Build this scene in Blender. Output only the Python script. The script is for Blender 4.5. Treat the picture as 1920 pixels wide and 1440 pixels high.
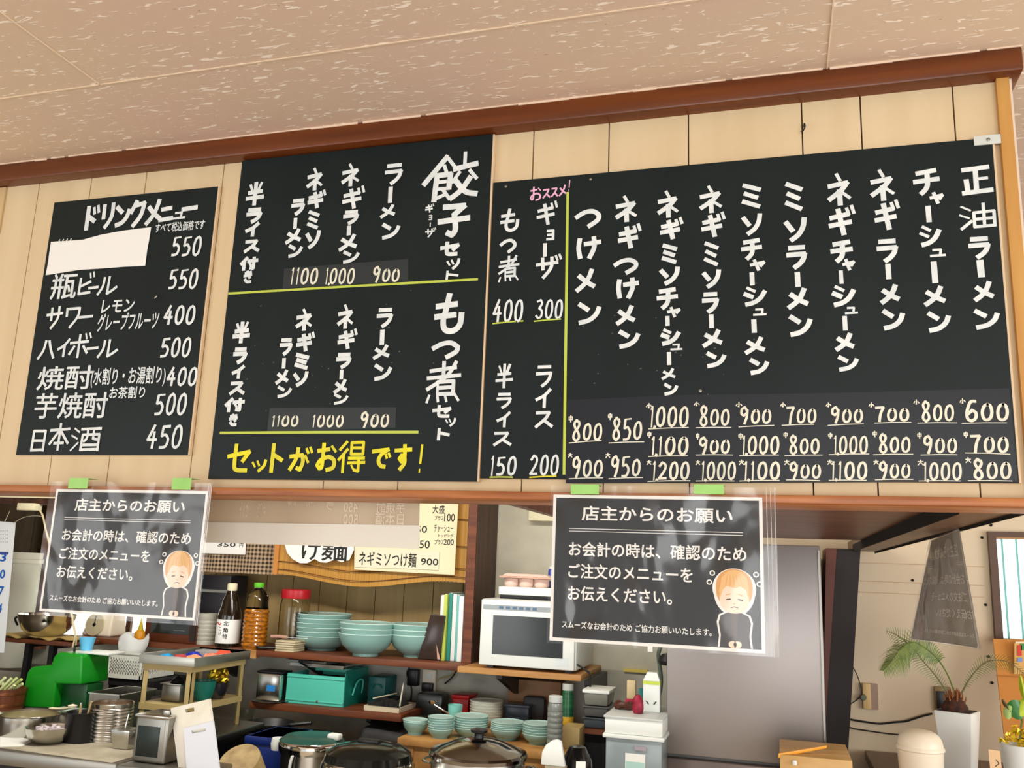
import bpy, bmesh, math, random
from mathutils import Vector, Matrix, noise as mnoise
for o in list(bpy.data.objects): bpy.data.objects.remove(o, do_unlink=True)
SC = bpy.context.scene
COL = SC.collection
random.seed(7)
R = math.radians
# ------------------------------------------------------------------ camera
F = 1660.18                                   # focal length in pixels of the 1920 x 1440 frame
CAM = Vector((0.0, -1.58, 1.55))
def _cam_rows():
    y, p, r = R(-16.8166), R(11.7490), R(-2.2078)
    fwd = Vector((math.sin(y)*math.cos(p), math.cos(y)*math.cos(p), math.sin(p)))
    right = Vector((math.cos(y), -math.sin(y), 0)); down = fwd.cross(right)
    return math.cos(r)*right + math.sin(r)*down, -math.sin(r)*right + math.cos(r)*down, fwd
CX, CY, CZ = _cam_rows()
cd = bpy.data.cameras.new('camera'); cam = bpy.data.objects.new('camera', cd); COL.objects.link(cam)
cd.sensor_width = 36.0; cd.lens = F/1920*36.0; cd.clip_start = 0.05
cam.matrix_world = Matrix(((CX.x, -CY.x, -CZ.x, CAM.x), (CX.y, -CY.y, -CZ.y, CAM.y), (CX.z, -CY.z, -CZ.z, CAM.z), (0, 0, 0, 1)))
SC.camera = cam
# ------------------------------------------------------------------ light and exposure
W = bpy.data.worlds.new('World'); SC.world = W; W.use_nodes = True
bg = W.node_tree.nodes['Background']; bg.inputs[0].default_value = (0.98, 0.99, 1.0, 1); bg.inputs[1].default_value = 0.80
SC.view_settings.view_transform = 'Standard'; SC.view_settings.look = 'None'
SC.view_settings.exposure = 0.20; SC.view_settings.gamma = 1.0; SC.view_settings.use_curve_mapping = False
SC.cycles.use_denoising = True
SC.cycles.max_bounces = 10; SC.cycles.transparent_max_bounces = 24; SC.cycles.caustics_reflective = False; SC.cycles.caustics_refractive = False
def area(name, loc, target, sx, sy, power, col=(1, 1, 1)):
    l = bpy.data.lights.new(name, 'AREA'); l.shape = 'RECTANGLE'; l.size = sx; l.size_y = sy; l.energy = power; l.color = col
    o = bpy.data.objects.new(name, l); COL.objects.link(o); o.location = loc
    o.rotation_euler = (Vector(target) - Vector(loc)).to_track_quat('-Z', 'Y').to_euler(); return o
area('dining_fill_light', (1.4, -4.6, 1.25), (0.3, -1.0, 2.45), 3.2, 1.9, 85, (1.0, 1.0, 1.0))  # added area light with no known window, tilted up to brighten the ceiling
area('side_fill_light', (3.4, 0.0, 1.35), (0.7, 2.0, 1.25), 2.2, 1.4, 62, (1.0, 1.0, 1.0))  # unseen source added to brighten the right wall and fridge side
area('left_fill_light', (-3.6, -3.6, 1.3), (-0.9, -0.3, 2.3), 2.0, 1.5, 30, (1.0, 1.0, 1.0))  # added fill from the left in place of daylight, no window modelled
area('kitchen_fill_light', (-2.3, 1.0, 2.40), (-2.2, 1.5, 0), 1.2, 0.16, 24, (1.0, 0.96, 0.88))  # overhead fill added to lift the dim kitchen, no tube is visible
area('kitchen_rear_fill', (-0.9, 1.0, 2.40), (-1.1, 2.7, 1.0), 1.0, 0.16, 16, (1.0, 0.96, 0.88))  # second unseen fill, added to lighten the right half of the kitchen
# ------------------------------------------------------------------ helpers: a pixel of the photograph to a point at a given depth
def ray(px, py):
    a, b = (px-960)/F, (py-720)/F
    return CX*a + CY*b + CZ
def at(px, py, Y):
    d = ray(px, py); return CAM + d*((Y-CAM.y)/d.y)
def onz(px, py, Z):
    d = ray(px, py); return CAM + d*((Z-CAM.z)/d.z)
def project(P):
    v = Vector(P)-CAM; z = v.dot(CZ)
    return 960+F*v.dot(CX)/z, 720+F*v.dot(CY)/z
def xat(px, Y, Z):
    a, b = -8.0, 4.0
    for _ in range(50):
        m = (a+b)/2
        v = Vector((m, Y, Z))-CAM
        if v.dot(CZ) <= 0.01 or project((m, Y, Z))[0] < px: a = m
        else: b = m
    return (a+b)/2
def span(x0, x1, py, Y): return (at(x1, py, Y)-at(x0, py, Y)).length
def zt(px, py, Y): return at(px, py, Y).z
def lin(c): return tuple(((v/255)/12.92 if v/255 <= .04045 else (((v/255)+.055)/1.055)**2.4) for v in c)
# ------------------------------------------------------------------ materials
MATS = {}
def mat(name, rgb, rough=.5, metal=0, trans=0, var=0, scale=(8, 8, 8), rgb2=None, bump=0, spec=.5, ior=1.45, emit=0, detail=4, contrast=(.35, .65), alpha=1, coat=0):
    if name in MATS: return MATS[name]
    m = bpy.data.materials.new(name); m.use_nodes = True; nt = m.node_tree; b = nt.nodes['Principled BSDF']
    b.inputs['Base Color'].default_value = (*lin(rgb), 1); b.inputs['Roughness'].default_value = rough; b.inputs['Metallic'].default_value = metal
    b.inputs['Transmission Weight'].default_value = trans; b.inputs['IOR'].default_value = ior; b.inputs['Specular IOR Level'].default_value = spec
    b.inputs['Coat Weight'].default_value = coat; b.inputs['Alpha'].default_value = alpha
    if emit: b.inputs['Emission Color'].default_value = (*lin(rgb), 1); b.inputs['Emission Strength'].default_value = emit
    if rgb2 or bump:
        tc = nt.nodes.new('ShaderNodeTexCoord'); mp = nt.nodes.new('ShaderNodeMapping'); n = nt.nodes.new('ShaderNodeTexNoise')
        mp.inputs['Scale'].default_value = scale; n.inputs['Detail'].default_value = detail; n.inputs['Scale'].default_value = 1
        nt.links.new(tc.outputs['Object'], mp.inputs['Vector']); nt.links.new(mp.outputs['Vector'], n.inputs['Vector'])
        if rgb2:
            r = nt.nodes.new('ShaderNodeValToRGB'); r.color_ramp.elements[0].position = contrast[0]; r.color_ramp.elements[1].position = contrast[1]
            r.color_ramp.elements[0].color = (*lin(rgb), 1); r.color_ramp.elements[1].color = (*lin(rgb2), 1)
            nt.links.new(n.outputs['Fac'], r.inputs['Fac']); nt.links.new(r.outputs['Color'], b.inputs['Base Color'])
        if bump:
            bp = nt.nodes.new('ShaderNodeBump'); bp.inputs['Strength'].default_value = bump; bp.inputs['Distance'].default_value = .01
            nt.links.new(n.outputs['Fac'], bp.inputs['Height']); nt.links.new(bp.outputs['Normal'], b.inputs['Normal'])
    MATS[name] = m; return m
def ceiling_mat():
    m = bpy.data.materials.new('textured ceiling board'); m.use_nodes = True; nt = m.node_tree; b = nt.nodes['Principled BSDF']; L = nt.links.new
    tc = nt.nodes.new('ShaderNodeTexCoord')
    def nz(scale, det, dist=0.0, rough=.5):
        mp = nt.nodes.new('ShaderNodeMapping'); mp.inputs['Scale'].default_value = scale
        n = nt.nodes.new('ShaderNodeTexNoise'); n.inputs['Scale'].default_value = 1; n.inputs['Detail'].default_value = det; n.inputs['Distortion'].default_value = dist; n.inputs['Roughness'].default_value = rough
        L(tc.outputs['Object'], mp.inputs['Vector']); L(mp.outputs['Vector'], n.inputs['Vector']); return n.outputs['Fac']
    def ramp(f, stops):
        r = nt.nodes.new('ShaderNodeValToRGB')
        while len(r.color_ramp.elements) < len(stops): r.color_ramp.elements.new(.5)
        for e, (p, c) in zip(r.color_ramp.elements, stops): e.position = p; e.color = (*c, 1)
        L(f, r.inputs['Fac']); return r.outputs['Color']
    worm = ramp(nz((31, 125, 1), 2.2, .9), [(.612, (0, 0, 0)), (.655, (1, 1, 1))])
    pit = ramp(nz((70, 120, 1), 2, .2), [(.22, (1, 1, 1)), (.25, (0, 0, 0))])
    patch = ramp(nz((1.1, 1.6, 1), 3), [(.38, lin((216, 188, 172))), (.62, lin((216, 194, 168)))])
    mix = nt.nodes.new('ShaderNodeMix'); mix.data_type = 'RGBA'; L(worm, mix.inputs[0]); L(patch, mix.inputs[6]); mix.inputs[7].default_value = (*lin((252, 240, 226)), 1)
    mix2 = nt.nodes.new('ShaderNodeMix'); mix2.data_type = 'RGBA'; L(pit, mix2.inputs[0]); L(mix.outputs[2], mix2.inputs[6]); mix2.inputs[7].default_value = (*lin((172, 140, 116)), 1)
    L(mix2.outputs[2], b.inputs['Base Color']); b.inputs['Roughness'].default_value = .8
    bp = nt.nodes.new('ShaderNodeBump'); bp.inputs['Strength'].default_value = .35; bp.inputs['Distance'].default_value = .004; L(worm, bp.inputs['Height']); L(bp.outputs['Normal'], b.inputs['Normal'])
    return m
def film_mat(name='clear plastic film', fac=.012, bump=.6, rough=.15, bscale=(7, 7, 5)):
    m = bpy.data.materials.new(name); m.use_nodes = True; nt = m.node_tree; L = nt.links.new
    for n in list(nt.nodes):
        if n.type == 'BSDF_PRINCIPLED': nt.nodes.remove(n)
    out = nt.nodes['Material Output']
    tr = nt.nodes.new('ShaderNodeBsdfTransparent'); gl = nt.nodes.new('ShaderNodeBsdfGlossy'); gl.inputs['Roughness'].default_value = rough
    fr = nt.nodes.new('ShaderNodeLayerWeight'); pw = nt.nodes.new('ShaderNodeMath'); pw.operation = 'POWER'; pw.inputs[1].default_value = 4.0; L(fr.outputs['Facing'], pw.inputs[0])
    ad = nt.nodes.new('ShaderNodeMath'); ad.operation = 'MULTIPLY_ADD'; ad.inputs[1].default_value = .6; ad.inputs[2].default_value = .045+fac; L(pw.outputs[0], ad.inputs[0])
    mx = nt.nodes.new('ShaderNodeMixShader'); L(ad.outputs[0], mx.inputs[0]); L(tr.outputs[0], mx.inputs[1]); L(gl.outputs[0], mx.inputs[2]); L(mx.outputs[0], out.inputs['Surface'])
    tc = nt.nodes.new('ShaderNodeTexCoord'); mp = nt.nodes.new('ShaderNodeMapping'); mp.inputs['Scale'].default_value = bscale; mp.inputs['Rotation'].default_value = (0, .6, 0)
    n = nt.nodes.new('ShaderNodeTexNoise'); n.inputs['Scale'].default_value = 1; n.inputs['Detail'].default_value = 1.5; n.inputs['Distortion'].default_value = .8
    bp = nt.nodes.new('ShaderNodeBump'); bp.inputs['Strength'].default_value = bump; bp.inputs['Distance'].default_value = .03
    L(tc.outputs['Object'], mp.inputs['Vector']); L(mp.outputs['Vector'], n.inputs['Vector']); L(n.outputs['Fac'], bp.inputs['Height']); L(bp.outputs['Normal'], gl.inputs['Normal']); L(bp.outputs['Normal'], fr.inputs['Normal'])
    return m
def weave_mat(name, a, b_, s, both=True):
    m = bpy.data.materials.new(name); m.use_nodes = True; nt = m.node_tree; b = nt.nodes['Principled BSDF']; L = nt.links.new
    tc = nt.nodes.new('ShaderNodeTexCoord'); sp = nt.nodes.new('ShaderNodeSeparateXYZ'); L(tc.outputs['Object'], sp.inputs[0])
    def stripe(o):
        mu = nt.nodes.new('ShaderNodeMath'); mu.operation = 'MULTIPLY'; mu.inputs[1].default_value = s; L(o, mu.inputs[0])
        fr = nt.nodes.new('ShaderNodeMath'); fr.operation = 'FRACT'; L(mu.outputs[0], fr.inputs[0])
        gt = nt.nodes.new('ShaderNodeMath'); gt.operation = 'GREATER_THAN'; gt.inputs[1].default_value = .5; L(fr.outputs[0], gt.inputs[0]); return gt.outputs[0]
    x, z = stripe(sp.outputs[0]), stripe(sp.outputs[2])
    ad = nt.nodes.new('ShaderNodeMath'); ad.operation = 'ADD'; L(x, ad.inputs[0]); L(z, ad.inputs[1])
    hf = nt.nodes.new('ShaderNodeMath'); hf.operation = 'MULTIPLY'; hf.inputs[1].default_value = .5; L(ad.outputs[0], hf.inputs[0])
    mx = nt.nodes.new('ShaderNodeMix'); mx.data_type = 'RGBA'; L(hf.outputs[0], mx.inputs[0]); mx.inputs[6].default_value = (*lin(a), 1); mx.inputs[7].default_value = (*lin(b_), 1)
    L(mx.outputs[2], b.inputs['Base Color']); b.inputs['Roughness'].default_value = .9; return m
def glass(name, rgb=(245, 250, 248), rough=.03): return mat(name, rgb, rough, trans=1, ior=1.35)
M_CREAM = mat('cream printed plywood', (210, 187, 146), .55, rgb2=(221, 200, 162), scale=(14, 14, 1.2), contrast=(.3, .7))
M_GROOVE = mat('dark panel groove', (92, 66, 36), .8)
M_TRIM = mat('varnished brown wood', (112, 56, 20), .32, rgb2=(78, 36, 14), scale=(2.5, 40, 40), contrast=(.3, .75))
M_LEDGE = mat('orange brown wood', (188, 120, 64), .4, rgb2=(140, 78, 38), scale=(4, 50, 60), contrast=(.35, .7))
M_DKWOOD = mat('dark brown plywood', (124, 80, 54), .4, rgb2=(86, 52, 34), scale=(5, 24, 5), contrast=(.3, .7))
M_RIM = mat('brown grey wood', (126, 92, 64), .4, rgb2=(96, 66, 44), scale=(40, 3, 3), contrast=(.3, .7))
M_PINE = mat('yellow pine wood', (206, 158, 84), .5, rgb2=(190, 136, 66), scale=(20, 20, 3))
M_SHELF = mat('reddish brown shelf wood', (120, 66, 36), .5, rgb2=(86, 42, 24), scale=(3, 30, 30))
M_LIGHTWOOD = mat('light shelf wood', (190, 142, 84), .5, rgb2=(160, 110, 58), scale=(3, 30, 40))
M_TABLEWOOD = mat('worn tan table wood', (178, 132, 72), .55, rgb2=(128, 80, 36), scale=(9, 9, 9), contrast=(.4, .7))
M_POST = mat('dark stained post', (74, 40, 20), .5, rgb2=(40, 22, 12), scale=(30, 30, 2))
M_BLACKWOOD = mat('near black post', (26, 16, 14), .6)
M_BOARD = mat('blackboard paint', (15, 26, 27), .45, rgb2=(19, 31, 31), scale=(5, 5, 5), spec=.28)
M_BOARDEDGE = mat('pale board edge', (222, 196, 160), .6)
M_WHITE = mat('white marker ink', (232, 238, 236), .5, rgb2=(214, 222, 222), scale=(30, 30, 30))
M_CREAMINK = mat('cream marker ink', (236, 234, 214), .5, rgb2=(218, 218, 198), scale=(30, 30, 30))
M_LIME = mat('lime marker ink', (190, 206, 78), .5)
M_YELLOW = mat('yellow marker ink', (236, 226, 20), .5, rgb2=(214, 206, 50), scale=(30, 30, 30))
M_PINK = mat('pink marker ink', (232, 178, 206), .5)
M_PRICEBLACK = mat('black price paper', (24, 30, 38), .35, spec=.4)
M_PRICEGREY = mat('grey black price paper', (44, 50, 52), .4, spec=.4)
M_STEEL = mat('stainless steel', (196, 194, 186), .22, 1)
M_STEELD = mat('dull stainless steel', (150, 148, 140), .38, 1)
M_CHROME = mat('bright chrome', (225, 224, 218), .1, 1)
M_BLACKP = mat('black plastic', (18, 18, 19), .35)
M_BLACKM = mat('matt black', (14, 13, 13), .8)
M_WHITEP = mat('white plastic', (226, 230, 224), .35)
M_CREAMP = mat('cream plastic', (236, 224, 200), .35)
M_PAPER = mat('white paper', (240, 240, 234), .7)
M_CREAMPAPER = mat('cream paper', (228, 220, 184), .7)
M_INK = mat('black ink', (28, 28, 26), .6)
M_TAPE = mat('green masking tape', (146, 204, 104), .5, rgb2=(160, 214, 120), scale=(20, 20, 20))
M_CELADON = mat('celadon glazed ceramic', (138, 178, 170), .18, spec=.6)
M_CELRIM = mat('pale celadon rim', (190, 222, 214), .2)
M_CERWHITE = mat('off white ceramic', (214, 218, 206), .2)
M_FILM = film_mat()
M_CARD = mat('brown cardboard', (190, 132, 72), .8, rgb2=(176, 116, 58), scale=(6, 6, 6))
M_GREEN = mat('bright green plastic', (18, 140, 28), .28)
M_TEAL = mat('turquoise painted metal', (84, 194, 172), .35)
M_TEALD = mat('dark teal painted metal', (20, 116, 100), .35)
M_CABLE = mat('black cable', (22, 22, 20), .5)
M_RACK = mat('beige painted angle steel', (172, 152, 100), .5)
# ------------------------------------------------------------------ mesh builder
class MB:
    def __init__(s): s.v = []; s.f = []; s.m = []
    def add(s, vs, fs, mi=0):
        k = len(s.v); s.v += [tuple(v) for v in vs]; s.f += [tuple(i+k for i in f) for f in fs]; s.m += [mi]*len(fs); return s
    def box(s, x0, x1, y0, y1, z0, z1, mi=0, rz=0, c=None):
        vs = [Vector((x, y, z)) for z in (z0, z1) for x, y in ((x0, y0), (x1, y0), (x1, y1), (x0, y1))]
        if rz:
            c = Vector(c) if c else Vector(((x0+x1)/2, (y0+y1)/2, 0)); q = Matrix.Rotation(rz, 3, 'Z'); vs = [q @ (v-c)+c for v in vs]
        return s.add(vs, [(3, 2, 1, 0), (4, 5, 6, 7), (0, 1, 5, 4), (1, 2, 6, 5), (2, 3, 7, 6), (3, 0, 4, 7)], mi)
    def hexa(s, bot, top, mi=0): return s.add(list(bot)+list(top), [(3, 2, 1, 0), (4, 5, 6, 7), (0, 1, 5, 4), (1, 2, 6, 5), (2, 3, 7, 6), (3, 0, 4, 7)], mi)
    def poly(s, pts, mi=0): return s.add(pts, [tuple(range(len(pts)))], mi)
    def slab(s, pts, d, mi=0):
        n = len(pts); d = Vector(d); a = [Vector(p) for p in pts]; b = [p+d for p in a]
        return s.add(a+b, [tuple(range(n)), tuple(range(2*n-1, n-1, -1))]+[(i, i+n, (i+1) % n+n, (i+1) % n) for i in range(n)], mi)
    def lathe(s, prof, seg=28, c=(0, 0, 0), mi=0, sq=1.0):
        vs = []; fs = []; n = len(prof)
        for r, z in prof:
            for k in range(seg):
                a = 2*math.pi*k/seg; vs.append((c[0]+r*math.cos(a), c[1]+r*math.sin(a)*sq, c[2]+z))
        for i in range(n-1):
            for k in range(seg):
                k2 = (k+1) % seg; fs.append((i*seg+k, i*seg+k2, (i+1)*seg+k2, (i+1)*seg+k))
        if prof[0][0] > 1e-5: fs.append(tuple(range(seg-1, -1, -1)))
        if prof[-1][0] > 1e-5: fs.append(tuple((n-1)*seg+k for k in range(seg)))
        return s.add(vs, fs, mi)
    def tube(s, path, r, seg=8, mi=0, taper=None):
        P = [Vector(p) for p in path]; vs = []; fs = []
        for i, p in enumerate(P):
            t = (P[min(i+1, len(P)-1)]-P[max(i-1, 0)]).normalized(); u = t.cross(Vector((0, .13, 1)))
            if u.length < .1: u = t.cross(Vector((1, 0, 0)))
            u.normalize(); w = t.cross(u); rr = r*(taper[i] if taper else 1)
            vs += [p+u*rr*math.cos(2*math.pi*k/seg)+w*rr*math.sin(2*math.pi*k/seg) for k in range(seg)]
        for i in range(len(P)-1):
            for k in range(seg): fs.append((i*seg+k, i*seg+(k+1) % seg, (i+1)*seg+(k+1) % seg, (i+1)*seg+k))
        fs += [tuple(range(seg-1, -1, -1)), tuple((len(P)-1)*seg+k for k in range(seg))]
        return s.add(vs, fs, mi)
    def build(s, name, mats, parent=None, smooth=False, bevel=0, seg=2):
        me = bpy.data.meshes.new(name); me.from_pydata(s.v, [], s.f)
        if not isinstance(mats, (list, tuple)): mats = [mats]
        for m in mats: me.materials.append(m)
        me.polygons.foreach_set('material_index', s.m); me.update()
        bm = bmesh.new(); bm.from_mesh(me); bmesh.ops.remove_doubles(bm, verts=bm.verts, dist=1e-6) if smooth or bevel else None
        if bevel:
            es = [e for e in bm.edges if len(e.link_faces) == 2 and e.calc_face_angle(0) > .5]
            bmesh.ops.bevel(bm, geom=es, offset=bevel, segments=seg, affect='EDGES', profile=.5, clamp_overlap=True)
        bm.to_mesh(me); bm.free()
        if smooth or bevel:
            me.polygons.foreach_set('use_smooth', [True]*len(me.polygons))
            try: me.set_sharp_from_angle(angle=R(38))
            except Exception: pass
        o = bpy.data.objects.new(name, me); COL.objects.link(o)
        if parent: o.parent = parent
        return o
def tag(o, label, cat, group=None):
    o['label'] = label; o['category'] = cat
    if group: o['group'] = group
    return o
def T(name, label, cat, loc=(0, 0, 0), rz=0, group=None):
    o = bpy.data.objects.new(name, None); COL.objects.link(o); o.location = loc; o.rotation_euler = (0, 0, rz); o.empty_display_size = .05
    return tag(o, label, cat, group)
def struct(o): o['kind'] = 'structure'; return o
def copy_tree(src, loc, label, rz=None, group=None):
    r = src.copy(); COL.objects.link(r); r.location = loc; r['label'] = label
    if rz is not None: r.rotation_euler = (r.rotation_euler[0], r.rotation_euler[1], rz)
    if group: r['group'] = group
    for ch in list(src.children):
        c = ch.copy(); COL.objects.link(c); c.parent = r
        for g in list(ch.children):
            d = g.copy(); COL.objects.link(d); d.parent = c
    return r
def smoothpath(pts, n=6):
    P = [Vector(p) for p in pts]; out = []
    for i in range(len(P)-1):
        p0, p1, p2, p3 = P[max(i-1, 0)], P[i], P[i+1], P[min(i+2, len(P)-1)]
        for k in range(n):
            t = k/n; out.append(.5*((2*p1)+(p2-p0)*t+(2*p0-5*p1+4*p2-p3)*t*t+(3*p1-p0-3*p2+p3)*t*t*t))
    return out+[P[-1]]
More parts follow.
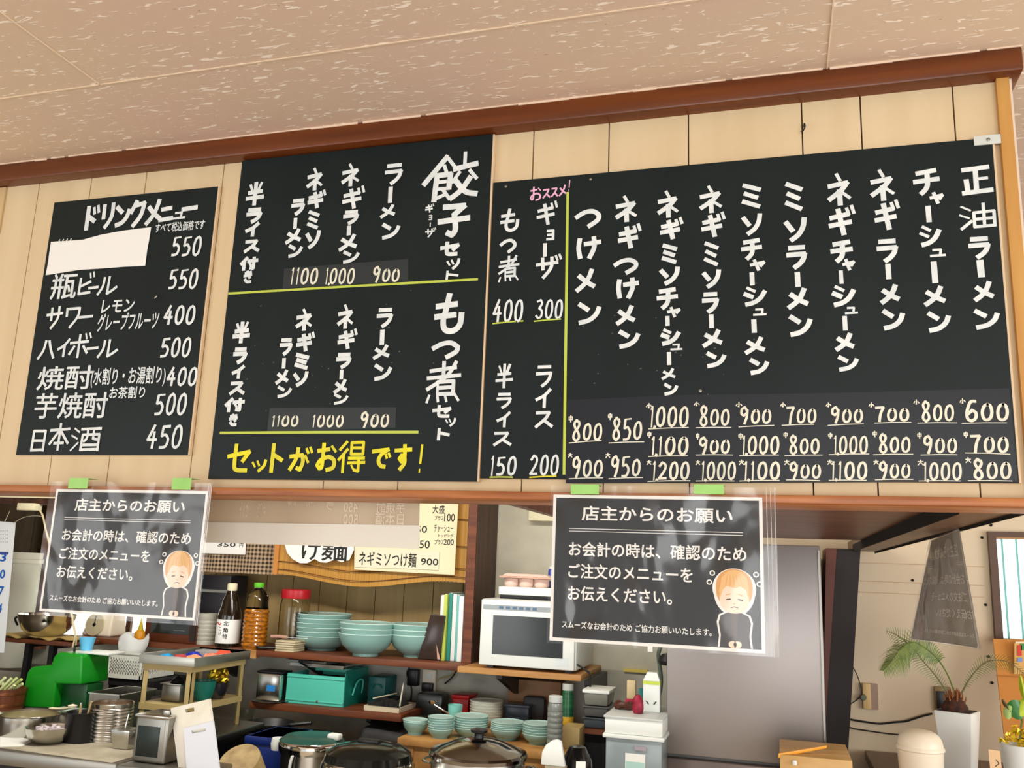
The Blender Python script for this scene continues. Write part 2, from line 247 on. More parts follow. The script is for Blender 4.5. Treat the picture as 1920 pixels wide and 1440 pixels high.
# ------------------------------------------------------------------ brush lettering: strokes in a 100 x 100 cell
G = {
'ラ': [[(15, 8), (88, 8)], [(5, 40), (92, 38), (84, 62), (66, 82), (40, 98)]], 'メ': [[(82, 2), (66, 40), (40, 72), (5, 98)], [(15, 28), (55, 58), (95, 80)]],
'ン': [[(5, 10), (45, 38)], [(96, 30), (82, 62), (50, 88), (8, 98)]], 'ネ': [[(42, 0), (56, 20)], [(5, 38), (88, 30), (60, 54), (5, 82)], [(52, 54), (54, 100)], [(62, 60), (97, 80)]],
'ギ': [[(8, 40), (72, 30)], [(4, 68), (80, 58)], [(36, 12), (54, 100)], [(68, 10), (74, 30)], [(86, 2), (93, 26)]], 'ミ': [[(10, 6), (95, 28)], [(15, 40), (80, 60)], [(5, 72), (90, 96)]],
'ソ': [[(5, 15), (36, 55)], [(95, 2), (88, 40), (65, 75), (30, 98)]], 'チ': [[(14, 14), (86, 6)], [(3, 48), (97, 42)], [(54, 10), (54, 60), (45, 82), (28, 98)]],
'ャ': [[(5, 48), (95, 28), (72, 62)], [(30, 5), (58, 98)]], 'シ': [[(18, 5), (50, 24)], [(5, 38), (40, 56)], [(96, 28), (75, 65), (45, 88), (12, 97)]],
'ュ': [[(20, 14), (72, 14), (66, 85)], [(2, 88), (98, 85)]], 'つ': [[(2, 40), (35, 14), (70, 10), (95, 35), (90, 65), (55, 97)]],
'け': [[(12, 8), (8, 50), (15, 95)], [(35, 32), (98, 26)], [(72, 2), (74, 50), (55, 97)]], 'も': [[(48, 0), (38, 40), (30, 70), (38, 92), (65, 97), (90, 82), (95, 52)], [(5, 30), (75, 26)], [(2, 58), (72, 54)]],
'半': [[(18, 8), (32, 36)], [(82, 2), (66, 34)], [(12, 44), (88, 40)], [(2, 70), (98, 66)], [(50, 0), (50, 100)]], 'イ': [[(92, 5), (55, 38), (5, 60)], [(58, 36), (56, 100)]],
'ス': [[(8, 10), (80, 8), (60, 45), (5, 95)], [(48, 52), (98, 92)]], 'セ': [[(3, 45), (95, 28), (68, 62)], [(35, 3), (34, 75), (45, 93), (88, 95)]],
'ッ': [[(5, 25), (22, 60)], [(38, 15), (52, 50)], [(95, 5), (85, 55), (50, 98)]], 'ト': [[(25, 0), (22, 100)], [(28, 38), (90, 58)]],
'ョ': [[(12, 8), (82, 8), (82, 95)], [(18, 48), (78, 48)], [(10, 92), (82, 92)]], 'ザ': [[(3, 40), (85, 34)], [(25, 12), (28, 62)], [(62, 10), (60, 55), (30, 98)], [(78, 5), (84, 22)], [(92, 0), (98, 18)]],
'お': [[(5, 28), (62, 22)], [(32, 2), (30, 80), (18, 92), (5, 80), (20, 62), (60, 50), (90, 62), (88, 88), (55, 97)], [(75, 12), (95, 30)]],
'付': [[(38, 2), (5, 52)], [(24, 32), (22, 100)], [(45, 30), (100, 26)], [(80, 2), (80, 90), (62, 86)], [(55, 48), (64, 66)]],
'き': [[(20, 18), (85, 10)], [(10, 42), (90, 32)], [(40, 0), (75, 62)], [(20, 72), (45, 95), (85, 95)]], '正': [[(5, 10), (92, 5)], [(48, 8), (48, 92)], [(50, 48), (85, 46)], [(15, 50), (18, 92)], [(2, 98), (100, 92)]],
'油': [[(5, 8), (30, 25)], [(0, 42), (25, 56)], [(2, 98), (32, 68)], [(40, 35), (40, 92)], [(40, 35), (97, 32), (97, 92)], [(40, 62), (97, 60)], [(40, 92), (97, 90)], [(68, 0), (68, 92)]],
'煮': [[(12, 22), (85, 14)], [(5, 40), (98, 34)], [(50, 0), (50, 38)], [(85, 0), (60, 35), (5, 68)], [(35, 50), (35, 80)], [(35, 50), (80, 48), (80, 80)], [(35, 65), (80, 63)], [(35, 80), (80, 80)], [(12, 84), (6, 100)], [(36, 86), (38, 98)], [(58, 85), (62, 98)], [(84, 80), (96, 96)]],
'餃': [[(42, 5), (2, 62)], [(42, 5), (60, 34)], [(38, 25), (42, 38)], [(25, 45), (22, 100)], [(25, 45), (50, 44), (48, 75)], [(25, 60), (49, 59)], [(25, 75), (48, 75)], [(22, 97), (42, 88)], [(38, 78), (50, 98)], [(75, 0), (75, 22)], [(56, 34), (97, 26)], [(66, 42), (54, 62)], [(85, 40), (97, 58)], [(86, 55), (70, 82), (52, 98)], [(60, 60), (78, 85), (98, 92)]],
'子': [[(15, 5), (82, 5), (50, 32)], [(50, 32), (56, 80), (45, 98), (30, 90)], [(0, 52), (98, 46)]],
'得': [[(30, 2), (5, 28)], [(34, 26), (2, 60)], [(20, 45), (20, 100)], [(48, 5), (48, 42)], [(48, 5), (92, 4), (92, 42)], [(48, 22), (92, 22)], [(48, 42), (92, 42)], [(40, 55), (98, 54)], [(38, 70), (100, 68)], [(78, 55), (78, 96), (62, 92)], [(52, 78), (60, 90)]],
'が': [[(3, 38), (55, 32), (60, 60), (50, 95), (35, 88)], [(35, 2), (30, 45), (5, 95)], [(68, 35), (82, 62)], [(72, 5), (80, 22)], [(88, 0), (96, 18)]],
'で': [[(2, 22), (85, 12), (50, 35), (35, 65), (48, 90), (70, 95)], [(72, 38), (78, 52)], [(88, 32), (95, 46)]], 'す': [[(2, 22), (98, 18)], [(58, 0), (60, 50), (45, 68), (30, 55), (42, 42), (60, 50), (60, 75), (35, 99)]],
'!': [[(58, 0), (46, 68)], [(40, 90), (38, 100)]], '小': [[(50, 0), (50, 95), (35, 85)], [(25, 35), (5, 75)], [(72, 35), (95, 70)]], '中': [[(12, 22), (12, 65)], [(12, 22), (88, 20), (86, 65)], [(12, 64), (88, 62)], [(50, 0), (50, 100)]],
'大': [[(3, 35), (97, 32)], [(50, 0), (46, 45), (5, 98)], [(52, 45), (96, 95)]],
'0': [[(58, 2), (25, 14), (8, 50), (18, 88), (48, 98), (80, 84), (92, 48), (80, 12), (54, 2)]], '1': [[(30, 16), (60, 0), (55, 100)]], '2': [[(8, 25), (40, 3), (80, 15), (75, 45), (8, 96), (95, 92)]],
'3': [[(15, 10), (60, 2), (80, 20), (45, 45)], [(45, 45), (85, 60), (80, 88), (40, 98), (8, 85)]], '4': [[(60, 0), (2, 65), (95, 62)], [(65, 30), (62, 100)]], '5': [[(20, 10), (15, 48), (55, 42), (88, 62), (70, 92), (10, 98)], [(20, 8), (92, 4)]],
'6': [[(85, 5), (40, 10), (10, 55), (15, 88), (50, 98), (85, 85), (88, 60), (55, 48), (15, 68)]], '7': [[(5, 12), (92, 8), (60, 50), (48, 100)]],
'8': [[(78, 14), (42, 0), (15, 18), (35, 42), (75, 62), (85, 85), (50, 100), (15, 85), (25, 60), (65, 38), (80, 20), (70, 6)]], '9': [[(85, 25), (55, 2), (18, 15), (15, 42), (45, 52), (80, 35), (86, 20)], [(86, 18), (80, 60), (55, 100)]],
',': [[(62, 88), (38, 108)]], 'ド': [[(20, 5), (18, 100)], [(22, 45), (65, 68)], [(55, 12), (62, 35)], [(80, 5), (88, 30)]], 'リ': [[(12, 5), (12, 60)], [(82, 2), (80, 50), (55, 80), (30, 98)]], 'ク': [[(40, 2), (8, 45)], [(35, 18), (92, 12), (75, 60), (30, 98)]],
'ニ': [[(15, 15), (85, 10)], [(2, 90), (98, 84)]], 'ビ': [[(12, 25), (10, 95), (78, 90)], [(75, 42), (14, 62)], [(66, 5), (72, 24)], [(86, 0), (92, 20)]], 'ル': [[(30, 5), (25, 55), (3, 98)], [(55, 2), (52, 95), (75, 80), (98, 60)]], 'サ': [[(3, 38), (97, 32)], [(30, 8), (32, 62)], [(72, 3), (70, 55), (35, 98)]],
'ワ': [[(10, 10), (12, 45)], [(10, 12), (92, 10), (85, 50), (40, 98)]], 'ハ': [[(40, 5), (30, 55), (3, 98)], [(60, 5), (75, 50), (98, 95)]], 'ボ': [[(5, 38), (85, 34)], [(45, 5), (45, 98)], [(25, 52), (5, 85)], [(65, 52), (85, 82)], [(70, 2), (76, 22)], [(88, 0), (95, 18)]],
'日': [[(10, 5), (8, 98)], [(10, 5), (92, 5), (90, 98)], [(10, 50), (92, 50)], [(8, 95), (92, 93)]], '本': [[(3, 25), (97, 20)], [(50, 0), (50, 100)], [(48, 25), (5, 78)], [(52, 25), (97, 75)], [(28, 75), (74, 73)]],
'酒': [[(8, 5), (25, 20)], [(0, 35), (20, 48)], [(2, 98), (25, 65)], [(32, 8), (100, 5)], [(38, 32), (36, 98)], [(38, 32), (96, 30), (96, 98)], [(36, 95), (96, 93)], [(55, 8), (54, 45), (44, 60)], [(76, 8), (76, 48), (90, 52)], [(38, 75), (96, 74)]],
}
_depth = [0]
def ribbon(mb, pts2, w, place, mi=0):
    """one flat brush stroke through pts2 (metres in the plane), square ended"""
    P = [Vector(p) for p in pts2]
    _depth[0] = (_depth[0]+1) % 8; dz = _depth[0]*.00004
    n = len(P); L = []; Rr = []
    for i in range(n):
        t0 = (P[i]-P[i-1]).normalized() if i else None; t1 = (P[i+1]-P[i]).normalized() if i < n-1 else None
        if t0 is None: t = t1
        elif t1 is None: t = t0
        else: t = (t0+t1); t = t.normalized() if t.length > .2 else t1
        nrm = Vector((-t.y, t.x)); k = 1.0
        if t0 is not None and t1 is not None: k = min(1/max(nrm.dot(Vector((-t0.y, t0.x))), .4), 1.7)
        L.append(P[i]+nrm*w/2*k); Rr.append(P[i]-nrm*w/2*k)
    mb.add([place(p.x, p.y, dz) for p in L+Rr], [(i, i+1, n+i+1, n+i) for i in range(n-1)], mi)
def glyph(mb, ch, cx, cz, w, h, sw, place, mi=0, tilt=0, vert=True):
    if ch == 'ー':
        if vert: ribbon(mb, [(cx, cz+h/2), (cx+.06*w, cz-h/2)], min(w, h)*.85, place, mi)
        else: ribbon(mb, [(cx-w/2, cz-.1*h), (cx+w/2, cz+.1*h)], sw, place, mi)
        return
    c, s_ = math.cos(tilt), math.sin(tilt); sw = min(sw, .23*min(w, h)) if len(G[ch]) < 8 else min(sw, .088*max(w, h))
    iw, ih = max(w-sw, w*.55), max(h-sw, h*.55)
    for st in G[ch]:
        q = [Vector(((x/100-.5)*iw, (.5-y/100)*ih)) for x, y in st]
        q = [Vector((cx+p.x*c-p.y*s_, cz+p.x*s_+p.y*c)) for p in q]
        chunks = [[q[0]]]
        for i in range(1, len(q)):
            chunks[-1].append(q[i])
            if i < len(q)-1:
                a, b = (q[i]-q[i-1]), (q[i+1]-q[i])
                if a.angle(b) > 1.25: chunks.append([q[i]])
        ln = sum((q[i+1]-q[i]).length for i in range(len(q)-1)); kw = .66 if ln < .30*max(w, h) else 1.0; sw_ = sw*kw
        for cnk in chunks:
            if len(cnk) > 2: cnk = [Vector((p.x, p.y)) for p in smoothpath([(p.x, p.y, 0) for p in cnk], 5)]
            d0 = (cnk[0]-cnk[1]).normalized()*sw*.25; d1 = (cnk[-1]-cnk[-2]).normalized()*sw*.25
            cnk = [cnk[0]+d0]+cnk[1:-1]+[cnk[-1]+d1] if len(cnk) > 2 else [cnk[0]+d0, cnk[1]+d1]
            ribbon(mb, cnk, sw_, place, mi)
_tc = {}
def text_shape(body, bold):
    """filled outline of a line of type, thickened by repeating it shifted by a fraction of its height"""
    key = (body, bold)
    if key not in _tc:
        c = bpy.data.curves.new('t', 'FONT'); c.body = body; c.resolution_u = 3
        o = bpy.data.objects.new('t', c); COL.objects.link(o); dg = bpy.context.evaluated_depsgraph_get(); dg.update()
        me = bpy.data.meshes.new_from_object(o.evaluated_get(dg))
        v0 = [(v.co.x, v.co.y) for v in me.vertices]; f0 = [tuple(p.vertices) for p in me.polygons]
        bpy.data.objects.remove(o); bpy.data.curves.remove(c); bpy.data.meshes.remove(me)
        vs, fs = [], []
        for dx, dy in ((0, 0), (1, 0), (-1, 0), (0, 1), (0, -1), (.7, .7), (-.7, .7), (.7, -.7), (-.7, -.7)):
            k = len(vs); e = k/max(len(v0), 1)*.00003; vs += [(x+dx*bold, y+dy*bold, e) for x, y in v0]; fs += [tuple(i+k for i in f) for f in f0]
        x0, x1 = min(v[0] for v in vs), max(v[0] for v in vs); y0, y1 = min(v[1] for v in vs), max(v[1] for v in vs)
        _tc[key] = ([((x-x0)/(x1-x0), (y-y0)/(y1-y0), e) for x, y, e in vs], fs)
    return _tc[key]
def text_in(mb, body, x0, x1, z0, z1, place, offset=.02, mi=0, mirror=False, shear=0):
    vs, fs = text_shape(body, offset)
    mb.add([place(x0+((1-u) if mirror else u)*(x1-x0)+shear*(v-.5)*(z1-z0), z0+v*(z1-z0), e) for u, v, e in vs], fs, mi)
def crop(ox, oy, s): return lambda x, y: (ox+x/s, oy+y/s)
c1, c2 = crop(0, 320, 4), crop(0, 600, 4)
K = 1920/560
c3, c4, c5, c6, c7, c8 = crop(380, 250, K), crop(380, 520, K), crop(880, 240, K), crop(1360, 240, K), crop(880, 560, K), crop(1360, 560, K)
def boxm(cf, b, Y):
    """box read off the photograph -> centre x, z, width, height in metres on the plane Y"""
    x0, y0, x1, y1 = b; mx, my = (x0+x1)/2, (y0+y1)/2
    l, r = at(*cf(x0, my), Y), at(*cf(x1, my), Y); t, bt = at(*cf(mx, y0), Y), at(*cf(mx, y1), Y)
    return (l.x+r.x)/2, (t.z+bt.z)/2, r.x-l.x, t.z-bt.z
exec_place = lambda Y, org: (lambda x, z, d: (x-org[0], Y-d-org[1], z-org[2]))
def letters(name, parent, items, sw, m, Y, vert=True, tilt=0, label=None):
    """items: (crop, char, box) ; sw: stroke width in crop pixels"""
    mb = MB(); pl = exec_place(Y, parent.location)
    for cf, ch, b in items:
        cx, cz, w, h = boxm(cf, b, Y); f = w/(b[2]-b[0])
        if ch in G or ch == 'ー': glyph(mb, ch, cx, cz, w, h, sw*f, pl, 0, tilt, vert)
        else: text_in(mb, ch, cx-w/2, cx+w/2, cz-h/2, cz+h/2, pl, .014)
    o = mb.build(name, m, parent)
    if label: o['label'] = label
    return o
def number(name, parent, cf, txt, b, sw, m, Y):
    n = [c for c in txt if c != ',']; mb = MB(); pl = exec_place(Y, parent.location)
    wts = [.55 if c == '1' else 1.0 for c in n]; tot = sum(wts); x = b[0]; W_ = b[2]-b[0]; H_ = b[3]-b[1]
    for i, (c, wt) in enumerate(zip(n, wts)):
        cw = W_*wt/tot
        small = .80 if (c == '0' and n[0] in '6789') else 1.0
        bb = (x+cw*.03, b[1]+H_*(1-small)*.8, x+cw*.97, b[3]-H_*(1-small)*.2)
        cx, cz, w, h = boxm(cf, bb, Y); f = w/(bb[2]-bb[0]); glyph(mb, c, cx, cz, w, h, sw*f, pl, 0, -.05)
        if i == 0 and ',' in txt:
            cx2, cz2, w2, h2 = boxm(cf, (x+cw*.7, b[3]-H_*.12, x+cw*1.15, b[3]+H_*.06), Y); ribbon(mb, [(cx2+w2*.2, cz2+h2*.4), (cx2-w2*.2, cz2-h2*.4)], sw*f*.8, pl)
        x += cw
    return mb.build(name, m, parent)
def rule(name, parent, cf, a, b, sw, m, Y):
    mb = MB(); pl = exec_place(Y, parent.location); A, B = at(*cf(*a), Y), at(*cf(*b), Y); f = (B-A).length/math.dist(a, b)
    mid = (A+B)/2; ribbon(mb, [(A.x, A.z), (mid.x, mid.z+.0006), (B.x, B.z)], sw*f, pl); return mb.build(name, m, parent)
def texts(name, parent, rows, m, Y, offset=.02, shear=0):
    mb = MB(); pl = exec_place(Y, parent.location)
    for cf, s_, b in rows:
        cx, cz, w, h = boxm(cf, b, Y); text_in(mb, s_, cx-w/2, cx+w/2, cz-h/2, cz+h/2, pl, offset, shear=shear)
    return mb.build(name, m, parent)
#STRUCTURE

def paper_mat(name, a, b_):
    """thin paper that lets light through"""
    m = mat(name, a, .7, rgb2=b_, scale=(14, 14, 4)); nt = m.node_tree; L = nt.links.new; p = nt.nodes['Principled BSDF']
    tl = nt.nodes.new('ShaderNodeBsdfTranslucent'); tl.inputs['Color'].default_value = (*lin(a), 1); mx = nt.nodes.new('ShaderNodeMixShader'); mx.inputs[0].default_value = .45
    L(p.outputs[0], mx.inputs[1]); L(tl.outputs[0], mx.inputs[2]); L(mx.outputs[0], nt.nodes['Material Output'].inputs['Surface']); return m
# ------------------------------------------------------------------ the setting
XL, XR, ZB, ZT = -2.6, 0.40, 1.684, 2.43       # wall above the serving opening
mb = MB(); mb.box(-9, 5, -7, 3.2, 2.4585, 2.60); ceil = mb.build('ceiling', ceiling_mat()); struct(ceil)
M_SEAM = mat('ceiling joint strip', (232, 210, 182), .6)
mb = MB()                                       # joint lines of the ceiling boards
za = 2.4583
A, B = onz(0, 185.5, 2.4585), onz(960, 47, 2.4585); ys = (A.y+B.y)/2
mb.box(-9, 5, ys-.0016, ys+.0016, za-.0015, za)
for px, py in ((1549, 145.5), (187, 157.5)):
    p = onz(px, py, 2.4585); mb.box(p.x-.0013, p.x+.0013, -7, 0 if px > 1000 else ys, za-.0015, za)
struct(mb.build('trim_1', M_SEAM))
mb = MB(); mb.box(-5.3, 2.9, -3.4, 3.2, -.1, 0); struct(mb.build('floor', mat('pale floor', (214, 200, 176), .6, rgb2=(204, 188, 162), scale=(2, 2, 2))))
# plank front of the wall, its joints measured along the top and bottom edges
joints = []
for a, b in (((76, 355), (18.75, 680)), ((176, 332), (90, 880)), ((281, 322), (196, 890)), ((425, 305), (352, 890)), ((1006, 242), (973, 904)), ((1148, 226), (1125, 908)), ((1298, 210), (1285, 907)), ((1508, 190), (1519, 910)), ((1619, 177), (1638.5, 908)), ((1792, 157.5), (1829.6, 910))):
    joints.append((at(*a, 0).x+at(*b, 0).x)/2)
joints += [-.86, -.70, -1.82, -2.0, -2.2, -2.4]; joints = sorted(joints); xs = [XL]+joints+[XR]
mb = MB()
for i in range(len(xs)-1): mb.box(xs[i]+.0013, xs[i+1]-.0013, 0, .012, ZB, 2.458)
mb.box(XL, XR, .009, .11, ZB, 2.458, 1)
struct(mb.build('wall_front', [M_CREAM, M_GROOVE]))
zt_, zb_ = 1.55+.575*1.58, 1.55+.549*1.58
mb = MB(); mb.box(XL, .421, -.034, .05, zb_-.004, 2.4585); struct(mb.build('trim_2', M_TRIM, bevel=.005))
mb = MB(); x = -1.95
while x < .42:
    w = random.uniform(.03, .16); mb.box(x, min(x+w, .42), -.0352, -.033, 2.4562-random.choice((0, 0, .0006, .0018)), 2.4586); x += w+random.choice((0, 0, 0, .012))
struct(mb.build('trim_3', mat('flaking pale paint', (226, 202, 178), .7)))
mb = MB(); mb.box(XL, .52, -.035, .112, 1.6725, 1.6865); struct(mb.build('trim_4', M_LEDGE, bevel=.002))
mb = MB(); mb.box(.382, .402, -.012, .0, 1.687, zb_); struct(mb.build('trim_5', M_PINE))
mb = MB(); mb.box(.4015, .407, -.006, .10, 1.687, zb_); struct(mb.build('trim_6', mat('white painted edge', (226, 214, 198), .6)))
# wooden canopy behind the right part of the opening
mb = MB(); mb.box(-.50, .302, .113, 1.98, 1.700, 1.72); mb.box(-.52, -.50, .113, 1.98, 1.675, 1.72); struct(mb.build('trim_7', M_DKWOOD))
mb = MB(); mb.box(.302, .412, .113, 2.70, 1.682, 1.72); struct(mb.build('trim_8', M_RIM))
mb = MB(); mb.box(.2995, .302, .113, 2.4, 1.670, 1.70); mb.box(.412, .4145, .0, 2.70, 1.6745, 1.73); struct(mb.build('trim_9', M_BLACKM))
# back and side walls
YB = 2.75
M_BACK = mat('cream wall board', (222, 202, 168), .6, rgb2=(206, 190, 162), scale=(1.6, 1.6, 1.6), contrast=(.35, .7))
mb = MB(); mb.box(-1.40, 5, YB, 2.9, 0, 2.4585)
struct(mb.build('wall_back', M_BACK))
M_KWALL = mat('dim plywood wall', (164, 138, 90), .6, rgb2=(144, 118, 72), scale=(16, 16, 1), contrast=(.3, .7))
mb = MB()
for i in range(24): mb.box(-5.2+i*.16+.002, -5.04+i*.16-.002 if i < 23 else -1.40, YB-.012, YB, 1.02, 2.4585)
mb.box(-5.2, -1.40, YB, 2.9, 0, 2.4585, 1)
struct(mb.build('wall_kitchen', [M_KWALL, M_GROOVE]))
M_SPLASH = mat('stained grey splashback', (208, 206, 192), .5, rgb2=(158, 156, 140), scale=(5, 5, 7), contrast=(.3, .7), detail=8)
mb = MB(); mb.box(-5.2, -.46, YB-.016, YB-.0125, .3, 1.10); struct(mb.build('trim_10', M_SPLASH))
mb = MB(); mb.box(-5.3, -5.2, -.2, 2.9, 0, 2.4585); struct(mb.build('wall_left', mat('dark side wall', (96, 84, 60), .7)))
# small window seen on the right of the back wall
wx0, wx1, wz0, wz1 = at(1850, 1000, YB).x, at(1850, 1000, YB).x+.62, zt(1862, 1197, YB), zt(1852, 997, YB)
mb = MB(); fw = .03
mb.box(wx0, wx1, YB-.03, YB-.001, wz1-.022, wz1); mb.box(wx0, wx0+fw, YB-.0305, YB-.001, wz0+.004, wz1-.0221); mb.box(wx1-fw, wx1, YB-.0305, YB-.001, wz0+.004, wz1-.0221); mb.box(wx0, wx1, YB-.04, YB-.001, wz0-.012, wz0+.004)
wf = struct(mb.build('window_1', mat('dark window frame', (84, 58, 40), .5)))
M_PANE = mat('bright frosted pane', (226, 246, 238), .4, emit=.95)
mb = MB(); mb.box(wx0+fw, wx1-fw, YB-.012, YB-.008, wz0, wz1-.022); mb.build('pane', M_PANE, wf)
mb = MB()
for k in range(6): mb.box(wx0+fw+.02+k*.055, wx0+fw+.028+k*.055, YB-.0135, YB-.0125, wz0+.004, wz1-.03)
mb.build('corrugation', mat('pale teal ridge', (120, 190, 186), .5), wf)
mb = MB(); mb.box(wx0+fw, wx1-fw, YB-.02, YB-.014, wz1-.03, wz1-.022); mb.build('blind_edge', M_LIGHTWOOD, wf)
# window over the left worktop
a, b = at(120, 1188, YB), at(345, 1150, YB)
mb = MB(); mb.box(a.x-.05, b.x+.05, YB-.05, YB-.0125, a.z-.02, a.z+.0); mb.box(a.x-.05, b.x+.05, YB-.05, YB-.0125, a.z+.48, a.z+.5)
for x in (a.x-.05, (a.x+b.x)/2+.06, b.x+.03): mb.box(x, x+.03, YB-.049, YB-.0125, a.z+.0005, a.z+.4795)
w2 = struct(mb.build('window_2', mat('dark window frame', (84, 58, 40), .5)))
mb = MB(); mb.box(a.x-.02, b.x+.03, YB-.03, YB-.0126, a.z, a.z+.48); mb.build('pane', mat('daylit pane', (246, 246, 236), .4, emit=1.5), w2)
# nail heads on the back wall
mb = MB()
for px, py in ((1711, 1088), (1858, 985), (1841, 1008), (1848, 1134), (1853, 1231), (1860, 1280)):
    p = at(px, py, YB); mb.lathe([(0, 0), (.006, .0), (.006, .004), (0, .005)], 10, (0, 0, 0)); n = len(mb.v)
    for i in range(n-40, n): v = mb.v[i]; mb.v[i] = (p.x+v[0], YB-v[2], p.z+v[1])
struct(mb.build('trim_11', M_BLACKM))
mb = MB()
for py in (1055, 1089, 1110):
    p, q = at(1610, py, YB), at(1850, py+8, YB); mb.box(p.x-.1, q.x-.01, YB-.0012, YB, p.z-.0015, p.z+.0015)
struct(mb.build('trim_12', mat('board joint line', (188, 160, 124), .7)))
# ------------------------------------------------------------------ menu boards
def board(name, label, cat, px, th, yfront, tilt=None):
    pts = [at(x, y, yfront) for x, y in px]
    x0 = (pts[0].x+pts[3].x)/2; x1 = (pts[1].x+pts[2].x)/2; z1 = (pts[0].z+pts[1].z)/2; z0 = (pts[2].z+pts[3].z)/2
    t = T(name, label, cat, (x0, yfront, z0))
    mb = MB(); mb.box(0, x1-x0, .0006, th, 0, z1-z0, 1); mb.box(0, x1-x0-.0035, 0, .0006, 0, z1-z0)
    mb.build('panel', [M_BOARD, M_BOARDEDGE], t); return t, x0, x1, z0, z1
YD = -.010
drink, *_ = board('drink_menu_board', 'small blackboard with drink prices and a blank paper patch, left of the set menu board', 'menu board', [(102.5, 384), (410, 345), (357, 850), (28, 856)], .009, YD)
YM = -.012
setb, *_ = board('set_menu_board', 'tall blackboard with set meals and yellow writing along its foot, touching the ceiling trim', 'menu board', [(456.5, 300), (929, 252.5), (896, 902), (387.5, 899)], .011, YM)
YG = -.010
big, bx0, bx1, bz0, bz1 = board('ramen_menu_board', 'widest blackboard, ten columns of noodle dishes above three rows of prices', 'menu board', [(928, 343), (1870, 256), (1909, 905), (897.5, 898)], .009, YG)
E_ = .0012
# drink board
YF = YD-E_
letters('title_lettering', drink, [(c1, 'ド', (622, 245, 765, 452)), (c1, 'リ', (755, 232, 872, 442)), (c1, 'ン', (855, 238, 985, 425)), (c1, 'ク', (958, 210, 1100, 432)), (c1, 'メ', (1085, 205, 1222, 415)), (c1, 'ニ', (1185, 258, 1310, 392)), (c1, 'ュ', (1290, 300, 1395, 370)), (c1, 'ー', (1362, 262, 1482, 304))], 30, M_WHITE, YF, False, .02)
texts('note_lettering', drink, [(c1, 'すべて税込価格です', (1168, 382, 1535, 452))], M_WHITE, YF, .016, .05)
for t_, b in (('550', (1285, 485, 1518, 645)), ('550', (1262, 730, 1492, 892)), ('400', (1225, 1005, 1472, 1160)), ('500', (1200, 1245, 1440, 1405))): number('price_lettering', drink, c1, t_, b, 18, M_WHITE, YF)
for t_, b in (('400', (1248, 348, 1486, 500)), ('500', (1158, 542, 1408, 720)), ('450', (1098, 778, 1376, 972))): number('price_lettering', drink, c2, t_, b, 18, M_WHITE, YF)
def mixed(cf, chars): return [(cf, ch, b) for ch, b in chars]
letters('item_lettering', drink, mixed(c1, [('瓶', (385, 770, 575, 962)), ('ビ', (580, 755, 718, 940)), ('ー', (662, 862, 738, 892)), ('ル', (728, 785, 888, 938))]), 17, M_WHITE, YF, False, .0)
letters('item_lettering', drink, mixed(c1, [('サ', (340, 1008, 478, 1195)), ('ワ', (478, 1008, 608, 1188)), ('ー', (590, 1082, 698, 1110))]), 17, M_WHITE, YF, False)
texts('note_lettering', drink, [(c1, 'レモン', (765, 965, 1008, 1062)), (c1, 'グレープフルーツ', (735, 1062, 1188, 1198))], M_WHITE, YF, .02, .05)
letters('item_lettering', drink, mixed(c1, [('ハ', (282, 1260, 420, 1422)), ('イ', (425, 1250, 530, 1402)), ('ボ', (510, 1212, 692, 1412)), ('ー', (650, 1318, 738, 1346)), ('ル', (728, 1258, 892, 1408))]), 17, M_WHITE, YF, False)
texts('item_lettering', drink, [(c2, '焼酎', (283, 345, 690, 522))], M_WHITE, YF, .013)
texts('note_lettering', drink, [(c2, '(水割り・お湯割り)', (684, 352, 1242, 502)), (c2, 'お茶割り', (822, 498, 1088, 588))], M_WHITE, YF, .016)
texts('item_lettering', drink, [(c2, '芋焼酎', (263, 545, 806, 738))], M_WHITE, YF, .013)
letters('item_lettering', drink, mixed(c2, [('日', (228, 815, 350, 995)), ('本', (362, 768, 528, 985)), ('酒', (528, 795, 758, 992))]), 17, M_WHITE, YF, False)
mb = MB(); pl = exec_place(YF-.0015, drink.location)
pp = [(385, 535), (500, 528), (620, 520), (700, 498), (760, 482), (920, 452), (1135, 425), (1120, 520), (1105, 600), (1090, 715), (930, 722), (760, 735), (600, 745), (470, 765), (345, 785), (362, 700), (372, 620)]
front = [at(*c1(x, y), YF) for x, y in pp]; mb.slab([(p.x-drink.location.x, -E_-.0012, p.z-drink.location.z) for p in front], (0, .0008, 0))
mb.build('paper_patch', M_PAPER, drink)['label'] = 'blank torn white paper patch'
mb = MB(); cx, cz, w, h = boxm(c1, (438, 512, 532, 540), YF)
for k in range(4): ribbon(mb, [(cx-w/2+k*w*.3, cz-h*.5), (cx-w/2+k*w*.3+.004, cz+h*.5)], .003, exec_place(YF, drink.location))
mb.build('hidden_lettering', M_WHITE, drink)
p = at(*c1(1190, 955), YD); mb = MB(); mb.tube([(p.x-drink.location.x, 0, p.z-drink.location.z+.004), (p.x-drink.location.x, -.008, p.z-drink.location.z+.002), (p.x-drink.location.x-.003, -.009, p.z-drink.location.z-.004)], .0018, 8); mb.build('hook', M_STEEL, drink, True)
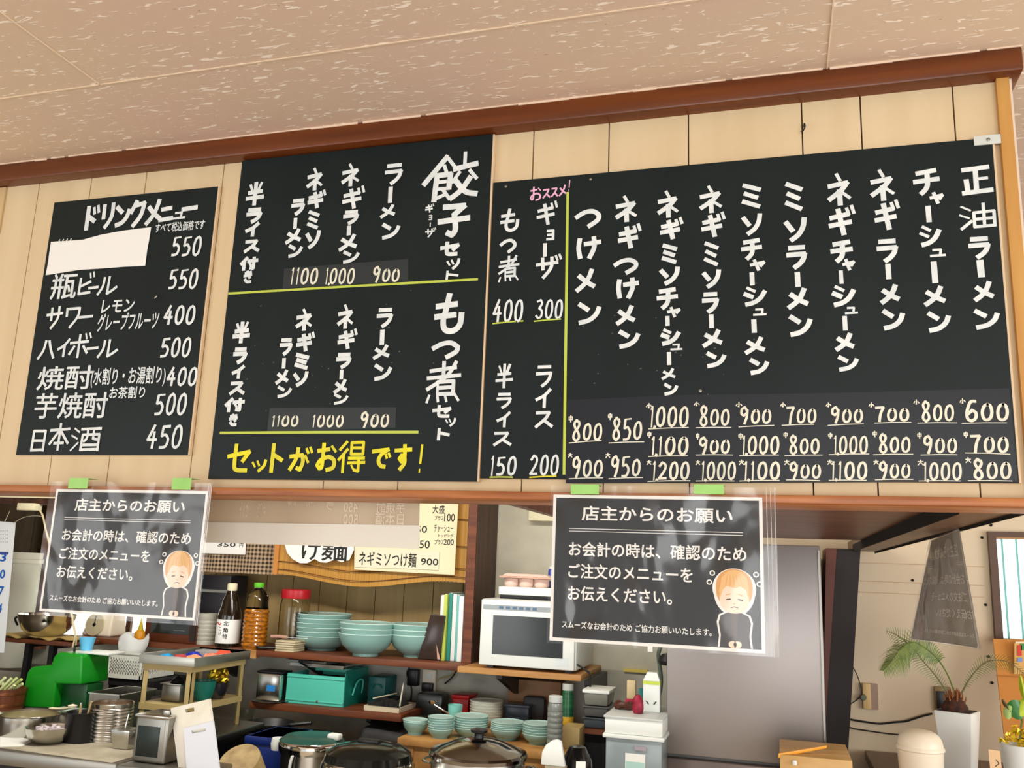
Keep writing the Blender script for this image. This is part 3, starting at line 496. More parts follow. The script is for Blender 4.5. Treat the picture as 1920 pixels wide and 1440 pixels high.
# set menu board
YF = YM-E_
TH = 24
def colset(cf, rows): return [(cf, ch, b) for ch, b in rows]
letters('title_lettering', setb, colset(c3, [('餃', (1403, 118, 1788, 442)), ('子', (1502, 443, 1732, 674)), ('セ', (1518, 686, 1660, 794)), ('ッ', (1560, 798, 1660, 880)), ('ト', (1540, 878, 1658, 945))]), 36, M_WHITE, YF)
letters('reading_lettering', setb, colset(c3, [('ギ', (1426, 450, 1494, 512)), ('ョ', (1450, 522, 1480, 560)), ('ー', (1459, 574, 1467, 602)), ('ザ', (1426, 604, 1504, 672))]), 10, M_WHITE, YF)
S1 = [[('ラ', (1160, 185, 1295, 336)), ('ー', (1190, 343, 1222, 447)), ('メ', (1136, 453, 1246, 547)), ('ン', (1143, 563, 1274, 682))],
 [('ネ', (886, 188, 1016, 347)), ('ギ', (888, 333, 1056, 490)), ('ラ', (893, 488, 1012, 592)), ('ー', (924, 594, 955, 656)), ('メ', (868, 643, 1002, 760)), ('ン', (893, 743, 1012, 837))],
 [('ネ', (663, 216, 780, 374)), ('ギ', (666, 358, 804, 487)), ('ミ', (666, 486, 757, 624)), ('ソ', (653, 618, 760, 747)), ('ラ', (560, 413, 664, 532)), ('ー', (581, 544, 608, 614)), ('メ', (526, 608, 642, 714)), ('ン', (543, 703, 647, 800))],
 [('半', (273, 308, 404, 470)), ('ラ', (270, 473, 390, 582)), ('イ', (266, 566, 372, 670)), ('ス', (260, 678, 372, 772)), ('付', (233, 788, 360, 887)), ('き', (253, 878, 327, 967))]]
S2 = [[('ラ', (1108, 188, 1232, 330)), ('ー', (1136, 336, 1170, 434)), ('メ', (1088, 428, 1210, 532)), ('ン', (1093, 543, 1222, 667))],
 [('ネ', (860, 168, 977, 337)), ('ギ', (858, 323, 1007, 467)), ('ラ', (848, 478, 964, 592)), ('ー', (878, 594, 905, 656)), ('メ', (836, 648, 937, 752)), ('ン', (836, 738, 940, 820))],
 [('ネ', (593, 196, 712, 350)), ('ギ', (593, 343, 732, 482)), ('ミ', (583, 478, 692, 600)), ('ソ', (573, 598, 682, 707)), ('ラ', (486, 383, 584, 507)), ('ー', (508, 519, 535, 586)), ('メ', (463, 588, 560, 692)), ('ン', (473, 688, 577, 777))],
 [('半', (188, 278, 314, 430)), ('ラ', (186, 443, 294, 562)), ('イ', (180, 558, 277, 657)), ('ス', (166, 663, 277, 762)), ('付', (133, 768, 274, 872)), ('き', (158, 873, 234, 960))]]
for rows in S1: letters('item_lettering', setb, colset(c3, rows), TH, M_WHITE, YF)
letters('title_lettering', setb, colset(c4, [('も', (1478, 93, 1692, 372)), ('つ', (1463, 398, 1662, 532)), ('煮', (1423, 533, 1670, 814)), ('セ', (1468, 813, 1607, 907)), ('ッ', (1553, 898, 1632, 962)), ('ト', (1486, 963, 1602, 1052))]), 36, M_WHITE, YF)
for rows in S2: letters('item_lettering', setb, colset(c4, rows), TH, M_WHITE, YF)
def sheet(name, parent, cf, quad, m, Y, d=.0006):
    mb = MB(); o = parent.location; ps = [at(*cf(x, y), Y) for x, y in quad]; mb.slab([(p.x-o.x, p.y-o.y-d, p.z-o.z) for p in ps], (0, d, 0)); return mb.build(name, m, parent)
sheet('price_strip', setb, c3, [(525, 870), (1322, 808), (1322, 950), (515, 998)], M_PRICEGREY, YM)
sheet('price_strip', setb, c4, [(432, 838), (1245, 835), (1240, 968), (415, 990)], M_PRICEGREY, YM)
for cf, t_, b in ((c3, '1100', (560, 862, 747, 974)), (c3, '1,000', (783, 863, 982, 972)), (c3, '900', (1088, 850, 1272, 962)), (c4, '1100', (438, 886, 622, 962)), (c4, '1000', (698, 882, 912, 967)), (c4, '900', (1008, 858, 1204, 972))): number('price_lettering', setb, cf, t_, b, 15, M_CREAMINK, YF)
rule('dividing_line', setb, c3, (165, 1030), (1770, 938), 14, M_LIME, YF); rule('dividing_line', setb, c4, (110, 1000), (1387, 995), 15, M_LIME, YF)
letters('slogan_lettering', setb, colset(c4, [('セ', (148, 1058, 317, 1264)), ('ッ', (306, 1162, 417, 1257)), ('ト', (416, 1060, 532, 1264)), ('が', (546, 1083, 717, 1257)), ('お', (723, 1053, 870, 1257)), ('得', (863, 1043, 1052, 1264)), ('で', (1078, 1078, 1222, 1237)), ('す', (1223, 1066, 1352, 1250)), ('!', (1372, 1070, 1434, 1260))]), 24, M_YELLOW, YF, False)
# wide noodle board
YF = YG-E_
CO = [
 [(c6, 'ラ', (1548, 688, 1717, 847)), (c6, 'ー', (1613, 848, 1667, 960)), (c6, 'メ', (1583, 978, 1737, 1120)), (c6, 'ン', (1588, 1148, 1772, 1297)), (c6, '正', (1503, 233, 1727, 432)), (c6, '油', (1498, 478, 1747, 657))],
 [(c6, 'チ', (1193, 253, 1392, 437)), (c6, 'ャ', (1303, 403, 1412, 494)), (c6, 'ー', (1285, 500, 1325, 607)), (c6, 'シ', (1233, 613, 1397, 767)), (c6, 'ュ', (1308, 768, 1422, 834)), (c6, 'ー', (1320, 858, 1366, 997)), (c6, 'メ', (1263, 1008, 1427, 1150)), (c6, 'ン', (1288, 1163, 1457, 1317))],
 [(c6, 'ネ', (918, 258, 1097, 477)), (c6, 'ギ', (943, 453, 1142, 662)), (c6, 'ラ', (958, 703, 1122, 872)), (c6, 'ー', (1026, 873, 1067, 972)), (c6, 'メ', (983, 998, 1132, 1137)), (c6, 'ン', (998, 1148, 1162, 1302))],
 [(c6, 'ネ', (643, 283, 817, 507)), (c6, 'ギ', (648, 488, 857, 697)), (c6, 'チ', (663, 713, 832, 872)), (c6, 'ャ', (743, 833, 840, 922)), (c6, 'ー', (728, 916, 759, 1002)), (c6, 'シ', (670, 998, 847, 1154)), (c6, 'ュ', (763, 1143, 857, 1202)), (c6, 'ー', (750, 1208, 786, 1302)), (c8, 'メ', (693, 213, 840, 342)), (c8, 'ン', (713, 353, 864, 470))],
 [(c6, 'ミ', (370, 333, 510, 544)), (c6, 'ソ', (368, 568, 532, 737)), (c6, 'ラ', (378, 743, 537, 914)), (c6, 'ー', (443, 926, 484, 1022)), (c6, 'メ', (386, 1020, 547, 1170)), (c6, 'ン', (398, 1183, 567, 1344))],
 [(c6, 'ミ', (93, 343, 242, 527)), (c6, 'ソ', (96, 543, 244, 694)), (c6, 'チ', (90, 703, 247, 854)), (c6, 'ャ', (148, 836, 264, 924)), (c6, 'ー', (153, 928, 189, 1012)), (c6, 'シ', (103, 1008, 274, 1150)), (c6, 'ュ', (173, 1153, 270, 1212)), (c6, 'ー', (164, 1230, 203, 1317)), (c8, 'メ', (113, 238, 267, 362)), (c8, 'ン', (146, 370, 287, 492))],
 [(c5, 'ネ', (1468, 363, 1634, 554)), (c5, 'ギ', (1478, 533, 1664, 707)), (c5, 'ミ', (1498, 718, 1612, 897)), (c5, 'ソ', (1488, 903, 1624, 1034)), (c5, 'ラ', (1483, 1046, 1614, 1197)), (c5, 'ー', (1537, 1198, 1573, 1287)), (c5, 'メ', (1488, 1288, 1637, 1414)), (c7, 'ン', (1513, 328, 1657, 447))],
 [(c5, 'ネ', (1198, 396, 1354, 584)), (c5, 'ギ', (1213, 568, 1392, 722)), (c5, 'ミ', (1226, 733, 1347, 882)), (c5, 'ソ', (1213, 886, 1360, 1014)), (c5, 'チ', (1193, 1018, 1352, 1172)), (c5, 'ャ', (1263, 1143, 1364, 1222)), (c5, 'ー', (1257, 1209, 1289, 1272)), (c5, 'シ', (1218, 1278, 1364, 1402)), (c7, 'ュ', (1288, 283, 1374, 337)), (c7, 'ー', (1267, 343, 1299, 427)), (c7, 'メ', (1228, 443, 1332, 524)), (c7, 'ン', (1243, 533, 1347, 624))],
 [(c5, 'ネ', (928, 428, 1087, 612)), (c5, 'ギ', (943, 608, 1122, 780)), (c5, 'つ', (918, 828, 1092, 947)), (c5, 'け', (933, 953, 1100, 1107)), (c5, 'メ', (933, 1133, 1077, 1272)), (c5, 'ン', (948, 1283, 1104, 1420))],
 [(c5, 'つ', (670, 513, 854, 650)), (c5, 'け', (676, 688, 857, 852)), (c5, 'メ', (673, 898, 822, 1060)), (c5, 'ン', (686, 1103, 854, 1267))],
]
for i, rows in enumerate(CO): letters('item_lettering', big, rows, 34 if i in (0, 1, 2, 3, 4) else 30, M_WHITE, YF)
letters('item_lettering', big, colset(c5, [('ギ', (423, 463, 582, 627)), ('ョ', (486, 648, 557, 727)), ('ー', (471, 741, 500, 827)), ('ザ', (418, 808, 602, 974))]), 22, M_WHITE, YF)
letters('item_lettering', big, colset(c5, [('も', (193, 513, 327, 672)), ('つ', (190, 706, 307, 810)), ('煮', (178, 818, 327, 992))]), 21, M_WHITE, YF)
letters('item_lettering', big, colset(c7, [('ラ', (418, 418, 542, 574)), ('イ', (416, 568, 537, 707)), ('ス', (413, 713, 544, 840))]), 20, M_WHITE, YF)
letters('item_lettering', big, colset(c7, [('半', (163, 413, 287, 580)), ('ラ', (166, 598, 280, 712)), ('イ', (168, 718, 274, 832)), ('ス', (146, 848, 277, 954))]), 18, M_WHITE, YF)
letters('recommended_lettering', big, colset(c5, [('お', (386, 372, 466, 472)), ('ス', (468, 386, 524, 456)), ('ス', (522, 378, 574, 448)), ('メ', (572, 362, 628, 440)), ('!', (628, 333, 658, 407))]), 11, M_PINK, YF, label='pink lettering')
for cf, t_, b in ((c5, '400', (148, 1098, 352, 1252)), (c5, '300', (420, 1098, 607, 1232)), (c7, '150', (128, 1008, 310, 1142)), (c7, '200', (383, 998, 582, 1142))): number('price_lettering', big, cf, t_, b, 18, M_WHITE, YF)
for cf, a, b, m in ((c5, (148, 1258), (348, 1240), M_LIME), (c5, (415, 1243), (590, 1228), M_LIME), (c7, (130, 1148), (280, 1148), M_LIME), (c7, (385, 1149), (560, 1141), M_YELLOW)): rule('underline', big, cf, a, b, 9, m, YF)
sheet('price_sheet', big, lambda x, y: (x, y), [(1063, 750), (1180, 745), (1262, 741), (1560, 737), (1893, 728), (1908, 903), (1500, 905), (1061, 906)], M_PRICEBLACK, YG)
YF = YG-.0018
mb = MB(); A, B = at(1064.5, 360, YF), at(1057.5, 890, YF); ribbon(mb, [(A.x, A.z), (B.x, B.z)], .0052, exec_place(YF, big.location)); mb.build('dividing_line', M_LIME, big)
PR = [(c7, [('800', (656, 773, 860, 922), (640, 928, 850, 912), '中', (635, 748, 670, 797)), ('900', (653, 1008, 864, 1157), (640, 1158, 860, 1152), '大', (633, 990, 664, 1024))]),
 (c7, [('850', (913, 758, 1117, 917), (895, 928, 1125, 920), '中', (888, 733, 922, 782)), ('950', (903, 1003, 1107, 1152), (895, 1158, 1115, 1150), '大', (873, 988, 908, 1027))]),
 (c7, [('1,000', (1153, 688, 1417, 830), (1150, 838, 1410, 828), '小', (1133, 670, 1178, 707)), ('1,100', (1158, 883, 1417, 1010), (1150, 1015, 1405, 1010), '中', (1140, 853, 1174, 897)), ('1,200', (1168, 1043, 1422, 1170), (1145, 1175, 1420, 1170), '大', (1138, 1036, 1172, 1070))]),
 (c7, [('800', (1473, 683, 1680, 826), (1455, 830, 1685, 828), '小', (1441, 660, 1484, 694)), ('900', (1468, 883, 1682, 1005), (1455, 1005, 1695, 1005), '中', (1453, 863, 1482, 907)), ('1,000', (1483, 1043, 1720, 1170), (1455, 1172, 1705, 1172), '大', (1452, 1036, 1486, 1072))]),
 (c8, [('900', (86, 688, 302, 812), (85, 825, 315, 815), '小', (63, 663, 112, 700)), ('1,000', (98, 878, 354, 1005), (90, 1010, 345, 1005), '中', (80, 863, 117, 907)), ('1,100', (108, 1043, 360, 1170), (90, 1172, 348, 1168), '大', (84, 1033, 124, 1072))]),
 (c8, [('700', (383, 683, 592, 810), (362, 815, 570, 808), '小', (350, 666, 392, 700)), ('800', (403, 873, 612, 1007), (380, 1010, 625, 1005), '中', (370, 856, 406, 898)), ('900', (403, 1043, 622, 1165), (390, 1165, 610, 1170), '大', (376, 1033, 414, 1072))]),
 (c8, [('900', (670, 688, 892, 806), (658, 815, 890, 805), '小', (643, 666, 684, 700)), ('1,000', (688, 878, 922, 1002), (665, 1003, 925, 998), '中', (658, 860, 692, 902)), ('1,100', (670, 1043, 920, 1168), (665, 1168, 910, 1168), '大', (653, 1033, 690, 1070))]),
 (c8, [('700', (953, 683, 1190, 797), (958, 800, 1195, 795), '小', (918, 666, 960, 702)), ('800', (978, 863, 1197, 1000), (950, 1003, 1208, 1000), '中', (943, 848, 978, 892)), ('900', (978, 1040, 1197, 1163), (962, 1165, 1208, 1162), '大', (950, 1033, 988, 1070))]),
 (c8, [('800', (1253, 653, 1477, 797), (1235, 800, 1490, 798), '小', (1206, 646, 1250, 684)), ('900', (1263, 873, 1497, 1002), (1255, 1005, 1492, 1003), '中', (1230, 858, 1266, 902)), ('1,000', (1263, 1048, 1527, 1173), (1242, 1172, 1515, 1172), '大', (1233, 1033, 1276, 1074))]),
 (c8, [('600', (1533, 643, 1832, 797), (1520, 802, 1810, 798), '小', (1503, 638, 1548, 678)), ('700', (1563, 863, 1830, 1000), (1540, 992, 1832, 1000), '中', (1528, 853, 1564, 897)), ('800', (1583, 1023, 1847, 1170), (1560, 1170, 1845, 1172), '大', (1540, 1018, 1582, 1058))])]
for cf, rows in PR:
    for t_, b, u, mk, mb_ in rows:
        number('price_lettering', big, cf, t_, b, 21, M_CREAMINK, YF)
        rule('underline', big, cf, u[:2], u[2:], 6, M_CREAMINK, YF)
    letters('size_mark', big, [(cf, mk, mb_) for _, _, _, mk, mb_ in rows], 7, M_CREAMINK, YF)
p = at(*c6(1688, 78), YG); mb = MB(); mb.box(p.x-bx0-.022, p.x-bx0+.020, -.002, .0, p.z-bz0-.0085, p.z-bz0+.0085); cl = mb.build('metal_clip', mat('pale metal clip', (206, 212, 206), .4), big)
mb = MB(); mb.lathe([(0, 0), (.003, 0), (.003, .0012), (0, .0018)], 12)
mb.v = [(p.x-bx0+x, -.002-z, p.z-bz0+y) for x, y, z in mb.v]; mb.build('screw', M_STEELD, cl)
mb = MB()
for cf, x, y in ((c5, 235, 376), (c5, 780, 330), (c7, 1485, 592)):
    p = at(*cf(x, y), YG); k = len(mb.v); mb.lathe([(0, 0), (.0028, 0), (.0028, .001), (0, .0016)], 10)
    for i in range(k, len(mb.v)): v = mb.v[i]; mb.v[i] = (p.x-bx0+v[0], -v[2], p.z-bz0+v[1])
mb.build('nail_heads', M_STEELD, big)
# chalk specks on the boards
for t, cf, n, area_ in ((big, c7, 26, (640, 60, 1900, 620)), (setb, c4, 22, (200, 60, 1500, 860))):
    mb = MB(); Yk = YG if t is big else YM
    for k in range(n):
        x, y = random.uniform(area_[0], area_[2]), random.uniform(area_[1], area_[3]); cx, cz, w, h = boxm(cf, (x, y, x+random.uniform(4, 12), y+random.uniform(3, 8)), Yk-.0005)
        ribbon(mb, [(cx-w/2, cz), (cx+w/2, cz+h*.3)], h, exec_place(Yk-.0004, t.location))
    mb.build('chalk_specks', mat('grey chalk dust', (92, 100, 98), .8), t)['kind'] = 'stuff'
# ------------------------------------------------------------------ the two notices in clear sleeves and the third one seen from behind
M_NOTICE = mat('black printed paper', (30, 31, 30), .55, spec=.3)
M_SKIN = mat('printed skin', (250, 222, 196), .6); M_HAIR = mat('printed blond hair', (222, 162, 92), .6); M_HAIRL = mat('printed light hair', (236, 188, 122), .6); M_SWEATER = mat('printed dark sweater', (48, 38, 34), .6); M_SWEATD = mat('printed sweater fold', (78, 60, 50), .6)
def notice(name, label, corners, Y, tapes, sleeve, fseed):
    pts = [at(x, y, Y) for x, y in corners]
    x0 = (pts[0].x+pts[3].x)/2; x1 = (pts[1].x+pts[2].x)/2; z1 = (pts[0].z+pts[1].z)/2; z0 = (pts[2].z+pts[3].z)/2; w, h = x1-x0, z1-z0
    t = T(name, label, 'notice', (x0, Y, z0))
    mb = MB(); mb.box(0, w, 0, .0006, 0, h); mb.build('paper', M_PAPER, t)
    b = .0055; mb = MB(); mb.box(b, w-b, -.0003, -.00001, b, h-b); mb.build('printed_ground', M_NOTICE, t)
    def pl(d0): return lambda u, v, d: (u*w, -d0-d, (1-v)*h)
    def tl(name, rows, off):
        mb = MB()
        for s_, u0, u1, v0, v1 in rows:
            vs, fs = text_shape(s_, off); mb.add([(w*(u0+(u1-u0)*a), -.0006-e, h*(1-(v1+(v0-v1)*c))) for a, c, e in vs], fs)
        return mb.build(name, M_PAPER, t)
    tl('heading_lettering', [('店主からのお願い', .145, .865, .075, .178)], .02)
    mb = MB()
    for v in (.235, .253): mb.box(.085*w, .91*w, -.0006, -.0003, h*(1-v)-.0005, h*(1-v)+.0005)
    mb.build('rule_line', M_PAPER, t)
    tl('message_lettering', [('お会計の時は、確認のため', .085, .925, .325, .425), ('ご注文のメニューを', .085, .68, .475, .575), ('お伝えください。', .085, .585, .625, .725)], .018)
    tl('footnote_lettering', [('スムーズなお会計のため ご協力お願いいたします。', .06, .765, .862, .912)], .016)
    # drawn woman bowing, flat print
    mb = MB()
    def P(u, v, d): return (u*w, -d, (1-v)*h)
    def blob(cu, cv, ru, rv, d, mi, a0=0, a1=360, n=30, po=2.0):
        q = []
        for k in range(n):
            a = R(a0+(a1-a0)*k/(n-1 if a1-a0 < 360 else n)); ca, sa = math.cos(a), math.sin(a)
            q.append(P(cu+ru*abs(ca)**(2/po)*(1 if ca > 0 else -1), cv-rv*abs(sa)**(2/po)*(1 if sa > 0 else -1), d))
        mb.poly(q[::-1], mi)
    def shp(pts, d, mi): mb.poly([P(u, v, d) for u, v in pts], mi)
    body = [(.80, .975), (.806, .90), (.797, .82), (.806, .775), (.835, .755), (.90, .755), (.93, .775), (.94, .82), (.932, .90), (.938, .975)]
    gx, gy = .868, .87
    shp([((u-gx)*1.13+gx, v if v > .97 else (v-gy)*1.07+gy) for u, v in body], .0004, 0)
    blob(gx, .628, .092, .148, .00042, 0); blob(gx, .60, .098, .13, .00041, 0)
    shp(body, .0006, 4); shp([(.85, .76), (.885, .76), (.875, .96), (.862, .96)], .0007, 5)
    blob(gx, .60, .083, .125, .0006, 2, po=2.3); blob(gx, .660, .066, .100, .0007, 1, po=2.3)
    shp([(.80, .62), (.812, .53), (.84, .49), (.87, .48), (.90, .49), (.925, .53), (.935, .62), (.930, .655), (.920, .605), (.895, .585), (.872, .598), (.85, .590), (.835, .585), (.817, .61), (.806, .655)], .0008, 3)
    for k in range(5): shp([(.828+k*.02, .583), (.838+k*.012, .51), (.840+k*.012, .51), (.831+k*.02, .586)], .00085, 2)
    shp([(.832, .668), (.852, .664), (.852, .672), (.832, .676)], .0009, 4); shp([(.884, .664), (.906, .670), (.906, .678), (.884, .672)], .0009, 4)
    shp([(.829, .640), (.852, .632), (.852, .637), (.829, .645)], .0009, 2); shp([(.884, .632), (.908, .642), (.908, .647), (.884, .637)], .0009, 2)
    shp([(.866, .692), (.872, .700), (.862, .702)], .0009, 2); shp([(.850, .722), (.868, .714), (.886, .722), (.884, .726), (.868, .719), (.852, .726)], .0009, 4)
    blob(.858, .955, .018, .022, .0008, 1); blob(.880, .955, .018, .022, .0008, 1); shp([(.868, .94), (.870, .94), (.871, .97), (.868, .97)], .0009, 5)
    for s_ in (-1, 1):
        for dv, du in ((.505, .098), (.565, .112)):
            cu = gx+s_*du
            for rr, d, mi in ((1, .0006, 0), (.55, .0007, 6)): blob(cu, dv, .013*rr, .018*rr, d, mi)
    mb.build('woman_illustration', [M_PAPER, M_SKIN, M_HAIR, M_HAIRL, M_SWEATER, M_SWEATD, M_NOTICE], t)
    # sleeve, wrinkled and a little larger than the sheet
    l, r_, tp, bt = sleeve; n, m_ = 46, 34; vs = []
    for j in range(m_+1):
        for i in range(n+1):
            u, v = i/n, j/m_; X = -l+u*(w+l+r_); Z = -bt+v*(h+tp+bt); q = Vector((X*9+fseed, Z*6+X*5, fseed))
            D = .004+.0035*mnoise.noise(q)+.002*mnoise.noise(q*2.3)+.004*max(0, v-.85)*mnoise.noise(Vector((X*26+fseed, 0, 2)))*6
            vs.append((X, -.0014-abs(D), Z))
    mb = MB(); mb.add(vs, [(j*(n+1)+i, j*(n+1)+i+1, (j+1)*(n+1)+i+1, (j+1)*(n+1)+i) for j in range(m_) for i in range(n)])
    sl = mb.build('clear_sleeve', M_FILM, t, True)
    mb = MB()
    for k in range(3): mb.tube([(w+r_*(.3+.3*k), -.006, -bt), (w+r_*(.35+.28*k), -.0075, h*.5), (w+r_*(.3+.3*k), -.006, h+tp)], .0005, 6)
    mb.build('sleeve_crease', mat('pale crease', (226, 224, 220), .2, alpha=.6), sl)
    for (a, b_, c, d) in tapes:
        p, q = at(a, b_, Y), at(c, d, Y); mb = MB(); mb.box(p.x-x0, q.x-x0, -.0105, -.0098, q.z-z0, p.z-z0); mb.box(p.x-x0, q.x-x0, -.0098, .018, p.z-z0-.0007, p.z-z0); mb.build('tape', M_TAPE, t)['label'] = 'green masking tape'
    return t
YS = -.047
notice('sleeved_notice', 'black notice in a clear sleeve with white writing, hung below the drink menu board', [(108, 917), (385, 921), (371, 1163), (71, 1147)], YS, [(137, 897, 170, 917), (330, 897, 363, 919)], (.012, .012, .016, .008), 1.7)
notice('sleeved_notice', 'black notice in a clear sleeve under the noodle menu board, right before the fridge', [(1039, 928), (1430, 932), (1434, 1224), (1029, 1202)], YS, [(1073, 909, 1125, 928), (1302, 909, 1358, 928)], (.004, .022, .016, .004), 8.3)

p = at(1508, 238, -.012); t = T('wall_hook', 'tiny dark hook in the plank wall above the noodle menu board', 'hook', (p.x, -.001, p.z)); mb = MB(); mb.tube(smoothpath([(0, 0, .006), (0, -.012, .006), (.001, -.016, -.002), (-.003, -.012, -.008), (-.006, -.008, -.006)]), .0014, 8); mb.build('wire', M_BLACKP, t, True)
# ------------------------------------------------------------------ shelves, posts and worktops of the kitchen
def thing_box(name, label, cat, x0, x1, y0, y1, z0, z1, m, bevel=.003, group=None, part=None):
    mb = MB(); t = T(name, label, cat, ((x0+x1)/2, (y0+y1)/2, z0), 0, group); mb.box(-(x1-x0)/2, (x1-x0)/2, -(y1-y0)/2, (y1-y0)/2, 0, z1-z0)
    mb.build(part or 'body', m, t, bevel=bevel); return t
ZU, ZL, ZM = 1.122, .888, 1.118                      # tops: bowl shelf, lower shelf, microwave shelf
YU = 2.30
xa, xb = xat(468, YU, ZU), xat(868, YU, ZU)
def shelf(name, label, x0, x1, y0, y1, ztop, th, m, brackets):
    t = T(name, label, 'shelf', ((x0+x1)/2, y0, ztop-th)); mb = MB(); mb.box(x0-t.location.x, x1-t.location.x, 0, y1-y0, 0, th); mb.build('board', m, t, bevel=.003)
    for bx in brackets:
        mb = MB(); X = bx-t.location.x; mb.slab([(X-.012, y1-y0, -.16), (X-.012, y1-y0, 0), (X-.012, .05, 0), (X-.012, .05, -.02)], (.024, 0, 0)); mb.build('bracket', M_BLACKP, t)
    return t
sh = shelf('wall_shelf', 'reddish brown wall shelf carrying bottles, plates and bowls', xa, xb, YU, YB-.018, ZU, .028, M_SHELF, (xa+.25,))
pb = at(440, 1222, YU); mb = MB(); mb.box(-.03, .03, -.004, .03, -.033, .006); pe = mb.build('shelf_end_block', M_LIGHTWOOD, sh); pe.location = (xat(471, YU, ZU)-sh.location.x, 0, .022)
xl0, xl1 = xat(524, YU, ZL), xat(752, YU, ZL)
shelf('wall_shelf', 'lower red brown wall shelf under the toolbox and wire tray', xl0-.16, xl1, YU, YB-.018, ZL, .03, M_SHELF, (xl1-.18,))
xm0, xm1 = xat(862, YU, ZM), xat(1092, YU, ZM)
shelf('microwave_shelf', 'pale two layer wooden shelf under the white microwave', xm0, xm1, YU-.03, YB-.018, ZM, .026, M_LIGHTWOOD, (xat(934, YU, ZM), xat(1108, YU+.1, ZM)))
shelf('wall_shelf', 'brown wall shelf under the window carrying the kitchen scale, oven and soy sauce', xat(128, 2.32, ZU), xa-.012, 2.32, YB-.055, ZU, .026, M_SHELF, (-2.75,))
# timber post between bowl shelf and white wall
x0, x1 = xat(871, 2.42, 1.4), xat(890, 2.42, 1.4)
t = T('timber_post', 'dark stained timber post between bamboo blind and white wall', 'post', ((x0+x1)/2, 2.42, 0)); mb = MB(); mb.box(-(x1-x0)/2, (x1-x0)/2, 0, .31, 1.09, 2.4585); mb.build('shaft', M_POST, t)
mb = MB(); mb.box(-(x1-x0)/2+.004, (x1-x0)/2-.004, -.006, .0, 1.09, 2.4585); mb.build('lit_front_face', M_SHELF, t)  # lighter wood tone puts the light on the front face into the colour
# partition board at the right end
t = T('partition_board', 'dark upright partition board between fridge and cream wall', 'partition', (.282, 2.36, 0)); mb = MB()
for y0_, y1_, mi_ in ((0, .004, 1), (.0041, .36, 0)): mb.hexa([(-.125, y0_, .846), (-.037, y0_, .846), (-.037, y1_, .846), (-.125, y1_, .846)], [(-.045, y0_, 1.681), (.045, y0_, 1.681), (.045, y1_, 1.681), (-.045, y1_, 1.681)], mi_)
mb.build('panel', [M_POST, M_BLACKWOOD], t)
mb = MB(); mb.hexa([(-.131, .002, .846), (-.1256, .002, .846), (-.1256, .34, .846), (-.131, .34, .846)], [(-.088, .002, 1.681), (-.0456, .002, 1.681), (-.0456, .34, 1.681), (-.088, .34, 1.681)]); mb.build('side_board', mat('red brown board', (92, 44, 28), .5), t)
# worktops
def steel_table(name, label, x0, x1, y0, y1, z, m_top, cloth=None):
    t = T(name, label, 'worktop', ((x0+x1)/2, y0, 0)); w = (x1-x0)/2; d = y1-y0
    mb = MB(); mb.box(-w, w, 0, d, z-.022, z); mb.box(-w, w, -.002, .012, z-.05, z-.0); mb.build('worktop', m_top, t, bevel=.006)
    mb = MB(); mb.box(-w+.03, w-.03, .04, d, z-.4, z-.05); mb.build('apron', M_BLACKP, t)
    for sx in (-1, 1):
        for y in (.06, d-.06): mb = MB(); mb.box(sx*(w-.05)-.02, sx*(w-.05)+.02, y-.02, y+.02, 0, z-.05); mb.build('leg', M_STEELD, t)
    return t
ZP = .85
pf = onz(150, 1424, ZP); YPF = pf.y
steel_table('preparation_table', 'stainless preparation table under the green slicer and pots', -4.3, -2.165, YPF, 2.05, ZP, M_STEELD)
steel_table('side_worktop', 'narrow stainless worktop under the square oil can and cutting boards', -2.16, -1.83, YPF-.01, YPF+.18, ZP, M_STEELD)
mb = MB(); q = [onz(*p, ZP+.0015) for p in ((0, 1402), (210, 1430), (252, 1418), (262, 1400), (170, 1385), (60, 1380), (0, 1372))]; mb.slab(q, (0, 0, -.0012))
tag(mb.build('counter_cloth', mat('grey beige cloth', (170, 162, 142), .9, rgb2=(146, 138, 118), scale=(9, 9, 9))), 'grey beige cloth spread on the steel preparation table', 'cloth')
mb = MB(); q = [onz(*p, ZP+.003) for p in ((0, 1376), (30, 1378), (62, 1390), (40, 1399), (0, 1400))]; mb.slab(q, (0, 0, -.0012)); tag(mb.build('folded_towel', mat('white towel', (226, 228, 220), .9)), 'white towel folded on the cloth below the big saucepan', 'towel')
# low stand for the rice cookers (mostly below the frame)
t = T('stove_stand', 'low dark steel stand under the rice cooker and soup pot', 'stand', (-1.1, 1.22, 0)); mb = MB(); mb.box(-.60, .60, 0, .59, .50, .55); mb.build('worktop', M_STEELD, t)
for x in (-.55, .55):
    for y in (.05, .54): mb = MB(); mb.box(x-.02, x+.02, y-.02, y+.02, 0, .5); mb.build('leg', M_STEELD, t)
# wooden table with the small bowls
ZW = .848; YW = 2.02
xw0, xw1 = xat(745, YW, ZW), xat(1060, YW, ZW)
t = T('wooden_table', 'worn tan wooden table crowded with small celadon bowls', 'table', ((xw0+xw1)/2, YW, 0)); w = (xw1-xw0)/2
mb = MB(); mb.box(-w, w, 0, .70, ZW-.03, ZW); mb.build('tabletop', M_TABLEWOOD, t, bevel=.004)
mb = MB(); mb.box(-w+.02, w-.02, .015, .03, ZW-.30, ZW-.03); mb.build('front_panel', M_TABLEWOOD, t)
for sx in (-1, 1):
    for y in (.04, .66): mb = MB(); mb.box(sx*(w-.04)-.03, sx*(w-.04)+.03, y-.03, y+.03, 0, ZW-.03); mb.build('leg', M_TABLEWOOD, t)
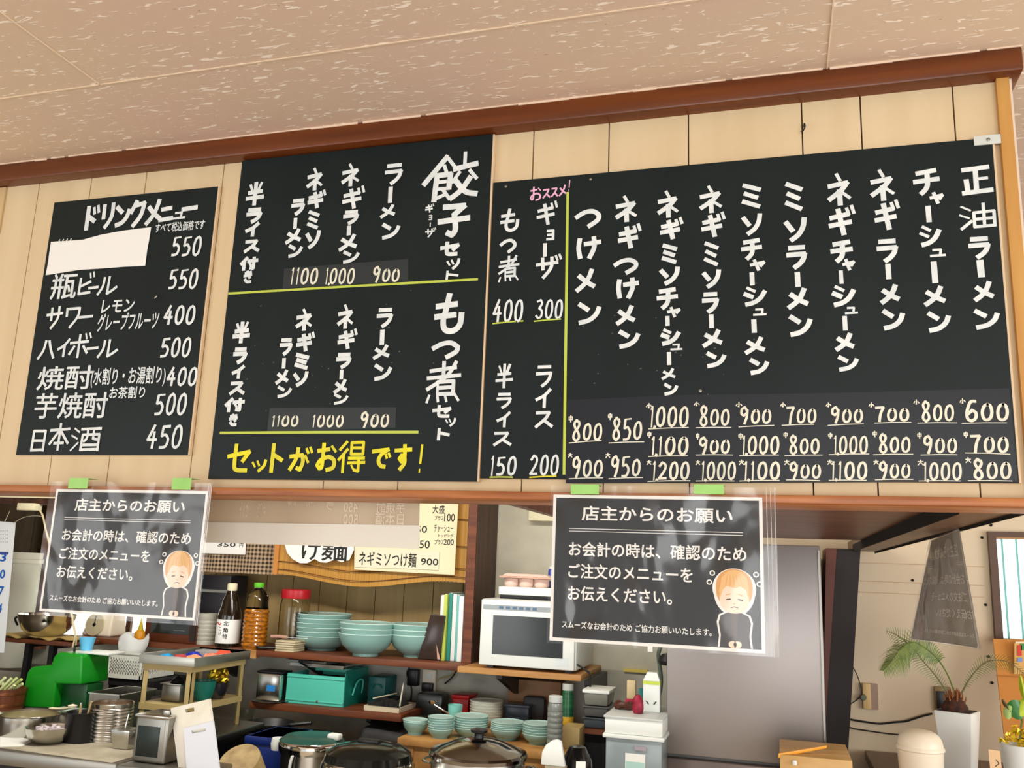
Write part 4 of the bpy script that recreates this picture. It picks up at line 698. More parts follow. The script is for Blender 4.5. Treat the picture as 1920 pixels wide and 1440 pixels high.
# counter on the right with the planter
ZR = .845
t = T('side_counter', 'brown wooden side counter along the cream wall under the planter', 'worktop', (1.2, 1.45, 0)); mb = MB(); mb.box(-.86, 2.2, 0, YB-.026-1.45, ZR-.04, ZR); mb.build('worktop', M_RIM, t, bevel=.004)
mb = MB(); mb.box(-.84, 2.18, .04, .06, 0, ZR-.04); mb.build('front_panel', M_DKWOOD, t)
# ------------------------------------------------------------------ crockery
def bowl_proto(name, label, rr, h, foot, m, rim, group, cat='bowl'):
    t = T(name, label, cat, (0, 0, 0), 0, group)
    pr = [(0, .004), (foot*.8, .004), (foot*.8, 0), (foot, 0), (foot, h*.10), (rr*.62, h*.20), (rr*.86, h*.48), (rr*.965, h*.80), (rr, h*.985)]
    inner = [(rr*.985, h), (rr*.945, h*.97), (rr*.92, h*.80), (rr*.80, h*.48), (rr*.5, h*.22), (0, h*.16)]
    MB().lathe(pr+inner, 40).build('body', m, t, True)
    MB().lathe([(rr*.99, h*.955), (rr*1.008, h*.975), (rr*1.004, h*1.01), (rr*.975, h*1.012), (rr*.965, h*.985), (rr*.99, h*.955)], 40).build('rim', rim, t, True)
    return t
ORD = ['lowest', 'second from below', 'third from below', 'fourth from below', 'fifth from below', 'sixth from below', 'seventh from below']
def stack(proto, n, loc, dz, lab, group, jit=.003):
    for k in range(n):
        o_ = 'topmost' if k == n-1 and n > 1 else ORD[k]
        l = Vector(loc)+Vector((random.uniform(-jit, jit), random.uniform(-jit, jit), k*dz))
        if proto.get('used'): copy_tree(proto, l, lab % o_, None, group)
        else: proto['used'] = 1; proto.location = l; proto['label'] = lab % o_; proto['group'] = group
def rsize(px0, px1, py, Y): return span(px0, px1, py, Y)/2
YB1 = 2.52
rp = rsize(557, 652, 1165, YB1); pl_ = bowl_proto('soup_plate', '', rp, rp*.50, rp*.5, M_CELADON, M_CELRIM, 'stacked soup plates on the bowl shelf', 'plate')
zt0 = ZU; ztop = zt(604, 1150, YB1); n = 6
stack(pl_, n, (xat(605, YB1, 1.2), YB1, ZU), (ztop-ZU-rp*.5)/(n-1), '%s pale celadon soup plate of the tall stack beside the jar', 'stacked soup plates on the bowl shelf')
YB2, YB3 = 2.40, 2.50; rb = rsize(640, 735, 1180, YB2); b1 = bowl_proto('ramen_bowl', '', rb, rb*.78, rb*.46, M_CELADON, M_CELRIM, '')
hb = rb*.78; d1 = .024
stack(b1, 3, (xat(688, YB2, 1.2), YB2, ZU), d1, '%s deep celadon ramen bowl of the middle shelf stack', 'ramen bowls in the middle shelf stack')
stack(b1, 3, (xat(781, YB3, 1.2), YB3, ZU), d1, '%s deep celadon ramen bowl half hidden by the leaning dark album', 'ramen bowls behind the leaning album')
# small bowls on the wooden table
def smallstack(px0, px1, ytop, ybase, n, Y, hr, lab, group, m=M_CELADON, rim=M_CELRIM, name='small_bowl', tiltlast=0):
    r = rsize(px0, px1, (ytop+ybase)/2, Y); h = r*hr; p = bowl_proto(name, '', r, h, r*.6, m, rim, group)
    z1 = zt((px0+px1)/2, ytop+4, Y); dz = max((z1-ZW-h)/max(n-1, 1), .006)
    stack(p, n, (xat((px0+px1)/2, Y, ZW+.05), Y, ZW), dz, lab, group, .002)
smallstack(757, 801, 1350, 1383, 3, 2.12, .9, '%s small celadon dish of the short stack at the table corner', 'short dish stack at the table corner')
smallstack(804, 849, 1339, 1388, 6, 2.10, .7, '%s small celadon dish of the narrow stack beside the cyan cup', 'narrow dish stack on the wooden table')
smallstack(853, 914, 1337, 1385, 6, 2.18, .55, '%s celadon dish of the wide stack below the red box', 'wide dish stack on the wooden table')
smallstack(882, 941, 1309, 1372, 7, 2.46, .5, '%s off white bowl of the tall pale stack', 'off white bowl stack', M_CERWHITE, M_CERWHITE, 'white_bowl')
smallstack(921, 981, 1348, 1393, 5, 2.20, .6, '%s green grey dish of the stack right of the pot knob', 'dish stack right of the pot knob')
smallstack(981, 1040, 1351, 1400, 5, 2.17, .6, '%s green grey dish of the stack behind the clear bottle', 'dish stack behind the clear bottle')
# ------------------------------------------------------------------ bottles and jar on the shelf
def zof(py, px, Y, base): return zt(px, py, Y)-base
Y1 = 2.36
s = span(409, 447, 1190, Y1)/2; H_ = zof(1093, 428, Y1, ZU)
t = T('soy_sauce_bottle', 'dark soy sauce bottle with a white lettered label and cream cap', 'bottle', (xat(428, Y1, 1.2), Y1, ZU))
M_SOY = mat('dark brown bottle glass', (34, 24, 16), .08, spec=.7)
MB().lathe([(0, 0), (s*.95, 0), (s, .006), (s, H_*.48), (s*.97, H_*.53), (s*.80, H_*.62), (s*.72, H_*.72), (s*.42, H_*.86), (s*.36, H_*.9), (0, H_*.9)], 28).build('glass_body', M_SOY, t, True)
MB().lathe([(s*1.015, H_*.06), (s*1.02, H_*.07), (s*1.02, H_*.42), (s*1.015, H_*.43)], 28).build('label', M_PAPER, t, True)
MB().lathe([(0, H_*.88), (s*.40, H_*.88), (s*.42, H_*.9), (s*.42, H_*.985), (s*.36, H_), (0, H_)], 20).build('cap', M_CREAMPAPER, t, True)
def curved(s, H_, rows, m, name, t, off=.02):
    mb = MB()
    for txt, a0, a1, z0, z1 in rows:
        vs, fs = text_shape(txt, off); mb.add([((s*1.03+e)*math.sin(a0+(a1-a0)*u), -(s*1.03+e)*math.cos(a0+(a1-a0)*u), z0+(z1-z0)*v) for u, v, e in vs], fs)
    return mb.build(name, m, t)
curved(s, H_, [('北', .15, .55, H_*.33, H_*.41), ('角', .15, .55, H_*.23, H_*.31), ('特', .15, .55, H_*.13, H_*.21), ('こ', -.25, .0, H_*.26, H_*.31), ('い', -.25, .0, H_*.19, H_*.24)], M_INK, 'label_lettering', t)
mb = MB(); curved(s, H_, [('～', -.75, -.05, H_*.34, H_*.39)], mat('red print', (196, 60, 50), .6), 'label_mark', t)
s = span(455, 496, 1180, Y1)/2; H_ = zof(1092, 482, Y1, ZU)
t = T('oil_bottle', 'ribbed clear oil bottle half full of amber oil with a green cap', 'bottle', (xat(478, Y1, 1.2), Y1, ZU))
M_AMBER = mat('amber oil', (190, 116, 22), .08, rgb2=(120, 66, 10), scale=(40, 40, 90), contrast=(.35, .65), spec=.8)
pr = [(0, 0), (s*.9, 0)]
for k in range(9): z = H_*(.03+.062*k); pr += [(s*.93, z), (s, z+H_*.02), (s, z+H_*.04), (s*.93, z+H_*.058)]
MB().lathe(pr+[(s*.9, H_*.60), (0, H_*.60)], 28).build('oil', M_AMBER, t, True)
MB().lathe([(s*.92, H_*.60), (s*.86, H_*.66), (s*.84, H_*.78), (s*.5, H_*.88), (s*.34, H_*.91), (s*.34, H_*.93)], 28).build('clear_body', glass('clear plastic bottle', (225, 225, 205), .06), t, True)
MB().lathe([(0, H_*.925), (s*.36, H_*.925), (s*.4, H_*.94), (s*.4, H_*.995), (0, H_)], 20).build('cap', mat('lime green cap', (96, 196, 40), .4), t, True)
Y2 = 2.46
s = span(524, 574, 1150, Y2)/2; H_ = zof(1105, 550, Y2, ZU)
t = T('glass_jar', 'tall clear glass jar with a red screw lid', 'jar', (xat(549, Y2, 1.2), Y2, ZU))
MB().lathe([(0, 0), (s*.95, 0), (s, .01), (s, H_*.72), (s*.92, H_*.82), (s*.86, H_*.86), (s*.82, H_*.86), (s*.88, H_*.8), (s*.94, H_*.7), (s*.94, .02), (0, .015)], 32).build('glass_body', glass('jar glass', (240, 240, 228), .02), t, True)
MB().lathe([(0, H_*.85), (s*.94, H_*.85), (s*.96, H_*.87), (s*.96, H_*.985), (s*.9, H_), (0, H_)], 32).build('lid', mat('red enamel lid', (176, 24, 36), .3), t, True)
MB().lathe([(0, .016), (s*.9, .016), (s*.9, H_*.22), (0, H_*.24)], 24).build('contents', mat('tan dried contents', (190, 160, 110), .8, rgb2=(150, 110, 70), scale=(60, 60, 60)), t, True)
# knives, cloth bundle by the jar
p0 = (xat(538, 2.33, ZU), 2.33, ZU); t = T('folded_cloth', 'pale folded cloth bundle on the shelf edge in front of the jar', 'cloth', p0)
mb = MB()
for k in range(5): mb.box(-.05+random.uniform(-.004, .004), .05+random.uniform(-.004, .004), -.025, .08, k*.0105, k*.0105+.009)
mb.build('folds', mat('beige cloth', (196, 182, 148), .9), t, bevel=.003)
for lab, px, dy, zz, m, rz in (('black handled kitchen scissors lying beside the cloth bundle', 500, .0, ZU, M_BLACKP, .1), ('pink grey handled kitchen knife resting on the cloth bundle', 522, .015, ZU+.054, mat('pinkish wood handle', (176, 136, 118), .5), .03)):
    t = T('kitchen_scissors' if 'scissors' in lab else 'kitchen_knife', lab, 'tool', (xat(px, 2.33+dy, zz), 2.33+dy, zz), rz)
    if 'scissors' in lab:
        for s_ in (-1, 1):
            MB().tube(smoothpath([(.05, .004*s_, .012), (.01, .012*s_, .012), (-.03, .024*s_, .012), (-.045, .012*s_, .012), (-.03, .003*s_, .012), (.0, .004*s_, .012)]), .006, 8).build('handle', m, t, True)
            MB().slab([(.05, -.006, .010), (.12, s_*.004, .010), (.05, .006, .010)], (0, 0, .004)).build('blade', M_STEEL, t)
    else:
        MB().tube([(-.04, 0, .008), (.0, 0, .011), (.05, 0, .010)], .008, 10).build('handle', m, t, True); MB().slab([(.05, -.012, .009), (.14, -.004, .009), (.15, .008, .009), (.05, .012, .009)], (0, 0, .002)).build('blade', M_STEEL, t)
# box, clear canister and small dispenser behind the soy bottle
Y3 = 2.50; a, b = xat(372, Y3, 1.3), xat(428, Y3, 1.3)
t = T('black_case', 'tall black case standing behind the soy sauce bottle', 'box', ((a+b)/2, Y3, ZU)); hh = zof(1078, 400, Y3, ZU); mb = MB(); mb.box(-(b-a)/2, (b-a)/2, 0, .16, 0, hh); mb.build('body', mat('black blue case', (20, 20, 26), .4), t, bevel=.006); mb = MB(); mb.box(-(b-a)/2+.01, (b-a)/2-.015, -.004, 0, hh*.74, hh*.78); mb.build('handle', M_STEELD, t)
Y3 = 2.40; a, b = xat(374, Y3, 1.2), xat(404, Y3, 1.2); r = (b-a)/2; hh = zof(1150, 390, Y3, ZU)
t = T('measuring_jug', 'frosted ribbed measuring jug left of the soy sauce bottle', 'jug', ((a+b)/2, Y3, ZU)); pr = [(0, 0), (r, 0)]
for k in range(6): pr += [(r, hh*(.1+k*.13)), (r*.96, hh*(.13+k*.13)), (r, hh*(.16+k*.13))]
MB().lathe(pr+[(r*1.02, hh), (r*.94, hh), (r*.92, .01), (0, .008)], 24).build('body', mat('frosted plastic', (176, 174, 160), .3, alpha=1), t, True)
# leaning album and files
Y4 = 2.40; t = T('photo_album', 'dark album leaning against the files beside the ramen bowls', 'album', (xat(783, Y4, ZU), Y4, ZU))
hh = zof(1152, 815, Y4, ZU); w = span(775, 822, 1190, Y4)
mb = MB(); mb.slab([(0, 0, .001), (w*.86, 0, .004), (w*1.0, 0, hh*.98), (w*.42, 0, hh)], (0, .03, 0)); mb.build('cover', mat('dark glossy cover', (52, 40, 34), .2), t, bevel=.002)
mb = MB(); mb.slab([(w*.78, -.0005, .006), (w*.9, -.0005, .006), (w*.72, -.0005, hh*.34)], (0, -.001, 0)); mb.build('photo', mat('flesh toned print', (196, 150, 126), .4), t)
Y5 = 2.42
files = [(822, 8, (224, 226, 220), 'cream'), (830, 6, (190, 206, 90), 'lime spined'), (837, 7, (40, 136, 124), 'dark teal'), (844, 8, (226, 232, 228), 'white'), (852, 5, (120, 190, 186), 'pale teal'), (858, 9, (238, 240, 238), 'broad white')]
for k, (px, wpx, rgb, nm) in enumerate(files):
    w = span(px, px+wpx, 1170, Y5)*.92; hh = zof(1112+abs(k-2)*2, px, Y5, ZU)
    t = T('document_file', nm+' document file standing upright beside the timber post', 'file', (xat(px, Y5, 1.2), Y5+random.uniform(-.01, .01), ZU), 0, 'files beside the timber post')
    mb = MB(); mb.box(0, w, 0, .17, 0, hh); mb.build('cover', mat('file '+nm, rgb, .5), t, bevel=.001); mb = MB(); mb.box(w*.15, w*.85, .004, .165, hh, hh+.0015); mb.build('pages', M_PAPER, t)
# ------------------------------------------------------------------ curtain, blind and menus on the back wall
YC = 2.52
def hanging(name, label, cat, x0, x1, z0, z1, Y, m, fold=.012, freq=40, drop=None, n=60):
    t = T(name, label, cat, ((x0+x1)/2, Y, z0)); vs = []
    for j in range(13):
        for i in range(n+1):
            u, v = i/n, j/12; X = x0+(x1-x0)*u; dz = (drop(u) if drop else 0)*(1-v)
            vs.append((X-t.location.x, fold*math.sin(freq*X+math.sin(X*13))*(1-.5*v), (z1-z0)*v+dz))
    mb = MB(); mb.add(vs, [(j*(n+1)+i, j*(n+1)+i+1, (j+1)*(n+1)+i+1, (j+1)*(n+1)+i) for j in range(12) for i in range(n)]); return t, mb
x0, x1 = at(384, 1050, YC).x, at(884, 1050, YC).x; zb = zt(450, 1075, YC)
t, mb = hanging('gingham_curtain', 'black and beige gingham curtain hanging behind the bamboo blind', 'curtain', x0-.35, x1, zb, zb+.42, YC+.03, None, .010, 34); mb.build('cloth', weave_mat('gingham cloth', (186, 160, 128), (42, 28, 18), 1/.021), t, True)
mb = MB(); mb.tube([(x0-.4-t.location.x, 0, .425), (x1+.03-t.location.x, 0, .425)], .008, 10); mb.build('rod', M_STEELD, t, True)
x0b, x1b = at(517, 1050, YC-.03).x, at(874, 1050, YC-.03).x; zb2 = zt(640, 1090, YC-.03)
t, mb = hanging('bamboo_blind', 'golden bamboo slat blind behind the pinned paper menus', 'blind', x0b, x1b, zb2, zb2+.42, YC-.02, None, .004, 8, lambda u: .022*math.cos(u*6.28*1.1)+.0)
M_BAMBOO = mat('golden bamboo', (200, 150, 60), .5, rgb2=(160, 108, 34), scale=(140, 3, 1.5), contrast=(.3, .7)); mb.build('slats', M_BAMBOO, t, True)
for v in (.06, .16, .42, .74):
    mb = MB(); pth = [(x0b-t.location.x+(x1b-x0b)*k/30, -.008, .42*v+(.022*math.cos(k/30*6.28*1.1))*(1-v)) for k in range(31)]; mb.tube(pth, .0022, 6); mb.build('binding_cord', mat('brown cord', (96, 52, 20), .8), t)
mb = MB(); mb.box(0-.012, .014, -.012, .004, .0, .42); e = mb.build('edge_band', mat('orange cloth band', (196, 132, 64), .8), t); e.location = (x0b-t.location.x, 0, .02)
YP = YC-.05
def flat_menu(name, label, quad, Y, m, rows, ink=M_INK, off=.012, d=.0006):
    pts = [at(x, y, Y) for x, y in quad]; x0, z0 = pts[3].x, pts[3].z; t = T(name, label, 'menu sheet', (x0, Y, z0))
    mb = MB(); mb.slab([(p.x-x0, 0, p.z-z0) for p in pts], (0, d, 0)); mb.build('paper', m, t)
    for txt, b in rows:
        cx, cz, w, h = boxm(lambda x, y: (x, y), b, Y); mb = MB(); vs, fs = text_shape(txt, off)
        mb.add([(cx-w/2+u*w-x0, -.0006-e, cz-h/2+v*h-z0) for u, v, e in vs], fs); mb.build('lettering', ink, t)
    return t
flat_menu('paper_menu', 'large cream paper menu with topping prices pinned on the bamboo blind', [(666, 930), (860, 934), (852, 1078), (664, 1068)], YP, M_CREAMPAPER,
 [('大盛', (811, 947, 834, 963)), ('プラス', (815, 967, 832, 976)), ('100', (833, 963, 853, 978)), ('チャーシュー', (814, 984, 850, 998)), ('トッピング', (822, 1001, 850, 1008)), ('プラス', (815, 1012, 832, 1021)), ('200', (832, 1011, 851, 1022)), ('50', (780, 986, 801, 999)), ('850', (776, 1013, 806, 1028))])
flat_menu('paper_menu', 'cream menu strip for spicy dipping noodles at 900 under the large sheet', [(668, 1028), (824, 1034), (822, 1069), (665, 1063)], YP-.004, mat('pale cream strip', (224, 220, 194), .7), [('ネギミソつけ麺', (673, 1035, 781, 1062)), ('900', (789, 1047, 822, 1060))])
pts = [(528, 1000), (660, 1004), (664, 1030), (655, 1050), (640, 1054), (628, 1049), (612, 1055), (600, 1054), (590, 1048), (576, 1056), (562, 1056), (548, 1048), (538, 1036)]
flat_menu('cloud_sign', 'white cloud shaped noodle sign with bold brush characters on the blind', pts[:4]+pts[4:], YP-.006, M_PAPER, [], M_INK)
ts = bpy.context.scene.objects['cloud_sign']; mb = MB(); pl = lambda x, z, d: (x-ts.location.x, -.001-d, z-ts.location.z)
for txt, b in (('け', (566, 1012, 601, 1050)), ('麺', (603, 1015, 652, 1052))):
    cx, cz, w, h = boxm(lambda x, y: (x, y), b, YP-.006); text_in(mb, txt, cx-w/2, cx+w/2, cz-h/2, cz+h/2, pl, .014)
mb.build('lettering', M_INK, ts)
flat_menu('price_note', 'small white price note reading 350 beside the left notice', [(378, 1000), (462, 1004), (460, 1040), (378, 1037)], YC+.012, M_PAPER, [('350', (408, 1017, 442, 1025)), ('円', (449, 1019, 456, 1026))])
# sheet hung behind the ledge, its writing showing through reversed
YT = .125
pts = [at(x, y, YT) for x, y in ((384, 926), (787, 931), (785, 1029), (384, 1017))]; o_ = (pts[3].x, YT, pts[3].z)
t = T('backlit_paper_banner', 'translucent pale paper banner hung behind the ledge with reversed writing showing through', 'banner', o_)
mb = MB(); mb.slab([(p.x-o_[0], 0, p.z-o_[2]) for p in pts], (0, .0006, 0)); m_ = mat('translucent beige paper', (206, 190, 162), .6, rgb2=(194, 176, 148), scale=(7, 7, 2)); mb.build('paper', m_, t)
pts = [at(x, y, YT-.003) for x, y in ((384, 979), (787, 985), (785, 1029), (384, 1017))]; mb = MB(); mb.slab([(p.x-o_[0], -.002, p.z-o_[2]) for p in pts], (0, .0006, 0)); mb.build('folded_hem', mat('white folded paper', (232, 230, 216), .6), t)
M_FAINT = mat('faint show through ink', (226, 212, 186), .6)
for txt, b in (('日本酒', (704, 962, 758, 984)), ('芋焼酎', (706, 940, 760, 962)), ('450', (645, 942, 672, 960)), ('500', (644, 964, 672, 984)), ('ラーメン', (574, 935, 590, 950)), ('半ライス付き', (484, 938, 498, 972)), ('セット', (450, 940, 466, 972)), ('お得', (540, 938, 556, 948)), ('ラ', (612, 942, 626, 956))):
    cx, cz, w, h = boxm(lambda x, y: (x, y), b, YT); mb = MB(); vs, fs = text_shape(txt, .012); mb.add([(cx-w/2+(1-u)*w-o_[0], -.0008-e, cz-h/2+v*h-o_[2]) for u, v, e in vs], fs); mb.build('reversed_lettering', M_FAINT, t)
# pale box high on the white wall, fridge
a, b = at(997, 978, YB), at(1045, 930, YB)
thing_box('fuse_box', 'cream box fixed high on the white wall left of the right notice', 'fuse box', a.x, a.x+.16, YB-.07, YB, a.z, a.z+.24, mat('cream box', (232, 226, 192), .5), .006)
# white wall panel behind the microwave
mb = MB(); x0 = at(927, 940, YB-.004).x; mb.box(x0, -.3, YB-.008, YB-.0005, 1.0, 2.4585); struct(mb.build('trim_13', mat('white grey plaster panel', (206, 202, 182), .7, rgb2=(190, 186, 168), scale=(6, 6, 6))))
YFR = 2.02
fx0, fx1 = at(1250, 1210, YFR).x, at(1544, 1210, YFR).x; zg = zt(1300, 1421, YFR)
t = T('refrigerator', 'tall grey metallic refrigerator standing under the wooden canopy', 'refrigerator', ((fx0+fx1)/2, YFR, 0)); w = (fx1-fx0)/2
M_FRIDGE = mat('brushed grey fridge door', (158, 152, 149), .42, .6)
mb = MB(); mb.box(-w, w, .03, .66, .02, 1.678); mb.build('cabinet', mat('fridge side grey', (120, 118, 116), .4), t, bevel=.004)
mb = MB(); mb.box(-w, w, 0, .028, zg+.006, 1.678); mb.build('door', M_FRIDGE, t, bevel=.006)
mb = MB(); mb.box(-w, w, 0, .028, .08, zg-.006); mb.build('drawer', mat('brown grey drawer front', (116, 104, 98), .3, .5), t, bevel=.006)
mb = MB(); mb.box(w-.010, w-.003, -.003, .0, zg+.02, 1.66); mb.build('door_edge_strip', M_STEELD, t)
# ------------------------------------------------------------------ microwave and what stands on it
YMW = 2.27
mx0, mx1 = xat(897, YMW, 1.16), xat(1079, YMW, 1.16); mz1 = zt(905, 1122, YMW); w = mx1-mx0; hh = mz1-ZM-.012
t = T('microwave_oven', 'white microwave oven with a dark door window on the pale shelf', 'microwave', (mx0, YMW, ZM))
mb = MB(); mb.box(0, w, .02, .36, .012, .012+hh); mb.build('body', M_WHITEP, t, bevel=.008)
mb = MB(); mb.box(.002, w*.985, 0, .02, .014, .010+hh); dr = mb.build('door', M_WHITEP, t, bevel=.006)
u0, u1 = .14, .80
mb = MB(); mb.box(w*u0, w*u1+.03, -.002, .004, hh*.22, hh*.80); mb.build('window', mat('dark oven glass', (34, 40, 38), .12), dr)
mb = MB(); mb.box(w*.03, w*.97, -.002, .004, hh*.885, hh*.955); mb.build('control_strip', mat('grey control strip', (150, 160, 164), .35), dr)
for k in range(6): mb = MB(); mb.box(w*(.2+.07*k), w*(.245+.07*k), -.003, 0, hh*.90, hh*.94); mb.build('button', mat('blue grey button', (86, 112, 140), .4), dr)
for k in range(3): mb = MB(); mb.box(w*(.80+.045*k), w*(.825+.045*k), -.003, 0, hh*.905, hh*.935); mb.build('button', M_WHITEP, dr)
mb = MB(); mb.box(w*.80, w*.93, -.001, .0, .03, .065); mb.build('sticker', mat('pale sticker', (206, 214, 214), .5), dr)
for x in (.04, w-.04):
    for y in (.06, .32): mb = MB(); mb.box(x-.015, x+.015, y-.015, y+.015, 0, .013); mb.build('foot', M_BLACKP, t)
Y6 = YMW+.10; zc = ZM+.012+hh
a, b = xat(934, Y6, zc), xat(1032, Y6, zc); h1 = zt(980, 1101, Y6)-zc-.018
t = T('lidded_tray', 'white lidded tray with a black base on top of the microwave', 'tray', (a, Y6, zc)); mb = MB(); mb.box(.006, b-a+.06, .004, .16, 0, .018); mb.build('base', M_BLACKP, t, bevel=.002); mb = MB(); mb.box(0, b-a+.07, 0, .17, .018, .018+h1); mb.build('lid', M_WHITEP, t, bevel=.004)
z7 = zc+.018+h1; a, b = xat(938, Y6+.03, z7), xat(1030, Y6+.03, z7); h2 = zt(980, 1076, Y6+.03)-z7
t = T('egg_carton', 'pink plastic egg carton on top of the white tray', 'carton', (a, Y6+.03, z7)); mb = MB()
for k in range(3): mb.lathe([(0, 0), ((b-a)*.12, 0), ((b-a)*.15, h2*.15), ((b-a)*.15, h2*.62), ((b-a)*.13, h2*.66)], 16, ((b-a)*(.17+.31*k), .05, 0))
M_EGG = mat('pale pink pulp', (236, 204, 190), .6); mb.build('cups', M_EGG, t, True)
mb = MB(); mb.box(-.004, b-a+.01, -.01, .12, h2*.66, h2*.80); mb.build('flange', mat('pink brown rim', (204, 164, 144), .6), t, bevel=.002); mb = MB(); mb.hexa([(.005, 0, h2*.8), (b-a, 0, h2*.8), (b-a, .11, h2*.8), (.005, .11, h2*.8)], [(.02, .012, h2), (b-a-.025, .012, h2), (b-a-.025, .1, h2), (.02, .1, h2)]); mb.build('lid', M_EGG, t, bevel=.002)
t = T('blue_can', 'blue and white can beside the egg carton, partly behind the notice', 'can', (xat(1034, Y6+.1, zc+.06), Y6+.12, z7)); r = .022; hh2 = zt(1030, 1062, Y6+.1)-z7
MB().lathe([(0, 0), (r, 0), (r, hh2*.8), (r*.8, hh2*.88), (0, hh2*.88)], 20).build('body', mat('royal blue', (30, 50, 150), .3), t, True); MB().lathe([(0, hh2*.88), (r*.8, hh2*.88), (r*.75, hh2), (0, hh2)], 20).build('cap', M_WHITEP, t, True)
MB().lathe([(r*1.01, hh2*.32), (r*1.012, hh2*.36), (r*1.012, hh2*.52), (r*1.01, hh2*.56)], 20).build('band', M_WHITEP, t, True)
# ------------------------------------------------------------------ lower shelf: toolbox, canister, wire tray
Y7 = 2.36; a, b = xat(536, Y7, .93), xat(644, Y7, .93); w = b-a; hh = zt(590, 1266, Y7)-ZL
t = T('toolbox', 'turquoise metal toolbox open toward the front on the lower shelf', 'toolbox', (a, Y7, ZL))
mb = MB(); mb.box(0, w, 0, .005, 0, hh); mb.box(0, w, 0, .20, 0, .005); mb.box(0, .004, 0, .20, 0, hh); mb.build('front_panel', M_TEAL, t, bevel=.001)
for z in (.012, hh-.016): mb = MB(); mb.box(0, w, -.004, 0, z, z+.008); mb.build('rolled_edge', M_TEAL, t, bevel=.002)
mb = MB(); mb.box(w, w+.005, 0, .24, 0, hh*1.22); mb.build('side_panel', M_TEALD, t)
mb = MB(); mb.box(w*.12, w+.004, .20, .25, hh*.86, hh*1.20); mb.box(w*.12, w+.004, .12, .125, hh*1.05, hh*1.20); mb.build('lid', M_TEAL, t, bevel=.002)
mb = MB(); mb.tube(smoothpath([(w+.010, .07, hh*.35), (w+.022, .09, hh*.8), (w+.022, .15, hh*.8), (w+.010, .17, hh*.35)]), .004, 8); mb.build('handle', M_TEAL, t, True)
mb = MB(); mb.lathe([(0, 0), (.006, 0), (.006, .003), (0, .004)], 10); mb.v = [(w*.56+x, -.001-z, .016+y) for x, y, z in mb.v]; mb.build('latch_stud', M_STEELD, t)
zt7 = ZL+hh*1.2
for lab, x_0, x_1, z, m, dy in (('silver baking tray lying on the toolbox lid', 572, 668, 1245, M_STEEL, .20), ('dull grey drip tray wedged above the silver tray', 565, 636, 1234, M_STEELD, .22)):
    YY = Y7+dy; zz = zt(600, z+6, YY); zz = max(zz, zt7+.001 if 'silver' in lab else zt7+.021); A_, B_ = xat(x_0, YY, zz), xat(x_1, YY, zz)
    tt = T('tray', lab, 'tray', (A_, YY-.14, zz)); mb = MB(); mb.box(0, B_-A_, 0, .2, 0, .003); mb.build('base', m, tt); mb = MB(); mb.box(-.004, B_-A_+.004, -.004, .0, 0, .016); mb.box(-.004, 0, -.004, .204, 0, .016); mb.box(B_-A_, B_-A_+.004, -.004, .204, 0, .016); mb.build('rim', m, tt, bevel=.001)
A_, B_ = xat(690, 2.50, .97), xat(722, 2.50, .97)
t = T('teal_case', 'dark teal case half hidden behind the toolbox', 'case', ((A_+B_)/2, 2.50, ZL)); mb = MB(); mb.box(-(B_-A_)/2, (B_-A_)/2, 0, .14, 0, .13); mb.build('body', mat('deep sea green', (24, 92, 92), .35), t, bevel=.006); mb = MB(); mb.tube(smoothpath([(-.02, -.004, .075), (-.01, -.016, .095), (.02, -.016, .095), (.03, -.004, .08)]), .003); mb.build('handle', M_TEALD, t, True)
Y8 = 2.34; a, b = xat(484, Y8, .95), xat(528, Y8, .95); r = (b-a)/2; hh = zt(506, 1262, Y8)-ZL-.006
t = T('serving_plate', 'thin steel plate under the labelled canister on the lower shelf', 'plate', ((a+b)/2, Y8+.02, ZL)); MB().lathe([(0, .002), (r*1.1, .002), (r*1.45, .008), (r*1.5, .007), (r*1.1, 0), (0, 0)], 32).build('dish', M_STEEL, t, True)
t = T('steel_canister', 'square shouldered steel canister with a small blue sticker', 'canister', ((a+b)/2, Y8+.02, ZL+.006)); mb = MB(); mb.box(-r, r, -r*.6, r*1.0, 0, hh); mb.build('body', M_STEEL, t, bevel=.008)
mb = MB(); mb.box(-r*.1, r*.62, -r*.6-.001, -r*.6+.001, hh*.36, hh*.58); mb.build('sticker', mat('sky blue sticker', (40, 130, 204), .5), t); mb = MB(); mb.box(-r*1.04, r*1.04, -r*.64, r*1.04, hh, hh+.010); mb.build('lid', M_BLACKP, t, bevel=.003)
Y9 = 2.34; a, b = xat(682, Y9, .9), xat(748, Y9, .9)
t = T('ash_tray_grill', 'open rectangular wire bottomed tray with dark contents on the lower shelf', 'tray', (a, Y9, ZL)); w = b-a; mb = MB(); mb.box(0, w, 0, .008, 0, .022); mb.box(0, .006, 0, .2, 0, .022); mb.box(w-.006, w, 0, .2, 0, .022); mb.box(0, w, .195, .2, 0, .022); mb.box(0, w, 0, .2, 0, .004); mb.build('rim', mat('cream enamel', (206, 196, 168), .4), t, bevel=.001)
mb = MB()
for k in range(40): x, y = random.uniform(.02, w-.02), random.uniform(.02, .18); mb.box(x-.012, x+.012, y-.012, y+.012, .004, .02+random.uniform(0, .03), 0, random.uniform(0, 3))
mb.build('charcoal', mat('dark charcoal', (34, 32, 28), .9), t)['kind'] = 'stuff'
for lab, p, q in (('pale chopstick lying slanted across the dark tray', (.03, .03, .05), (.09, .16, .062)),):
    tt = T('chopstick', lab, 'chopstick', (a, Y9, ZL)); MB().tube([p, q], .003, 6).build('stick', M_CREAMPAPER, tt)
t = T('wooden_stick', 'pale stick standing upright at the end of the lower shelf', 'stick', (b-.015, Y9+.04, ZL)); MB().tube([(0, 0, .024), (.004, .02, .125)], .0035, 8).build('stick', mat('pale stick', (206, 202, 186), .6), t)
